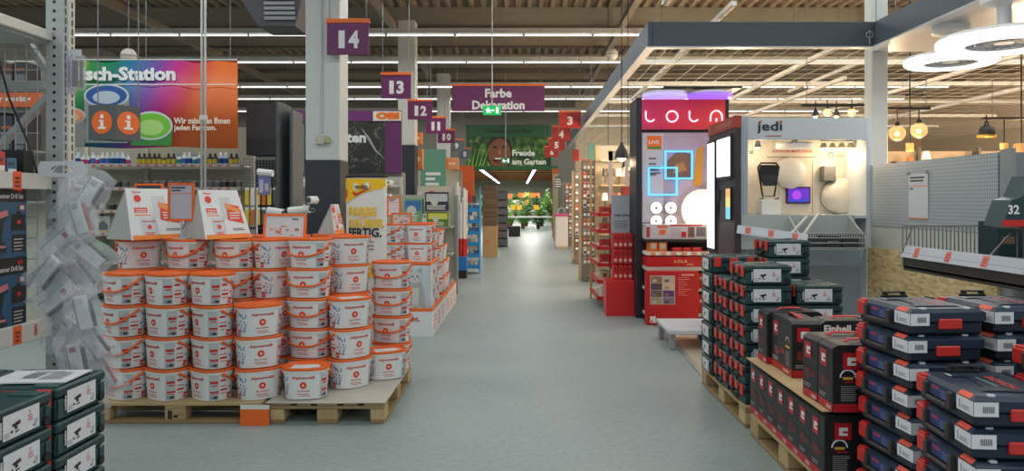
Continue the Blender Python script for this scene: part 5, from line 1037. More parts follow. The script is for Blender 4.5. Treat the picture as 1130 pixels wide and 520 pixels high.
for k, (px, m_) in enumerate(((732, VIO2), (781, VIO))):
    q = thing('disc_lamp', ['glowing pale violet disc lamp at left above the neon lettering', 'glowing violet disc lamp at right above the neon lettering'][k], 'lamp', (lx(px), YL - .1, lz(110)), group='violet disc lamps'); mb = MB(); mb.lathe([(.001, 0), (.27, 0), (.29, .02), (.29, .05)], m_, 32); mb.build('diffuser', q); mb = MB(); mb.lathe([(.292, .05), (.292, .075), (.001, .075)], M(226, 224, 236, .4), 32, caps=False); mb.build('housing', q); mb = MB(); wires(mb, [(0, .1, .075)], lz(101) - lz(110) if k else .12); mb.build('mount', q)
    point_light((lx(px), YL - .35, lz(106)), 3, (.7, .55, 1))
def lolapic():
    m, nt, p = nodemat('pink_room_print', .45); tc = nt.nodes.new('ShaderNodeTexCoord'); n = nt.nodes.new('ShaderNodeTexNoise'); n.inputs['Scale'].default_value = 1.6; n.inputs['Detail'].default_value = 3
    r = ramp(nt, [(0.3, (122, 96, 128)), (0.5, (190, 166, 186)), (0.7, (214, 196, 206))]); nt.links.new(tc.outputs['Object'], n.inputs['Vector']); nt.links.new(n.outputs[0], r.inputs[0]); nt.links.new(r.outputs[0], p.inputs['Base Color']); return m
mb = MB(); mb.box(lx(708), lx(800), YL, YL + .1, lz(262), lz(146.5), lolapic()); pan = mb.build('picture_panel', t)
mb = MB(); f = Fc(mb, (0, YL, 0), (1, 0, 0), (0, 0, 1), .002); f.rect(lx(709), lz(245), lx(732), lz(147), M(214, 206, 214), 0); f.rect(lx(714), lz(165), lx(730), lz(150), M(226, 104, 34, .5, emit=.2), 1); f.rect(lx(715), lz(164.5), lx(729), lz(162), M(70, 150, 60), 2); f.text('LIVE', lx(716), lz(159), 4 * s1, WHITE, w=11 * s1)
for k in range(4): f.rect(lx(716), lz(176 + 6 * k), lx(724), lz(174 + 6 * k), M(120, 110, 124), 1)
f.poly([(lx(736), lz(196)), (lx(762), lz(196)), (lx(762), lz(170)), (lx(748), lz(166)), (lx(736), lz(178))], M(150, 104, 84), 1); f.poly([(lx(742), lz(192)), (lx(758), lz(188)), (lx(754), lz(178)), (lx(745), lz(182))], M(206, 140, 90), 2); f.poly([(lx(765), lz(205)), (lx(774), lz(205)), (lx(776), lz(160)), (lx(769), lz(166))], M(232, 160, 50), 2); f.lines(lx(715), lz(192), lx(729), lz(182), 3, M(90, 80, 100), 2, .5); mb.build('print', pan, fix=False)
NB = M(90, 190, 250, .4, emit=1.3)
for k, (a, b, c_, d) in enumerate(((733, 198, 764, 166.5), (714.5, 216, 747, 184.5))):
    q = thing('square_light_frame', ['upper right blue glowing square light frame', 'lower left blue glowing square light frame'][k], 'lamp', (0, YL - .03 - .012 * k, 0), group='blue square light frames'); mb = MB(); w_ = .022
    for (x0, x1, z0, z1) in ((lx(a), lx(c_), lz(b), lz(b) + w_), (lx(a), lx(c_), lz(d) - w_, lz(d)), (lx(a), lx(a) + w_, lz(b) + w_, lz(d) - w_), (lx(c_) - w_, lx(c_), lz(b) + w_, lz(d) - w_)): mb.box(x0, x1, -.01, .01, z0, z1, NB)
    mb.build('light_bar', q); mb = MB(); mb.box(lx(a) + .03, lx(a) + .05, .01, .03, lz(d) - .02, lz(d) - .01, STEEL); mb.build('bracket', q)
WEM = M(255, 246, 232, .4, emit=1.6)
for k, (px, py) in enumerate(((723.5, 229.5), (739.5, 229.5), (723.5, 244), (739.5, 244))):
    q = thing('round_wall_lamp', '%s small round ring lamp on the neon display' % ['upper left', 'upper right', 'lower left', 'lower right'][k], 'lamp', (lx(px), YL - .02, lz(py)), group='small round ring lamps'); mb = MB(); f = Fc(mb, (0, -.03, 0), (1, 0, 0), (0, 0, 1)); f.ring(0, 0, .022, .074, WEM, 1, 24); mb.build('light_ring', q, fix=False)
    mb = MB(); mb.tube([(0, -.03, 0), (0, .019, 0)], .076, M(220, 220, 222, .3), 24); mb.build('housing', q); mb = MB(); mb.tube([(0, -.036, 0), (0, -.03, 0)], .010, MGREY, 8); mb.build('button', q)
q = thing('glowing_disc_lamp', 'large glowing round wall lamp at the right of the neon display', 'lamp', (lx(774), YL - .02, lz(232))); mb = MB(); mb.tube([(0, -.05, 0), (0, -.02, 0)], .275, M(255, 236, 200, .4, emit=.85), 36); mb.build('diffuser', q); mb = MB(); mb.tube([(0, -.02, 0), (0, .019, 0)], .26, WHITE, 36); mb.build('housing', q)
point_light((lx(772), YL - .30, lz(232)), 3, (1, .85, .65))
REDG = M(190, 26, 30, .35)
mb = MB(); mb.box(lx(708), lx(800), YL, YL + .5, 0, lz(263), M(46, 28, 30, .6)); mb.build('shelf_back', t)
for (za, zb, m_, d) in ((lz(263), lz(247), M(206, 196, 202, .45), .22), (lz(266), lz(263), BLACK, .32), (lz(280), lz(276), M(222, 204, 190, .45), .34), (lz(292), lz(281.5), REDG, .36), (lz(296), lz(292), M(206, 196, 186, .45), .36), (lz(318), lz(315), M(206, 196, 186, .45), .36), (lz(345), lz(342), M(206, 196, 186, .45), .36), (0, .06, BLACK, .36)):
    mb = MB(); mb.box(lx(708.5), lx(800), YL - d, YL - .001, za, zb, m_, .002); mb.build('shelf_board', t)
mb = MB(); f = Fc(mb, (0, YL - .22, 0), (1, 0, 0), (0, 0, 1), .002)
for (a, b, c_, d, m_) in ((710, 261, 714, 250, M(180, 60, 70)), (722, 251, 733, 248.5, ORANGE), (724, 258, 731, 253, ORANGE), (736, 260, 747, 251, M(190, 180, 190)), (748, 261, 753, 255, RED), (755, 261, 762, 250, M(120, 90, 70)), (764, 260, 774, 250, M(120, 110, 120)), (736, 249, 770, 247.5, RED)): f.rect(lx(a), lz(b), lx(c_), lz(d), m_)
f.o = Vector((0, YL - .36, 0)); f.text('LOLA', lx(738), lz(287.5), 3 * s1, GOLD, w=14 * s1); f.text('LAMPS', lx(751), lz(290), 1.6 * s1, GOLD, w=7 * s1)
f.o = Vector((0, YL - .34, 0))
for k in range(6): f.rect(lx(713 + 11 * k), lz(279.6), lx(718 + 11 * k), lz(276.4), M(226, 140, 110)); f.rect(lx(719 + 11 * k), lz(279.6), lx(722 + 11 * k), lz(276.4), WHITE)
mb.build('print', t, fix=False)
def simple_box(name, label, cat, x0, x1, y0, y1, z0, z1, m_, prints=(), group=None):
    q = thing(name, label, cat, ((x0 + x1) / 2, y0, z0), group=group); w_ = (x1 - x0); mb = MB(); mb.box(-w_ / 2, w_ / 2, 0, y1 - y0, 0, z1 - z0, m_, .003); mb.build('carton', q)
    mb = MB(); f = Fc(mb, (-w_ / 2, 0, 0), (1, 0, 0), (0, 0, 1), .0015); h = z1 - z0
    for (a, b, c_, d, mm) in (prints or ((.15, .3, .85, .6, M(225, 200, 190)),)): f.rect(a * w_, b * h, c_ * w_, d * h, mm)
    mb.build('print', q, fix=False); return q
for k, (a, b, top, m_) in enumerate(((712, 721, 265, M(214, 110, 40, .45)), (722, 731, 265, M(214, 110, 40, .45)), (737, 747, 271, REDG), (748, 757, 271, REDG), (758, 768, 271, REDG))):
    simple_box('lamp_carton', '%s carton on the neon display shelf, %s from left' % ('orange' if k < 2 else 'small red', ORD[k]), 'carton', lx(a), lx(b), YL - .31, YL - .08, lz(276) + .0005, lz(top + .5), m_, ((.2, .3, .8, .8, M(190, 180, 170)) if k < 2 else (.15, .7, .85, .85, M(230, 120, 110)),), 'cartons on the neon display')
kk = 0
for za, zb in ((lz(315) + .0005, lz(299)), (lz(342) + .0005, lz(322))):
    for j in range(6): simple_box('red_lamp_carton', 'red lamp carton low on the neon display, %s counted from upper left' % ORD[kk], 'carton', lx(710 + 13.5 * j), lx(722.5 + 13.5 * j), YL - .33, YL - .08, za, zb - .03 * (j % 2), M(176, 34, 30, .4) if j % 3 else M(190, 90, 40, .4), ((.1, .6, .6, .75, M(226, 190, 180)),), 'red cartons low on the neon display'); kk += 1
# big red poster carton leaning in front
Yp = 9.05; q = thing('red_poster_carton', 'large red carton with a grid of eight lamp photos on the beige floor', 'carton', ((PX(713, Yp) + PX(771, Yp)) / 2, Yp, .0045)); w_ = PX(771, Yp) - PX(713, Yp); h = PZ(300, Yp)
mb = MB(); mb.box(-w_ / 2, w_ / 2, 0, .12, 0, h, M(190, 30, 34, .4), .006); mb.build('carton', q); mb = MB(); f = Fc(mb, (-w_ / 2, 0, 0), (1, 0, 0), (0, 0, 1), .0015); f.rect(.05, h * .38, .36, h * .92, M(200, 190, 190))
cl = [(150, 110, 90), (190, 180, 170), (90, 70, 60), (210, 190, 160), (120, 90, 80), (100, 60, 130), (170, 150, 120), (130, 110, 140)]
for k in range(8): a, b = k % 2, k // 2; f.rect(.058 + .152 * a, h * (.785 - .132 * b), .198 + .152 * a, h * (.908 - .132 * b), M(*cl[k], .5), 1); f.rect(.08 + .152 * a, h * (.80 - .132 * b), .13 + .152 * a, h * (.85 - .132 * b), M(*cl[(k + 3) % 8], .5), 2)
f.lines(.40, h * .55, .56, h * .92, 10, M(230, 150, 140), 1, .25, .5); f.rect(.44, h * .92, .60, h * .95, M(240, 170, 160), 1); f.rect(.05, h * .04, .12, h * .16, M(232, 232, 232), 1); f.rect(.06, h * .05, .08, h * .09, RED, 2); f.text('LOLA', .44, h * .08, .025, GOLD, w=.11); f.text('LAMPS', .55, h * .06, .014, GOLD, w=.06); mb.build('print', q, fix=False)
# small low white platform
q = thing('low_platform', 'low white display platform on castors beside the green cases', 'platform', ((PX(742, 7.6) + PX(790, 7.6)) / 2, 7.5, .0045)); mb = MB(); mb.box(-.28, .26, 0, .75, .16, .21, M(206, 208, 212, .4), .008); mb.build('top', q)
for a, b in ((-.24, .06), (.2, .06), (-.24, .66), (.2, .66)): mb = MB(); mb.box(a - .03, a + .03, b - .03, b + .03, 0, .16, M(150, 152, 156, .4), .006); mb.build('foot', q)
# red cube and red-edged shelf at the aisle corner
Yc = 9.76; simple_box('red_cube', 'plain glossy red cube at the corner of the lamp section', 'cube', PX(669, Yc), PX(700, Yc), Yc, Yc + .38, .0005, PZ(310, Yc), M(206, 38, 36, .35), ((.02, .98, .98, .995, M(220, 70, 60)),))
q = thing('red_edge_shelf', 'narrow aisle shelf with red edged boards above the red cube', 'shelf', (0, 0, 0)); Yq = 10.4; xa, xb = PX(659, Yq), PX(700, Yq)
mb = MB(); mb.box(xb - .03, xb, Yq - .1, Yq + 1.2, 0, PZ(205, Yq), M(190, 40, 40, .45)); mb.build('side_panel', q); mb = MB(); mb.box(xa, xa + .03, Yq + 1.1, Yq + 1.2, 0, PZ(170, Yq), M(190, 160, 110, .5)); mb.build('post', q)
for k in range(6):
    z = .16 + .24 * k; mb = MB(); mb.box(xa + .03, xb - .03, Yq, Yq + 1.2, z - .02, z, M(206, 200, 190, .5)); sh = mb.build('shelf_board', q); mb = MB(); mb.box(xa + .02, xb - .03, Yq - .015, Yq, z - .03, z + .02, RED); mb.box(xa, xa + .03, Yq - .015, Yq + 1.1, z - .03, z + .02, RED); mb.build('red_edge', sh)
rnd = random.Random(41); kk = 0
for k in range(6):
    for j in range(3):
        cc = rnd.choice([(200, 44, 40), (210, 60, 50), (196, 170, 130), (225, 215, 205)]); simple_box('shelf_carton', 'carton on red edged shelf, board %s from bottom, %s in row' % (ORD[k], ORD[j]), 'carton', xa + .05 + .145 * j, xa + .18 + .145 * j, Yq + .03, Yq + .25, .1605 + .24 * k, .1605 + .24 * k + rnd.uniform(.1, .18), M(*cc, .45), ((.1, .1, .9, .25, M(230, 220, 215)), (.3, .4, .7, .8, M(120, 60, 50))), 'cartons on the red edged shelf')
a = thing('grey_poster', 'grey advertising poster panel standing above the red cube', 'poster', (PX(688, 10.2), 10.2, PZ(272, 10.2))); mb = MB(); mb.box(-.17, .13, 0, .015, 0, .72, M(176, 180, 190, .5)); mb.build('panel', a); mb = MB(); f = Fc(mb, (-.17, 0, 0), (1, 0, 0), (0, 0, 1)); f.text('Smart Home', .04, .42, .045, M(70, 74, 84), w=.22); f.disc(.22, .14, .06, M(120, 124, 132)); f.lines(.04, .26, .26, .38, 4, M(130, 134, 142), 1, .4); mb.build('print', a, fix=False); mb = MB(); mb.box(-.02, .02, .016, .03, -PZ(272, 10.2) + .7, .1, STEEL); mb.build('stem', a)
# stacked red cartons under poster
for k in range(3):
    for j in range(4): simple_box('red_small_carton', 'small red carton above the red cube, tier %s, %s from left' % (ORD[k], ORD[j]), 'carton', PX(676 + 5.3 * j, 10.0), PX(680.8 + 5.3 * j, 10.0), 9.9, 10.1, PZ(310, Yc) + .001 + .215 * k, PZ(310, Yc) + .20 + .215 * k, M(200, 40, 38, .4), ((.2, .15, .8, .35, M(230, 190, 180)), (.2, .6, .8, .8, M(150, 20, 24))), 'small red cartons above the red cube')
# ------------------------------------------------------------------ dark lamp tower with lit panels (faces the aisle)
TX = 2.10; ya, yb = 7.19, 8.22; t = thing('lamp_tower', 'dark brown lamp tower with tall lit white panels and a small screen', 'display tower', (0, 0, 0)); TB = M(58, 50, 54, .4); zt = 2.28
mb = MB(); mb.box(TX, TX + .058, ya, yb, .3, zt, TB, .004); mb.box(TX, TX + .058, ya, yb, 0.0045, .3, BLACK); mb.build('body', t)
mb = MB(); mb.box(TX - .01, TX + .058, ya - .01, yb, zt, zt + .12, M(166, 62, 44, .45), .003); mb.build('top_band', t)
mb = MB(); f = Fc(mb, (TX - .01, yb, zt), (0, -1, 0), (0, 0, 1), .002); f.lines(.35, .04, .95, .09, 2, M(206, 150, 130), 1, .4, .1); f.rect(.05, .03, .09, .1, M(220, 160, 140)); mb.build('band_print', t, fix=False)
LITP = M(255, 252, 250, .4, emit=1.3)
def lit(y0, y1, z0, z1): mb = MB(); mb.box(TX - .025, TX, y0, y1, z0, z1, M(60, 60, 64)); p = mb.build('lit_panel', t); mb = MB(); mb.box(TX - .03, TX - .0252, y0 + .015, y1 - .015, z0 + .03, z1 - .03, LITP); mb.build('diffuser', p)
lit(7.88, 8.20, PZ(277, 8.0), zt - .06); lit(7.28, 7.80, PZ(198, 7.5), zt - .05)
mb = MB(); mb.box(TX - .02, TX, 7.30, 7.48, PZ(243, 7.35), PZ(207, 7.35), BLACK); sc = mb.build('screen', t); mb = MB(); f = Fc(mb, (TX - .02, 7.475, PZ(243, 7.35)), (0, -1, 0), (0, 0, 1), .001); w_, h_ = .17, PZ(207, 7.35) - PZ(243, 7.35)
f.rect(.005, 0.01, w_, h_ * .4, M(120, 200, 220, .4, emit=.8)); f.rect(.005, h_ * .4, w_, h_ * .7, M(226, 214, 130, .4, emit=.8)); f.rect(.005, h_ * .7, w_, h_ - .01, M(230, 170, 110, .4, emit=.8)); mb.build('screen_image', sc, fix=False)
mb = MB(); mb.tube([(TX - .04, 7.66, PZ(222, 8.05)), (TX - .04, 7.66, PZ(210, 8.05))], .02, M(60, 62, 66), 8); mb.tube([(TX - .04, 7.66, PZ(235, 8.05)), (TX - .04, 7.66, PZ(222, 8.05))], .008, BLACK, 6); mb.build('handset', t)
mb = MB(); f = Fc(mb, (TX, 7.84, .5), (0, -1, 0), (0, 0, 1), .002); f.rect(.0, 0.0, .62, PZ(246, 7.4) - .5, M(84, 72, 76, .35)); mb.build('lower_panel', t, fix=False)
# ------------------------------------------------------------------ lit lamp cabinet "jedi"
YJ = 7.3; jx = lambda px: PX(px, YJ); jz = lambda py: PZ(py, YJ); JW = M(206, 210, 214, .5)
t = thing('lamp_cabinet', 'white lit lamp cabinet with dark lettering on its header', 'cabinet', (0, 0, 0)); D = .55
mb = MB(); mb.box(jx(815), jx(825.5), YJ, YJ + D, .0045, jz(128), M(176, 186, 196, .5), .004); mb.build('side_panel', t); mb = MB(); mb.box(jx(957), jx(963), YJ + .02, YJ + D, .0045, jz(130), JW, .004); mb.build('side_panel', t)
mb = MB(); mb.box(jx(825.5), jx(957), YJ, YJ + .06, jz(154), jz(130), M(200, 204, 208, .5), .003); hd = mb.build('header', t); mb = MB(); mb.box(jx(825.5), jx(957), YJ + .06, YJ + D, jz(134), jz(130), JW); mb.build('roof_panel', t)
CRM = M(226, 214, 196, .6); mb = MB(); mb.box(jx(825.5), jx(957), YJ + D - .02, YJ + D, .0045, jz(134), CRM); mb.build('back_panel', t); mb = MB(); mb.box(jx(825.5), jx(957), YJ, YJ + D - .02, jz(241), jz(237.5), JW); mb.build('shelf_board', t)
mb = MB(); mb.box(jx(825.5), jx(957), YJ + .15, YJ + .2, .0045, jz(241), M(150, 164, 176, .6)); mb.build('lower_panel', t)
mb = MB(); f = Fc(mb, (0, YJ, 0), (1, 0, 0), (0, 0, 1), .002); f.text('jedi', jx(835), jz(147.5), 13.5 * YJ / F, M(40, 46, 56), w=28 * YJ / F, bold=.02); f.disc(jx(839), jz(134), .012, ORANGE, 3); f.disc(jx(861.5), jz(134), .012, ORANGE, 3); f.lines(jx(845), jz(150.5), jx(863), jz(149), 1, RED, 1, .6, .05); mb.build('lettering', hd, fix=False)
YI = YJ + D - .02; ix = lambda px: PX(px, YI); iz = lambda py: PZ(py, YI)
mb = MB(); f = Fc(mb, (0, YI, 0), (1, 0, 0), (0, 0, 1), .002); f.text('LICHT FÜR DEIN SMARTES ZUHAUSE', ix(852), iz(168.5), 3.5 * YI / F, M(206, 96, 84), w=44 * YI / F); f.lines(ix(846), iz(174), ix(905), iz(171), 1, M(150, 140, 132), 1, .4, .1); f.text('al', ix(827), iz(170), 5 * YI / F, M(110, 106, 104))
for k, cc in enumerate(((66, 133, 244), (219, 68, 55), (244, 180, 0), (15, 157, 88))): f.ring(ix(917), iz(171), .020, .030, M(*cc), 2, 6, PI / 2 * k, PI / 2 * (k + 1))
f.rect(ix(896), iz(237), ix(896.8), iz(178), M(150, 140, 126), 1); f.rect(ix(859), iz(237), ix(859.6), iz(180), M(170, 160, 146), 1); f.lines(ix(922), iz(173), ix(934), iz(170), 1, M(170, 160, 150), 1, .5, .1); mb.build('print', t, fix=False)
def wall_disc(label, px, py, rx, ry, m_, dep=.09):
    q = thing('round_wall_lamp', label, 'lamp', (ix(px), YI - .003, iz(py)), group='round lamps in the lit cabinet'); mb = MB(); n = 28; vs = []; ra, rb = rx * YI / F, ry * YI / F
    pr = [(1, -.001), (1, -.03), (.96, -.06), (.8, -dep * .85), (.4, -dep), (.02, -dep)]
    for (k, y) in pr: vs += [(ra * k * math.cos(2 * PI * i / n), y, rb * k * math.sin(2 * PI * i / n)) for i in range(n)]
    fs = [(a * n + i, a * n + (i + 1) % n, (a + 1) * n + (i + 1) % n, (a + 1) * n + i) for a in range(len(pr) - 1) for i in range(n)]; mb.add(vs, fs, m_, True); mb.build('shade', q); mb = MB(); mb.add([(ra * 1.02 * math.cos(2 * PI * i / n), y, rb * 1.02 * math.sin(2 * PI * i / n)) for y in (-.001, -.012) for i in range(n)], [(i, (i + 1) % n, n + (i + 1) % n, n + i) for i in range(n)], STEEL, True); mb.build('rim', q)
wall_disc('pale round wall lamp above the small screen in the lit cabinet', 871, 191, 17.5, 17.5, M(226, 216, 206, .35)); wall_disc('large oval white wall lamp at right in the lit cabinet', 931, 217, 26, 20.5, M(232, 222, 206, .35), .12)
q = thing('cube_wall_lamp', 'grey cube wall lamp in the lit cabinet', 'lamp', (ix(911), YI - .003, iz(192))); mb = MB(); mb.box(-.065, .065, -.11, 0, -.08, .08, M(120, 116, 112, .45), .006); mb.build('housing', q); mb = MB(); mb.box(-.04, .04, -.10, -.02, .08, .083, WHITE); mb.build('lens', q)
q = thing('small_screen', 'small purple lit screen on the cabinet back wall', 'screen', (ix(880), YI - .003, iz(215.5))); mb = MB(); mb.box(-.13, .13, -.03, 0, -.09, .09, BLACK, .004); mb.build('bezel', q); mb = MB(); f = Fc(mb, (0, -.03, 0), (1, 0, 0), (0, 0, 1)); f.rect(-.115, -.075, .115, .075, M(84, 40, 170, .4, emit=.9)); f.disc(-.02, .0, .05, M(150, 60, 200, .4, emit=.9), 1); f.rect(-.1, -.07, .1, -.04, M(40, 60, 170, .4, emit=.9), 1); mb.build('image', q, fix=False)
q = thing('floor_spotlight', 'black construction floodlight on a white plinth in the lit cabinet', 'lamp', (PX(848, YJ + .32), YJ + .32, jz(237.5) + .0005)); mb = MB(); mb.box(-.10, .10, -.09, .09, 0, .16, M(226, 220, 212, .5), .003); mb.build('plinth', q)
mb = MB(); mb.prism([(-.10, .42), (.10, .42), (.085, .52), (-.085, .52)], (0, -.03, 0), (1, 0, 0), (0, 0, 1), .05, BLACK); mb.prism([(-.055, .30), (.055, .30), (.10, .42), (-.10, .42)], (0, -.03, 0), (1, 0, 0), (0, 0, 1), .04, M(50, 50, 52)); mb.build('lamp_head', q); mb = MB(); mb.tube([(-.11, 0, .5), (-.06, 0, .19), (.06, 0, .19), (.11, 0, .5)], .010, BLACK, 6); mb.tube([(-.11, 0, .5), (-.08, 0, .54), (.08, 0, .54), (.11, 0, .5)], .010, BLACK, 6); mb.tube([(-.08, .05, .16), (-.08, -.07, .17)], .008, BLACK, 6); mb.tube([(.08, .05, .16), (.08, -.07, .17)], .008, BLACK, 6); mb.build('carry_frame', q)
q = thing('disc_ceiling_lamp', 'flat round ceiling lamp hanging in the lit cabinet', 'lamp', (jx(888), YJ + .28, jz(162))); mb = MB(); mb.lathe([(.02, 0), (.17, 0), (.185, .015), (.185, .045)], M(236, 226, 214, .4, emit=.25), 32); mb.build('diffuser', q); mb = MB(); mb.lathe([(.187, .045), (.187, .06), (.03, .06), (.03, jz(134) - jz(162))], M(200, 196, 190, .4), 32); mb.build('housing', q)
q = thing('single_spot', 'small chrome spot lamp at upper left in the lit cabinet', 'lamp', (jx(847), YJ + .3, jz(156))); mb = MB(); mb.box(-.05, .05, -.03, .03, .07, .08, STEEL); mb.tube([(0, 0, .07), (0, 0, .02)], .006, STEEL, 6); mb.build('bracket', q); mb = MB(); mb.lathe([(.02, .03), (.035, -.04)], STEEL, 14, caps=False); mb.build('shade', q, fix=False); BULB = M(255, 226, 170, .4, emit=5.0); mb = MB(); mb.sphere((0, 0, -.03), .024, BULB); mb.build('bulb', q); mb = MB(); mb.box(-.01, .01, -.01, .01, .08, jz(134) - jz(156), STEEL); mb.build('mount', q)
q = thing('spot_bar', 'spot light bar with four glowing heads in the lit cabinet', 'lamp', (jx(937), YJ + .3, jz(153))); mb = MB(); mb.box(-.16, .16, -.02, .02, 0, .02, M(110, 100, 90, .4)); mb.box(-.015, .015, -.015, .015, .02, jz(134) - jz(153), M(110, 100, 90, .4)); mb.build('bar', q)
for k in range(4):
    x = -.14 + .093 * k; mb = MB(); mb.lathe([(.02, -.02), (.042, -.075)], M(206, 190, 160, .4), 14, (x, -.02, 0), caps=False); mb.build('shade', q, fix=False); mb = MB(); mb.sphere((x, -.02, -.072), .036, BULB); mb.build('bulb', q)
point_light((jx(937), YJ + .28, jz(153) - .17), 5, (1, .80, .52), .04); point_light((jx(848), YJ + .3, jz(156) - .09), 3, (1, .8, .55), .03)
# wire scoop basket in front of the cabinet and price strip
q = thing('scoop_basket', 'grey metal scoop shelf with wire front basket below the lit cabinet', 'basket', (0, 0, 0)); Yk = 6.85; kx = lambda px: PX(px, Yk); kz = lambda py: PZ(py, Yk); GB = M(176, 180, 178, .45)
mb = MB(); mb.box(kx(826), kx(962), Yk + .35, Yk + .37, kz(278), kz(238), GB); mb.build('back_wall', q); mb = MB(); mb.prism([(0, 0), (.37, 0), (.37, .33), (0, .12)], (kx(956), Yk, kz(276)), (0, 1, 0), (0, 0, 1), .012, GB); mb.build('side_wall', q); mb = MB(); mb.prism([(0, 0), (.37, 0), (.37, .33), (0, .10)], (kx(886), Yk, kz(276)), (0, 1, 0), (0, 0, 1), .012, GB); mb.build('side_wall', q)
mb = MB(); mb.box(kx(886), kx(956), Yk, Yk + .35, kz(276), kz(275), GB); mb.build('floor_plate', q); mb = MB()
for k in range(22): x = kx(893) + (kx(953) - kx(893)) * k / 21; mb.box(x - .003, x + .003, Yk - .004, Yk, kz(274), kz(257), M(60, 62, 64, .4))
for k in range(4): mb.box(kx(891), kx(954), Yk - .006, Yk - .001, kz(274 - 5.5 * k), kz(274 - 5.5 * k) + .006, M(200, 202, 200, .4))
g = mb.build('wire_front', q); mb = MB(); mb.bar((kx(882), Yk, kz(266)), (kx(918), Yk + .3, kz(236)), .02, .02, M(206, 206, 200, .4)); mb.bar((kx(872), Yk + .05, kz(262)), (kx(905), Yk + .32, kz(240)), .02, .02, M(206, 206, 200, .4)); mb.build('scoop_arm', q)
for k in range(3): simple_box('dark_part', 'dark metal part lying in the wire basket, %s from left' % ORD[k], 'part', kx(894 + 20 * k), kx(910 + 20 * k), Yk + .05, Yk + .25, kz(275) + .001, kz(263 - 2 * (k % 2)), M(60, 62, 66, .4), ((.1, .5, .9, .6, M(150, 150, 150)),), 'dark parts in the wire basket')
def strip(label, p0, p1, h, n, seed):
    """tilted white price strip between two points"""
    p0, p1 = Vector(p0), Vector(p1); d = (p1 - p0); L = d.length; d.normalize(); nrm = d.cross(Vector((0, 0, 1))).normalized()
    if nrm.y > 0: nrm = -nrm
    q = thing('price_strip', label, 'price strip', (0, 0, 0)); up = (Vector((0, 0, 1)) - nrm * .35).normalized(); mb = MB(); a = [p0, p1, p1 + up * h, p0 + up * h]; mb.add(a + [v - nrm * .006 for v in a], [(0, 1, 2, 3), (7, 6, 5, 4), (0, 4, 5, 1), (1, 5, 6, 2), (2, 6, 7, 3), (3, 7, 4, 0)], M(200, 204, 214, .4)); mb.build('strip', q)
    mb = MB(); f = Fc(mb, p0, d, up, .0015)
    if f.n.dot(nrm) < 0: f = Fc(mb, p1, -d, up, .0015)
    for k in range(n): x = L * (k + .5) / n; f.rect(x - h * .35, h * .1, x + h * .35, h * .9, M(232, 130, 116, .5)); f.lines(x - h * .25, h * .2, x + h * .25, h * .8, 3, M(190, 60, 50), 1, .4)
    mb.build('tags', q, fix=False)
strip('white price strip with pink tags left of the wire basket', (kx(823), Yk + .3, kz(259)), (kx(885), Yk - .12, kz(267)), .085, 3, 1)
# ------------------------------------------------------------------ pegboard wall with OSB below (faces the aisle)
def pegmat():
    m, nt, p = nodemat('pegboard', .45); p.inputs['Base Color'].default_value = rgb(168, 178, 184); tc = nt.nodes.new('ShaderNodeTexCoord'); sp = nt.nodes.new('ShaderNodeSeparateXYZ'); nt.links.new(tc.outputs['Object'], sp.inputs[0]); out = []
    for ax in ('Y', 'Z'):
        a = nt.nodes.new('ShaderNodeMath'); a.operation = 'MULTIPLY'; a.inputs[1].default_value = 1 / .03; nt.links.new(sp.outputs[ax], a.inputs[0]); b = nt.nodes.new('ShaderNodeMath'); b.operation = 'FRACT'; nt.links.new(a.outputs[0], b.inputs[0]); c_ = nt.nodes.new('ShaderNodeMath'); c_.operation = 'SUBTRACT'; c_.inputs[1].default_value = .5; nt.links.new(b.outputs[0], c_.inputs[0]); d = nt.nodes.new('ShaderNodeMath'); d.operation = 'POWER'; d.inputs[1].default_value = 2; nt.links.new(c_.outputs[0], d.inputs[0]); out.append(d)
    s_ = nt.nodes.new('ShaderNodeMath'); s_.operation = 'ADD'; nt.links.new(out[0].outputs[0], s_.inputs[0]); nt.links.new(out[1].outputs[0], s_.inputs[1]); r = ramp(nt, [(0.0, (92, 98, 104)), (.028, (92, 98, 104)), (.035, (172, 182, 188)), (1, (172, 182, 188))]); nt.links.new(s_.outputs[0], r.inputs[0]); nt.links.new(r.outputs[0], p.inputs['Base Color']); return m
PEG = pegmat(); GXp = 3.5
t = thing('pegboard_wall', 'grey perforated pegboard wall with pale lower board beside the steel post', 'pegboard', (0, 0, 0)); mb = MB(); mb.box(GXp, GXp + .03, 5.35, 7.36, 1.30, 1.91, PEG); mb.build('perforated_panel', t); mb = MB(); mb.box(GXp, GXp + .03, 5.20, 5.33, .3, 1.93, M(150, 154, 156, .5, noise=.2, scale=60)); mb.build('end_panel', t)
mb = MB(); mb.box(GXp + .004, GXp + .03, 5.35, 7.36, .98, 1.298, M(196, 200, 196, .5)); mb.build('lower_board', t); mb = MB(); mb.box(GXp + .03, GXp + .1, 5.2, 7.36, 0, 1.9, M(130, 136, 142, .5)); mb.build('carcass', t)
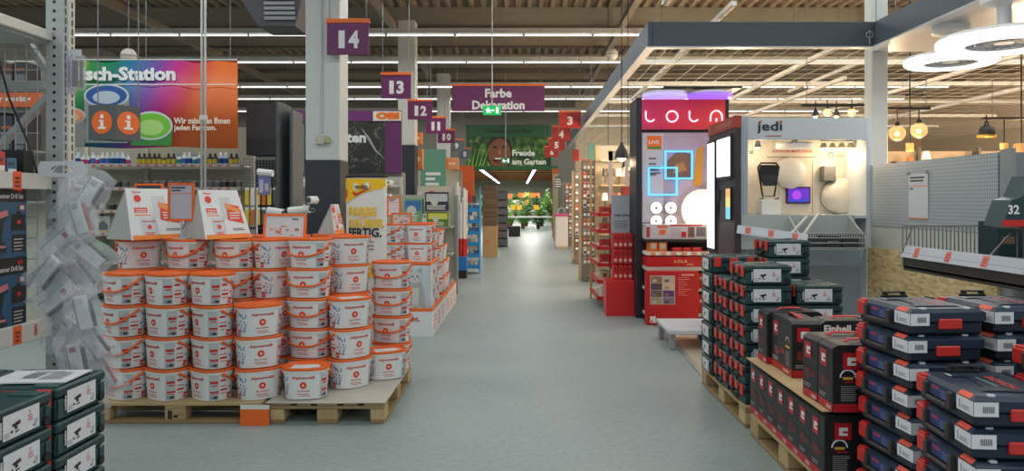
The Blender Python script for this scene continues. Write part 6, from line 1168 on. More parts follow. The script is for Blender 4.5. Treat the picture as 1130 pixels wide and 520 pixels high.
def osb():
    m, nt, p = nodemat('strand_board', .75); tc = nt.nodes.new('ShaderNodeTexCoord'); mp = nt.nodes.new('ShaderNodeMapping'); mp.inputs['Scale'].default_value = (30, 14, 52); mp.inputs['Rotation'].default_value = (.5, 0, 0); v = nt.nodes.new('ShaderNodeTexVoronoi'); v.inputs['Scale'].default_value = 1.0; v.inputs['Randomness'].default_value = 1; nt.links.new(tc.outputs['Object'], mp.inputs[0]); nt.links.new(mp.outputs[0], v.inputs['Vector']); sp = nt.nodes.new('ShaderNodeSeparateColor'); nt.links.new(v.outputs['Color'], sp.inputs[0]); r = ramp(nt, [(0.0, (190, 160, 108)), (.3, (222, 196, 146)), (.7, (236, 214, 168)), (1, (206, 176, 124))]); nt.links.new(sp.outputs[0], r.inputs[0]); nt.links.new(r.outputs[0], p.inputs['Base Color']); b = nt.nodes.new('ShaderNodeBump'); b.inputs['Strength'].default_value = .3; nt.links.new(sp.outputs[1], b.inputs['Height']); nt.links.new(b.outputs[0], p.inputs['Normal']); return m
mb = MB(); mb.box(GXp - .03, GXp - .002, 5.32, 7.40, 0, 1.085, osb()); tag(mb.build('strand_board'), 'raw strand board panel standing below the grey pegboard', 'board')
q = thing('notice_sheet', 'white notice sheet clipped to the grey pegboard', 'sheet', (GXp - .004, PX(1014, 1) and 3.5 * F / (1014 - CX), 0)); y0 = 3.5 * F / (1014 - CX); mb = MB(); za, zb = PZ(242, y0), PZ(192, y0); mb.box(-.003, 0, -.155, .155, za, zb, M(214, 218, 226, .4)); mb.build('sheet', q)
mb = MB(); f = Fc(mb, (-.003, .155, za), (0, -1, 0), (0, 0, 1)); h_ = zb - za; f.rect(.02, h_ * .90, .26, h_ * .94, BDK); f.rect(.02, h_ * .83, .24, h_ * .87, BDK); f.rect(.0, h_ * .72, .31, h_ * .735, ORANGE); f.rect(.02, h_ * .66, .08, h_ * .69, BDK); f.rect(0, 0, .31, .012, M(226, 130, 90)); mb.build('print', q, fix=False)
for dy in (-.15, .15): mb = MB(); mb.sphere((-.014, dy, zb + .01), .016, M(170, 170, 170), 8, 6); mb.build('clip', q)
# ------------------------------------------------------------------ long wire basket shelf, right edge
BXr = 2.62; q = thing('wire_basket_shelf', 'long wire basket shelf projecting into the right edge of the photo', 'basket', (0, 0, 0)); WR = M(150, 146, 138, .4, .4); yk0, yk1 = 2.9, 5.08; zb0 = 1.10
mb = MB(); mb.box(BXr + .03, 3.46, yk0, yk1 - .02, zb0 - .012, zb0, M(70, 66, 60, .5)); mb.box(BXr + .03, BXr + .045, yk0, yk1 - .02, zb0 - .03, zb0 + .09, M(60, 56, 52, .5)); mb.build('tray', q)
mb = MB()
for k in range(30): x = BXr + .03 + (3.46 - BXr - .03) * k / 29; mb.box(x - .003, x + .003, yk1 - .012, yk1 - .006, zb0, 1.37, WR)
mb.box(BXr + .03, 3.46, yk1 - .014, yk1 - .004, 1.37, 1.38, WR); mb.bar((BXr + .03, yk1 - .01, zb0 + .09), (BXr + .10, yk1 - .01, 1.375), .008, .008, WR); mb.build('end_grille', q)
mb = MB()
for k in range(22): x = BXr + .24 + .036 * k; mb.box(x - .003, x + .003, 4.196, 4.202, zb0, 1.40, WR)
mb.box(BXr + .24, 3.46, 4.194, 4.204, 1.40, 1.41, WR); mb.bar((BXr + .05, 4.2, zb0 + .1), (BXr + .24, 4.2, 1.405), .008, .008, WR); mb.build('divider_grille', q)
mb = MB(); mb.box(3.44, 3.47, yk0, 5.1, zb0 - .3, 1.45, M(120, 124, 126, .5)); mb.build('wall_bracket', q)
strip('long white price strip with pink tags along the right basket shelf', (BXr + .02, yk1, zb0 + .06), (BXr + .02, yk0, zb0 + .06), .085, 6, 2)
simple_box('dark_green_carton', 'dark green carton standing behind the grille in the basket shelf', 'carton', 3.02, 3.26, 4.62, 4.82, zb0 + .0005, 1.42, M(26, 56, 56, .45), ((.1, .55, .45, .7, M(120, 90, 80)),))
for k in range(9): simple_box('blade_pack', 'flat dark blade pack lying in the basket shelf, %s of the pile' % ORD[k], 'pack', 2.72 + .10 * (k % 3) + .03 * (k // 3), 2.90 + .10 * (k % 3) + .03 * (k // 3), 4.30 + .17 * (k // 3), 4.46 + .17 * (k // 3), zb0 + .0005 + .032 * (k % 3), zb0 + .031 + .032 * (k % 3), M(70, 76, 80, .45) if k % 2 else M(96, 104, 108, .45), ((.0, .1, 1, .45, M(190, 60, 50) if k % 4 == 0 else M(170, 174, 176)),), 'blade packs in the basket shelf')
for k in range(7): simple_box('tool_pack', 'narrow dark tool pack standing behind the divider grille, %s from left' % ORD[k], 'pack', 2.98 + .065 * k, 3.035 + .065 * k, 3.78, 4.15, zb0 + .0005, 1.36 + .02 * (k % 2), M(56, 62, 64, .45), ((.1, .1, .9, .25, M(150, 154, 156)), (.1, .8, .9, .9, M(200, 206, 206))), 'tool packs behind the divider grille')
# slanted green display card "32"
q = thing('tool_set_display', 'dark green display case with number 32 and red base at right edge', 'tool set', (2.54, 3.85, 1.415)); mb = MB(); w_ = .6; mb.prism([(0, 0), (w_, 0), (w_, .27), (.16, .27), (.11, .16), (.05, .14)], (0, 0, 0), (1, 0, 0), (0, 0, 1), .16, M(28, 62, 64, .45)); mb.build('case', q)
mb = MB(); f = Fc(mb, (0, 0, 0), (1, 0, 0), (0, 0, 1)); f.rect(0, .0, w_, .035, RED); f.text('32', .03, .065, .05, WHITE, w=.06, bold=.03); f.poly([(.15, .10), (.34, .10), (.34, .22), (.19, .22)], M(190, 196, 200)); f.poly([(.18, .11), (.27, .11), (.28, .15), (.2, .17)], M(190, 110, 110), 2); f.lines(.2, .17, .32, .21, 3, MGREY, 2, .4); mb.build('print', q, fix=False)
mb = MB(); mb.box(.2, .56, .12, .40, -.02, -.001, M(90, 90, 90)); mb.build('support_plate', q)
# ------------------------------------------------------------------ green case stacks on the right pallet
pallet('pallet under the dark green case stacks on the right', 1.91, 5.55, R(90)); ZP = .1445
case_stack(1.52 + CD_ / 2, 4.99 + CW_ / 2, ZP, 7, R(-90), 'in the tall front stack, right pallet'); case_stack(1.515 + CD_ / 2, 5.395 + CW_ / 2, ZP, 6, R(-90), 'in the lower middle stack, right pallet')
case_stack(1.50 + CW_ / 2, 5.80 + CD_ / 2, ZP, 7, 0, 'in the far stack with labels to the aisle'); case_stack(1.90 + CD_ / 2, 5.62 + CW_ / 2, ZP, 8, R(-90), 'in the tallest inner stack, right pallet'); case_stack(1.88 + CD_ / 2, 5.00 + CW_ / 2, ZP, 6, R(-90), 'in the inner front stack, right pallet')
# ------------------------------------------------------------------ black and red tool cartons
EB = M(30, 30, 33, .42, noise=.05); ER = M(186, 30, 40, .42); EW = M(232, 232, 232, .45)
EL, ED, EH = .36, .176, .338          # long side, thickness, height
def ein_spec(txt=False):
    mb = MB(); mb.box(-EL / 2, EL / 2, -ED / 2, ED / 2, 0, EH - .02, EB, .004); mb.prism([(-EL / 2, EH - .02), (EL / 2, EH - .02), (EL / 2 - .03, EH - .002), (-EL / 2 + .03, EH - .002)], (0, -ED / 2, 0), (1, 0, 0), (0, 0, 1), ED, EB); body = mb.mesh()
    prs = []
    for sgn, o, u, W in ((1, (-EL / 2, -ED / 2, 0), (1, 0, 0), EL), (1, (EL / 2, ED / 2, 0), (-1, 0, 0), EL), (0, (EL / 2, -ED / 2, 0), (0, 1, 0), ED), (0, (-EL / 2, ED / 2, 0), (0, -1, 0), ED)):
        mb = MB(); f = Fc(mb, o, u, (0, 0, 1), .001); f.rect(0.003, .004, W - .003, .045, ER); f.text('EINHELL', W * .55, .016, .012, EW, w=W * .36) if False else f.lines(W * .6, .014, W * .92, .034, 2, EW, 1, .45)
        lw = .085 if W > .2 else .075; lx0 = .05 if W > .2 else .03; lz0 = EH - .125
        f.rect(lx0, lz0, lx0 + lw, lz0 + .085, ER, 1); f.rect(lx0 + .022, lz0 + .022, lx0 + .04, lz0 + .062, EW, 2); f.rect(lx0 + .04, lz0 + .022, lx0 + .066, lz0 + .034, EW, 2); f.rect(lx0 + .04, lz0 + .044, lx0 + .066, lz0 + .062, EW, 2)
        if W > .2 and o[1] < 0:
            f.ring(.075, .175, .034, .042, EW, 1, 14, 0, PI); f.rect(.05, .165, .10, .178, M(220, 170, 60), 1); f.rect(.06, .15, .115, .157, ER, 1); f.lines(.04, .06, .13, .14, 8, M(150, 150, 150), 1, .35); f.lines(.2, .26, .32, .31, 2, M(200, 200, 200), 1, .5); f.poly([(.2, .18), (.3, .2), (.33, .16), (.27, .1), (.22, .12)], M(120, 40, 40), 1)
        elif W > .2:
            f.poly([(.06, .14), (.14, .135), (.2, .15), (.24, .145), (.24, .115), (.18, .12), (.12, .09), (.08, .10)], M(150, 44, 44), 1); f.poly([(.12, .135), (.2, .15), (.2, .13), (.13, .115)], M(60, 60, 62), 2); f.lines(.03, .055, .14, .085, 2, M(180, 180, 180), 1, .4); f.ring(.29, .20, .026, .032, EW, 1, 12, 0, PI); f.rect(.26, .165, .33, .18, M(220, 170, 60), 1); f.lines(.26, .06, .33, .15, 7, M(150, 150, 150), 1, .4)
        else: f.poly([(.03, .155), (.08, .165), (.13, .15), (.15, .155), (.15, .125), (.1, .12), (.06, .10), (.03, .11)], M(110, 38, 38), 1); f.poly([(.07, .15), (.13, .145), (.12, .13), (.08, .13)], M(60, 58, 60), 2); f.lines(.02, .06, .10, .085, 2, M(170, 170, 170), 1, .35)
        if txt and W > .2 and o[1] < 0: f.text('Einhell', .012, EH - .07, .042, EW, w=.16, bold=.035)
        prs.append(mb.mesh(fix=False))
    mb = MB(); mb.tube([(-.09, 0, EH - .003), (-.06, 0, EH + .012), (.06, 0, EH + .012), (.09, 0, EH - .003)], .016, ER, 8, flat=.35); hd = mb.mesh()
    return [('carton', body, []), ('strap_handle', hd, [])] + [('face_print', q, []) for q in prs]
ES, EST = ein_spec(), ein_spec(True)
pallet('pallet under the black and red tool cartons', 1.90, 4.20, R(90)); ex = 1.50
for k in range(7): spawn(ES, 'tool_carton', 'black red tool carton in the lower aisle row, %s from the near end' % ORD[k], 'carton', (ex + EL / 2 + .003 * k, 3.705 + .178 * k, ZP), 0, 'black and red tool cartons')
for k in range(6): spawn(ES, 'tool_carton', 'black red tool carton in the hidden inner lower row, %s from near end' % ORD[k], 'carton', (ex + .39 + EL / 2, 3.72 + .19 * k, ZP), 0, 'black and red tool cartons')
zc = ZP + EH + .0135; mb = MB(); mb.box(1.49, 2.28, 3.62, 4.86, zc, zc + .006, M(196, 166, 124, .8, noise=.06)); tag(mb.build('cardboard_layer'), 'tan cardboard layer between the two tiers of black cartons', 'cardboard')
zu = zc + .0065
for k, (x, y, rz, sp, lab) in enumerate(((1.56 + EL / 2, 4.74, 0, ES, 'black red tool carton on the upper tier beside the green cases'), (1.585 + ED / 2, 4.305 + EL / 2 - .02, 90, ES, 'black red tool carton with its broad face to the aisle'), (1.52 + EL / 2, 3.86, 3, ES, 'second nearest black red tool carton on the upper tier'), (1.525 + EL / 2, 3.668, 0, ES, 'nearest black red tool carton on the upper tier'), (1.772 + EL / 2, 4.398, 0, EST, 'upper tier black tool carton lettered in white'))):
    spawn(sp, 'tool_carton', lab, 'carton', (x, y, zu), R(rz), 'black and red tool cartons')
# ------------------------------------------------------------------ navy carry cases with red clips
NV = M(24, 37, 53, .45, noise=.05); NV2 = M(31, 48, 68, .42); NRED = M(206, 50, 44, .4); LH, LW, LD = .1175, .42, .345
def navy_spec():
    w_, d, h = LW / 2, LD / 2, LH; c = .03
    mb = MB(); mb.box(-w_ + .006, w_ - .006, -d + .006, d - .006, 0, h * .5, NV, .012); body = mb.mesh()
    mb = MB(); vs = []                                              # lid with sloped shoulders
    for (ix_, iy_, z) in ((0, 0, h * .5), (0, 0, h * .82), (.022, .022, h - .006)): vs += [(-w_ + ix_, -d + iy_, z), (w_ - ix_, -d + iy_, z), (w_ - ix_, d - iy_, z), (-w_ + ix_, d - iy_, z)]
    mb.add(vs, [(3, 2, 1, 0), (8, 9, 10, 11)] + [(4 * a + i, 4 * a + (i + 1) % 4, 4 * a + 4 + (i + 1) % 4, 4 * a + 4 + i) for a in (0, 1) for i in range(4)], NV2)
    for sx in (-1, 1): mb.prism([(-.11, 0), (.11, 0), (.085, .006), (-.085, .006)], (sx * (w_ - .075), 0, h - .0062), (0, 1, 0), (0, 0, 1), .05 * sx if sx > 0 else -.05, NV)
    mb.prism([(-.12, -.06), (.13, -.09), (.15, .07), (-.10, .09)], (0, .02, h - .002), (1, 0, 0), (0, 1, 0), .004, NV); lid = mb.mesh()
    out = [('body', body, []), ('lid', lid, [])]
    mb = MB(); f = Fc(mb, (0, .02, h - .0018), (1, 0, 0), (0, 1, 0), .001); f.text('BOSCH', -.08, .0, .035, M(200, 60, 56), w=.18, bold=.03); f.text('PROFESSIONAL', -.07, -.04, .014, M(150, 160, 170), w=.15); mb.add(*(lambda: ([f.pt(-.14, -.12), f.pt(-.09, -.12), f.pt(-.11, -.09)], [(0, 1, 2)], M(200, 206, 212)))()); out.append(('lid_print', mb.mesh(fix=False), []))
    mb = MB(); mb.box(-w_ + .012, -w_ + .075, -d - .010, -d + .012, h * .30, h * .86, NRED, .005); mb.box(-w_ + .02, -w_ + .068, -d - .004, -d + .03, h * .86, h * .94, NRED, .003); out.append(('red_clip', mb.mesh(), []))
    mb = MB(); mb.box(w_ - .012, w_ + .008, -.045, .06, h * .22, h * .60, NRED, .004); out.append(('red_clip', mb.mesh(), [])); mb = MB(); mb.box(-w_ - .010, -w_ + .012, -.05, .05, h * .30, h * .62, NRED, .005); out.append(('red_clip', mb.mesh(), []))
    mb = MB(); GH = M(62, 56, 54, .5); mb.box(-.13, -.108, -d - .018, -d + .01, h * .22, h * .78, GH, .004); mb.box(.048, .07, -d - .018, -d + .01, h * .22, h * .78, GH, .004); mb.box(-.108, .048, -d - .018, -d - .002, h * .22, h * .36, GH, .004); out.append(('handle', mb.mesh(), []))
    mb = MB(); f = Fc(mb, (0, -d, 0), (1, 0, 0), (0, 0, 1), .001); f.rect(-.10, h * .38, .045, h * .80, M(44, 58, 112)); f.rect(-.085, h * .62, -.03, h * .74, M(160, 60, 80), 1); f.lines(-.02, h * .44, .03, h * .72, 3, M(110, 130, 170), 1, .4); out.append(('handle_sticker', mb.mesh(fix=False), []))
    mb = MB(); LB = M(226, 226, 232, .5)                                # label folded round the corner
    f = Fc(mb, (0, -d, 0), (1, 0, 0), (0, 0, 1), .0012); f.rect(.095, h * .36, w_ - .002, h * .80, LB); f.rect(.115, h * .43, .12, h * .7, MGREY, 1); f.lines(.13, h * .46, .19, h * .6, 3, MGREY, 1, .4)
    f = Fc(mb, (w_, -d, 0), (0, 1, 0), (0, 0, 1), .0012); f.rect(-.001, h * .36, .085, h * .80, LB)
    for k in range(7): f.rect(.03 + .006 * k, h * .47, .033 + .006 * k, h * .67, BDK, 1)
    mb.add([(.095, -d - .0015, h * .805), (.175, -d - .0015, h * .805), (.175, -d + .0205, h * .96), (.095, -d + .0205, h * .96)], [(0, 1, 2, 3)], M(238, 92, 66, .5)); out.append(('corner_label', mb.mesh(fix=False), []))
    for sx in (-1, 1):
        mb = MB(); mb.box(sx * .15 - .03, sx * .15 + .03, d - .025, d - .005, h - .012, h - .0005, BLACK, .004); mb.box(sx * .15 - .012, sx * .15 + .012, -d + .012, -d + .03, h - .012, h - .0005, M(206, 210, 216, .5), .002) if False else None; out.append(('hinge_lug', mb.mesh(), []))
    mb = MB()
    for sx in (-1, 1): mb.box(w_ - .035, w_ - .018, sx * .10 - .014, sx * .10 + .014, h - .014, h - .0006, M(196, 202, 210, .5), .003)
    out.append(('stacking_catch', mb.mesh(), [])); return out
NS = navy_spec()
pallet('pallet under the navy carry cases at the right edge', 1.97, 2.95, R(90))
lg = MB(); lg.box(-LW / 2 + .012, -LW / 2 + .035, -.065, .065, LH - .006, LH + .006, BLACK, .003)
for dy in (-.055, .035): lg.box(-LW / 2 + .012, -LW / 2 + .035, dy, dy + .02, LH + .006, LH + .016, BLACK, .002)
lg.box(-LW / 2 + .012, -LW / 2 + .035, -.055, .055, LH + .016, LH + .024, BLACK, .002); LUG = lg.mesh()
def navy_top(ox, oy, k, n, a, desc):
    t = spawn(NS, 'carry_case', 'topmost navy carry case ' + desc, 'carry case', (ox, oy, ZP + k * (LH + .0004)), a, 'navy blue carry cases'); ob('carry_lug', LUG, t)
def navy_stack(x, y, n, rz, desc):
    """x, y: near corner on the aisle side"""
    a = R(-90 + rz); c, s_ = math.cos(a), math.sin(a); lx_, ly_ = -LW / 2, LD / 2; ox = x + c * lx_ - s_ * ly_; oy = y + s_ * lx_ + c * ly_
    rnd = random.Random(int(x * 100))
    for k in range(n): spawn(NS, 'carry_case', 'navy carry case, %s from bottom %s' % (ORD[k], desc), 'carry case', (ox + rnd.uniform(-.008, .008), oy + rnd.uniform(-.008, .008), ZP + k * (LH + .0004)), a + R(rnd.uniform(-1.5, 1.5)), 'navy blue carry cases') if k < n - 1 else navy_top(ox, oy, k, n, a, desc)
navy_stack(1.665, 3.12, 8, 5, 'in the tall stack beside the black cartons'); navy_stack(1.615, 2.60, 6, -3, 'in the nearest lower stack'); navy_stack(2.06, 3.17, 8, 3, 'in the tall inner stack, below the strand board'); navy_stack(2.02, 2.58, 7, 0, 'in the stack cut by the right photo edge')
# ------------------------------------------------------------------ lamp department in the right background
GLS = M(255, 214, 150, .05, alpha=.28, emit=.35); FIL = M(255, 206, 130, .4, emit=8.0)
def pendant(label, px, py, Y, r, kind, ztop):
    c = P(px, py, Y); t = thing('pendant_lamp', label, 'lamp', c, group='pendant lamps'); 
    if kind == 'globe':
        mb = MB(); mb.sphere((0, 0, 0), r, GLS, 20, 12); mb.build('glass_globe', t); mb = MB(); mb.sphere((0, 0, -.01), r * .28, FIL, 10, 8); mb.build('bulb', t); mb = MB(); mb.lathe([(r * .3, r * .9), (r * .3, r * 1.3), (r * .12, r * 1.5)], BLACK, 12); mb.build('socket', t); top = r * 1.5
    elif kind == 'dome':
        mb = MB(); mb.lathe([(r, -r * .35), (r * .96, r * .05), (r * .8, r * .45), (r * .45, r * .75), (r * .12, r * .85)], M(40, 36, 34, .4), 24, caps=False); mb.build('shade', t, fix=False); mb = MB(); mb.lathe([(r * 1.01, -r * .55), (r * 1.01, -r * .33)], M(206, 160, 70, .3, .6), 24, caps=False); mb.build('brass_rim', t, fix=False); mb = MB(); mb.sphere((0, 0, -r * .2), r * .3, FIL, 10, 8); mb.build('bulb', t); mb = MB(); mb.tube([(r * .2 * math.cos(a), 0, r * 1.0 + r * .2 * math.sin(a)) for a in [2 * PI * i / 12 for i in range(12)]], .012, BLACK, 6, True); mb.build('ring', t); top = r * 1.15
    elif kind == 'spot':
        mb = MB(); mb.lathe([(r * .9, -r), (r * .75, -r * .2), (r * .3, r * .6), (r * .15, r)], M(46, 44, 44, .4), 16, caps=False); mb.build('shade', t, fix=False); mb = MB(); mb.sphere((0, 0, -r * .75), r * .6, FIL, 10, 8); mb.build('bulb', t); top = r
    else:
        mb = MB(); mb.lathe([(r, -r * 1.2), (r, r * .9), (r * .8, r)], M(206, 150, 80, .4, emit=.4), 16, caps=False); mb.build('shade', t, fix=False); mb = MB(); mb.sphere((0, 0, 0), r * .4, FIL, 10, 8); mb.build('bulb', t); top = r * .95
    mb = MB(); mb.box(-.006, .006, -.006, .006, top, max(ztop - c.z, top + .1), BLACK); mb.build('cord', t); point_light((c.x, c.y, c.z - (r + .06)), 6, WARM, .06)
YP = 9.6
t = thing('black_lamp_track', 'black ceiling track holding the glass globe pendants', 'track rail', (0, 0, 0)); mb = MB(); mb.box(PX(972, YP), PX(1026, YP), YP - .03, YP + .03, PZ(121, YP), PZ(118.5, YP), BLACK); mb.build('rail', t); mb = MB(); wires(mb, [(PX(975, YP), YP, PZ(118.5, YP)), (PX(1022, YP), YP, PZ(118.5, YP))], RZ - .02); mb.build('wire', t)
t = thing('black_lamp_track', 'black ceiling track holding the dark dome pendant', 'track rail', (0, 0, 0)); mb = MB(); mb.box(PX(1084, YP), PX(1170, YP), YP - .03, YP + .03, PZ(132, YP), PZ(129.5, YP), M(60, 40, 32, .5)); mb.build('rail', t); mb = MB(); wires(mb, [(PX(1095, YP), YP, PZ(129.5, YP)), (PX(1140, YP), YP, PZ(129.5, YP))], RZ - .02); mb.build('wire', t)
pendant('left glass globe pendant lamp right of the steel post', 990, 147, YP, .105, 'globe', PZ(121, YP)); pendant('right glass globe pendant lamp right of the steel post', 1014, 144, YP, .105, 'globe', PZ(121, YP)); pendant('black dome pendant lamp with brass rim', 1088.5, 146, YP, .115, 'dome', PZ(132, YP))
pendant('amber tube pendant lamp below the glass globes', 1004, 162, YP + .4, .05, 'tube', RZ); pendant('small amber pendant lamp right of the dome lamp', 1108, 162, YP, .05, 'tube', PZ(132, YP)); pendant('tall amber pendant lamp at the right photo edge', 1127, 166, YP - 1.2, .08, 'tube', RZ)
pendant('black spot pendant lamp left of the neon display', 686, 166, 10.6, .12, 'spot', RZ); pendant('rear black spot pendant lamp left of the neon display', 693, 177, 12.2, .12, 'spot', RZ); pendant('far bright pendant lamp between the aisle racks', 671, 182, 16.0, .12, 'globe', RZ)
# track above the lit cabinet with small bulbs
YQ = 10.4; t = thing('spot_track', 'black spot track above the lit cabinet', 'track rail', (0, 0, 0)); mb = MB(); mb.box(PX(885, YQ), PX(960, YQ), YQ - .03, YQ + .03, PZ(118, YQ), PZ(115, YQ), BLACK); mb.build('rail', t); mb = MB(); wires(mb, [(PX(890, YQ), YQ, PZ(115, YQ)), (PX(955, YQ), YQ, PZ(115, YQ))], RZ - .02); mb.build('wire', t)
for k, px in enumerate((900, 913, 923, 940)): pendant('small glowing spot lamp above the lit cabinet, %s from the left' % ORD[k], px, 124, YQ, .06, 'globe' if k % 2 else 'spot', PZ(118, YQ))
# warm display wall with lamps at the back of the lamp department
t = thing('lamp_display_wall', 'warm cream display wall full of lamps behind the pegboard', 'display wall', (0, 0, 0)); mb = MB(); mb.box(5.0, 16.5, 17.0, 17.2, 0, 2.72, M(176, 152, 122, .6)); mb.build('wall_panel', t)
for k in range(9): mb = MB(); mb.box(5.0 + 1.4 * k, 5.06 + 1.4 * k, 16.9, 17.0, 0, 2.8, M(110, 100, 90, .5)); mb.build('post', t)
rnd = random.Random(77)
for k in range(24):
    x = 7.4 + .38 * k; z = 2.28 + .12 * (k % 3); q = thing('display_lamp', 'small lit table lamp on the cream display wall, %s from the left' % ORD[k], 'lamp', (x, 16.75, z), group='small lamps on the cream wall'); mb = MB(); mb.lathe([(.10, 0), (.06, .18)], [M(240, 214, 170, .5, emit=1.6), M(60, 54, 50, .5), M(226, 216, 200, .5), M(52, 48, 46, .5), M(190, 120, 60, .5)][k % 5], 14, caps=False); mb.build('shade', q, fix=False); mb = MB(); mb.tube([(0, 0, -.22), (0, 0, .05)], .012, M(120, 110, 100), 6); mb.lathe([(.07, -.24), (.07, -.22)], M(120, 110, 100), 12); mb.build('foot', q); mb = MB(); mb.box(-.14, .14, -.1, .25, -.26, -.241, M(190, 180, 160)); mb.build('bracket_shelf', q)
for k, (x, y) in enumerate(((7, 14.5), (10.5, 14.5), (13.5, 13), (4.0, 13.5), (3.2, 17), (7.5, 10.5), (11, 10), (5.2, 20), (12, 20), (15, 20.5))):  # uplighters added out of view to warm and brighten the roof
    t = thing('added_uplighter', 'added unseen uplighter brightening the lamp department roof, %s from the aisle' % ORD[k], 'lamp', (x, y, 1.9), group='added uplighters'); mb = MB(); mb.lathe([(.05, -.08), (.14, -.05), (.2, .03)], M(190, 170, 140, .5), 20); mb.build('bowl', t); mb = MB(); mb.sphere((0, 0, .06), .06, FIL, 10, 8); mb.build('bulb', t); mb = MB(); mb.tube([(0, 0, -1.88), (0, 0, -.07)], .015, M(120, 110, 100), 8); mb.lathe([(.14, -1.9), (.14, -1.88), (.02, -1.87)], M(120, 110, 100), 16); mb.build('stand', t); point_light((x, y, 2.08), 250, WARM, .1)
# lamp shelves between neon display and racks
Yg = 12.6; gx0, gx1 = PX(659, Yg), PX(702, Yg); t = gondola('lamp_shelf', 'warm lit lamp shelf between the aisle racks and the neon display', gx0 + .1, gx1 + .3, Yg + .6, Yg + 1.1, [.5, .95, 1.4, 1.85, 2.3], 2.6, m=M(196, 170, 130, .5), rail=False)
kk = 0
for z in (.5005, .9505, 1.4005, 1.8505):
    for j in range(6):
        q = thing('boxed_lamp', 'table lamp or carton on the warm lamp shelf, %s counted from lower left' % ORD[kk], 'lamp', (gx0 + .22 + .13 * j, Yg + .75, z), group='lamps on the warm lamp shelf'); kk += 1; cc = rnd.choice([(230, 214, 190), (196, 150, 100), (90, 80, 74), (206, 60, 50)])
        mb = MB(); mb.lathe([(.05, 0), (.045, .02), (.012, .03), (.012, .16)], M(120, 100, 80), 10); mb.build('foot', q); mb = MB(); mb.lathe([(.062, .16), (.04, .30)], M(*cc, .5, emit=.9 if cc[0] == 230 else 0.0), 12, caps=False); mb.build('shade', q, fix=False)
point_light((gx0 + .4, Yg + .1, 2.3), 40, WARM, .08)
pq = thing('door_frame_sample', 'white pillar-like sample frame above the grey poster', 'frame', (PX(683, 11.6), 11.6, 0)); mb = MB(); mb.box(-.16, -.1, 0, .06, 0, 2.35, M(206, 200, 190, .5)); mb.box(.1, .16, 0, .06, 0, 2.2, M(206, 200, 190, .5)); mb.box(-.16, .16, 0, .06, 2.2, 2.35, M(206, 200, 190, .5)); mb.build('frame', pq)
# hook racks along the right side of the aisle
def hook_rack(label, x0, x1, Y, depth, zt, cols, rows, seed, where, post=M(206, 176, 130, .5)):
    t = thing('hook_rack', label, 'rack', (0, 0, 0))
    for x in (x0, x1): mb = MB(); mb.box(x - .025, x + .025, Y, Y + .05, 0, zt, post, .003); mb.build('post', t)
    mb = MB(); mb.box(x0 + .03, x1 - .03, Y + .02, Y + .04, .1, zt, M(130, 126, 120, .5)); mb.build('back_panel', t); mb = MB(); mb.box(x0 + .025, x1 - .025, Y - depth, Y, 0, .1, M(110, 106, 100)); mb.build('base', t)
    rnd = random.Random(seed); dz = (zt - .35) / rows; dx = (x1 - x0 - .08) / cols; meshes = {}
    for nm, cc in (('white', (214, 214, 214)), ('dark', (60, 58, 60)), ('copper', (190, 130, 90)), ('red', (190, 60, 50)), ('grey', (130, 134, 140)), ('blue', (60, 90, 130))): a = MB().box(-dx * .42, dx * .42, -.012, .012, -dz * .8, 0, M(*cc, .4), .003).mesh(); b = MB(); b.tube([(0, .02, -.004), (0, depth * .7, -.004)], .004, STEEL, 5); f = MB(); q = Fc(f, (-dx * .42, -.012, -dz * .8), (1, 0, 0), (0, 0, 1), .002); q.rect(dx * .1, dz * .1, dx * .74, dz * .4, M(236, 236, 236) if nm != 'white' else M(70, 90, 120)); q.rect(dx * .1, dz * .6, dx * .6, dz * .72, M(220, 160, 120)); meshes[nm] = [('pack', a, []), ('hook', b.mesh(), []), ('print', f.mesh(fix=False), [])]
    for r_ in range(rows):
        for c_ in range(cols):
            nm = rnd.choice(list(meshes)); spawn(meshes[nm], 'hanging_pack', '%s hanging pack on %s, row %s, %s from left' % (nm, where, ORD[r_], ORD[c_]), 'pack', (x0 + .04 + dx * (c_ + .5), Y - depth * .7 - rnd.uniform(0, .03), zt - .05 - dz * r_), 0, 'packs on ' + where)
hook_rack('nearer tall hook rack of small packs right of the aisle', PX(640, 14.2), PX(661, 14.2), 14.2, .3, 2.35, 4, 11, 5, 'the nearer hook rack'); hook_rack('middle hook rack of packs right of the aisle', PX(632, 18.0), PX(652, 18.0), 18.0, .3, 2.3, 4, 10, 6, 'the middle hook rack'); hook_rack('far hook rack beyond the white counter', PX(622, 25), PX(640, 25), 25.0, .3, 2.2, 4, 8, 7, 'the far hook rack', M(160, 160, 160, .5))
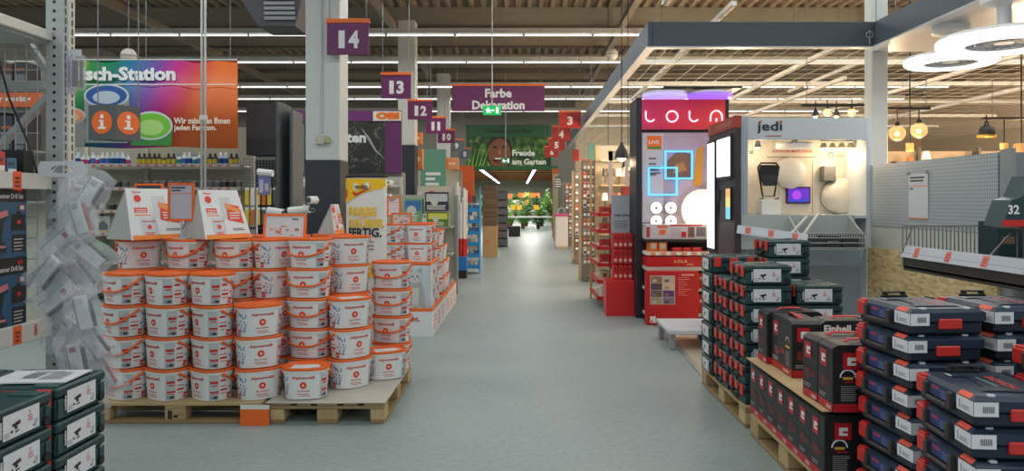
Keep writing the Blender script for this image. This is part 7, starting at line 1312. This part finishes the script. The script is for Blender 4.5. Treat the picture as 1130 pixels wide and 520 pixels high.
c = P(620, 275, 23.4); t = thing('white_counter', 'tall white counter box with pink top edge at the far right aisle', 'counter', (c.x, c.y, 0)); mb = MB(); mb.box(-.2, .2, 0, .6, .08, 1.05, M(226, 222, 220, .5), .006); mb.build('body', t); mb = MB(); mb.box(-.21, .21, -.01, .61, 1.05, 1.14, M(200, 80, 130, .5), .004); mb.build('top_edge', t); mb = MB(); mb.box(-.18, .18, .02, .58, 0, .08, M(196, 170, 130)); mb.build('plinth', t); mb = MB(); mb.tube([(-.12, .1, 1.14), (-.10, .1, 1.28), (.0, .1, 1.34), (.10, .1, 1.28), (.12, .1, 1.14)], .012, WHITE, 6); mb.build('wire_arch', t)
a, b = P(611, 225, 28.0), P(622, 190, 28); mb = MB(); mb.box(PX(611, 28), PX(616, 28), 28, 28.3, 0, 2.6, M(150, 170, 140, .6)); tag(mb.build('green_post'), 'pale green post right of the plant hall opening', 'post')
c = P(616.5, 208, 20.5); t = thing('small_hanging_board', 'small dark hanging board below the red number signs', 'sign', c); mb = MB(); mb.box(-.11, .11, 0, .02, 0, .34, M(76, 80, 86, .5)); mb.build('board', t); mb = MB(); f = Fc(mb, (-.11, 0, 0), (1, 0, 0), (0, 0, 1)); f.lines(.02, .04, .2, .3, 4, M(190, 190, 190), 1, .5); mb.build('print', t, fix=False); mb = MB(); wires(mb, [(0, .01, .34)], RZ - c.z - .1); mb.build('wire', t)
for k, (px0, px1, py0, py1, Y, cc) in enumerate(((640, 650, 176, 190, 18.3, (196, 70, 50)), (648, 658, 158, 178, 19.5, (96, 140, 130)), (632, 639, 165, 178, 20.5, (170, 44, 40)))): a, b = P(px0, py1, Y), P(px1, py0, Y); t = thing('aisle_topper', ['red topper board above the middle hook rack', 'teal topper board under the grey frame', 'dark red topper board near the number signs'][k], 'board', (0, 0, 0)); mb = MB(); mb.box(a.x, b.x, Y, Y + .03, a.z, b.z, M(*cc, .5)); mb.build('board', t); mb = MB(); wires(mb, [((a.x + b.x) / 2, Y + .015, b.z)], RZ + .1); mb.build('wire', t)
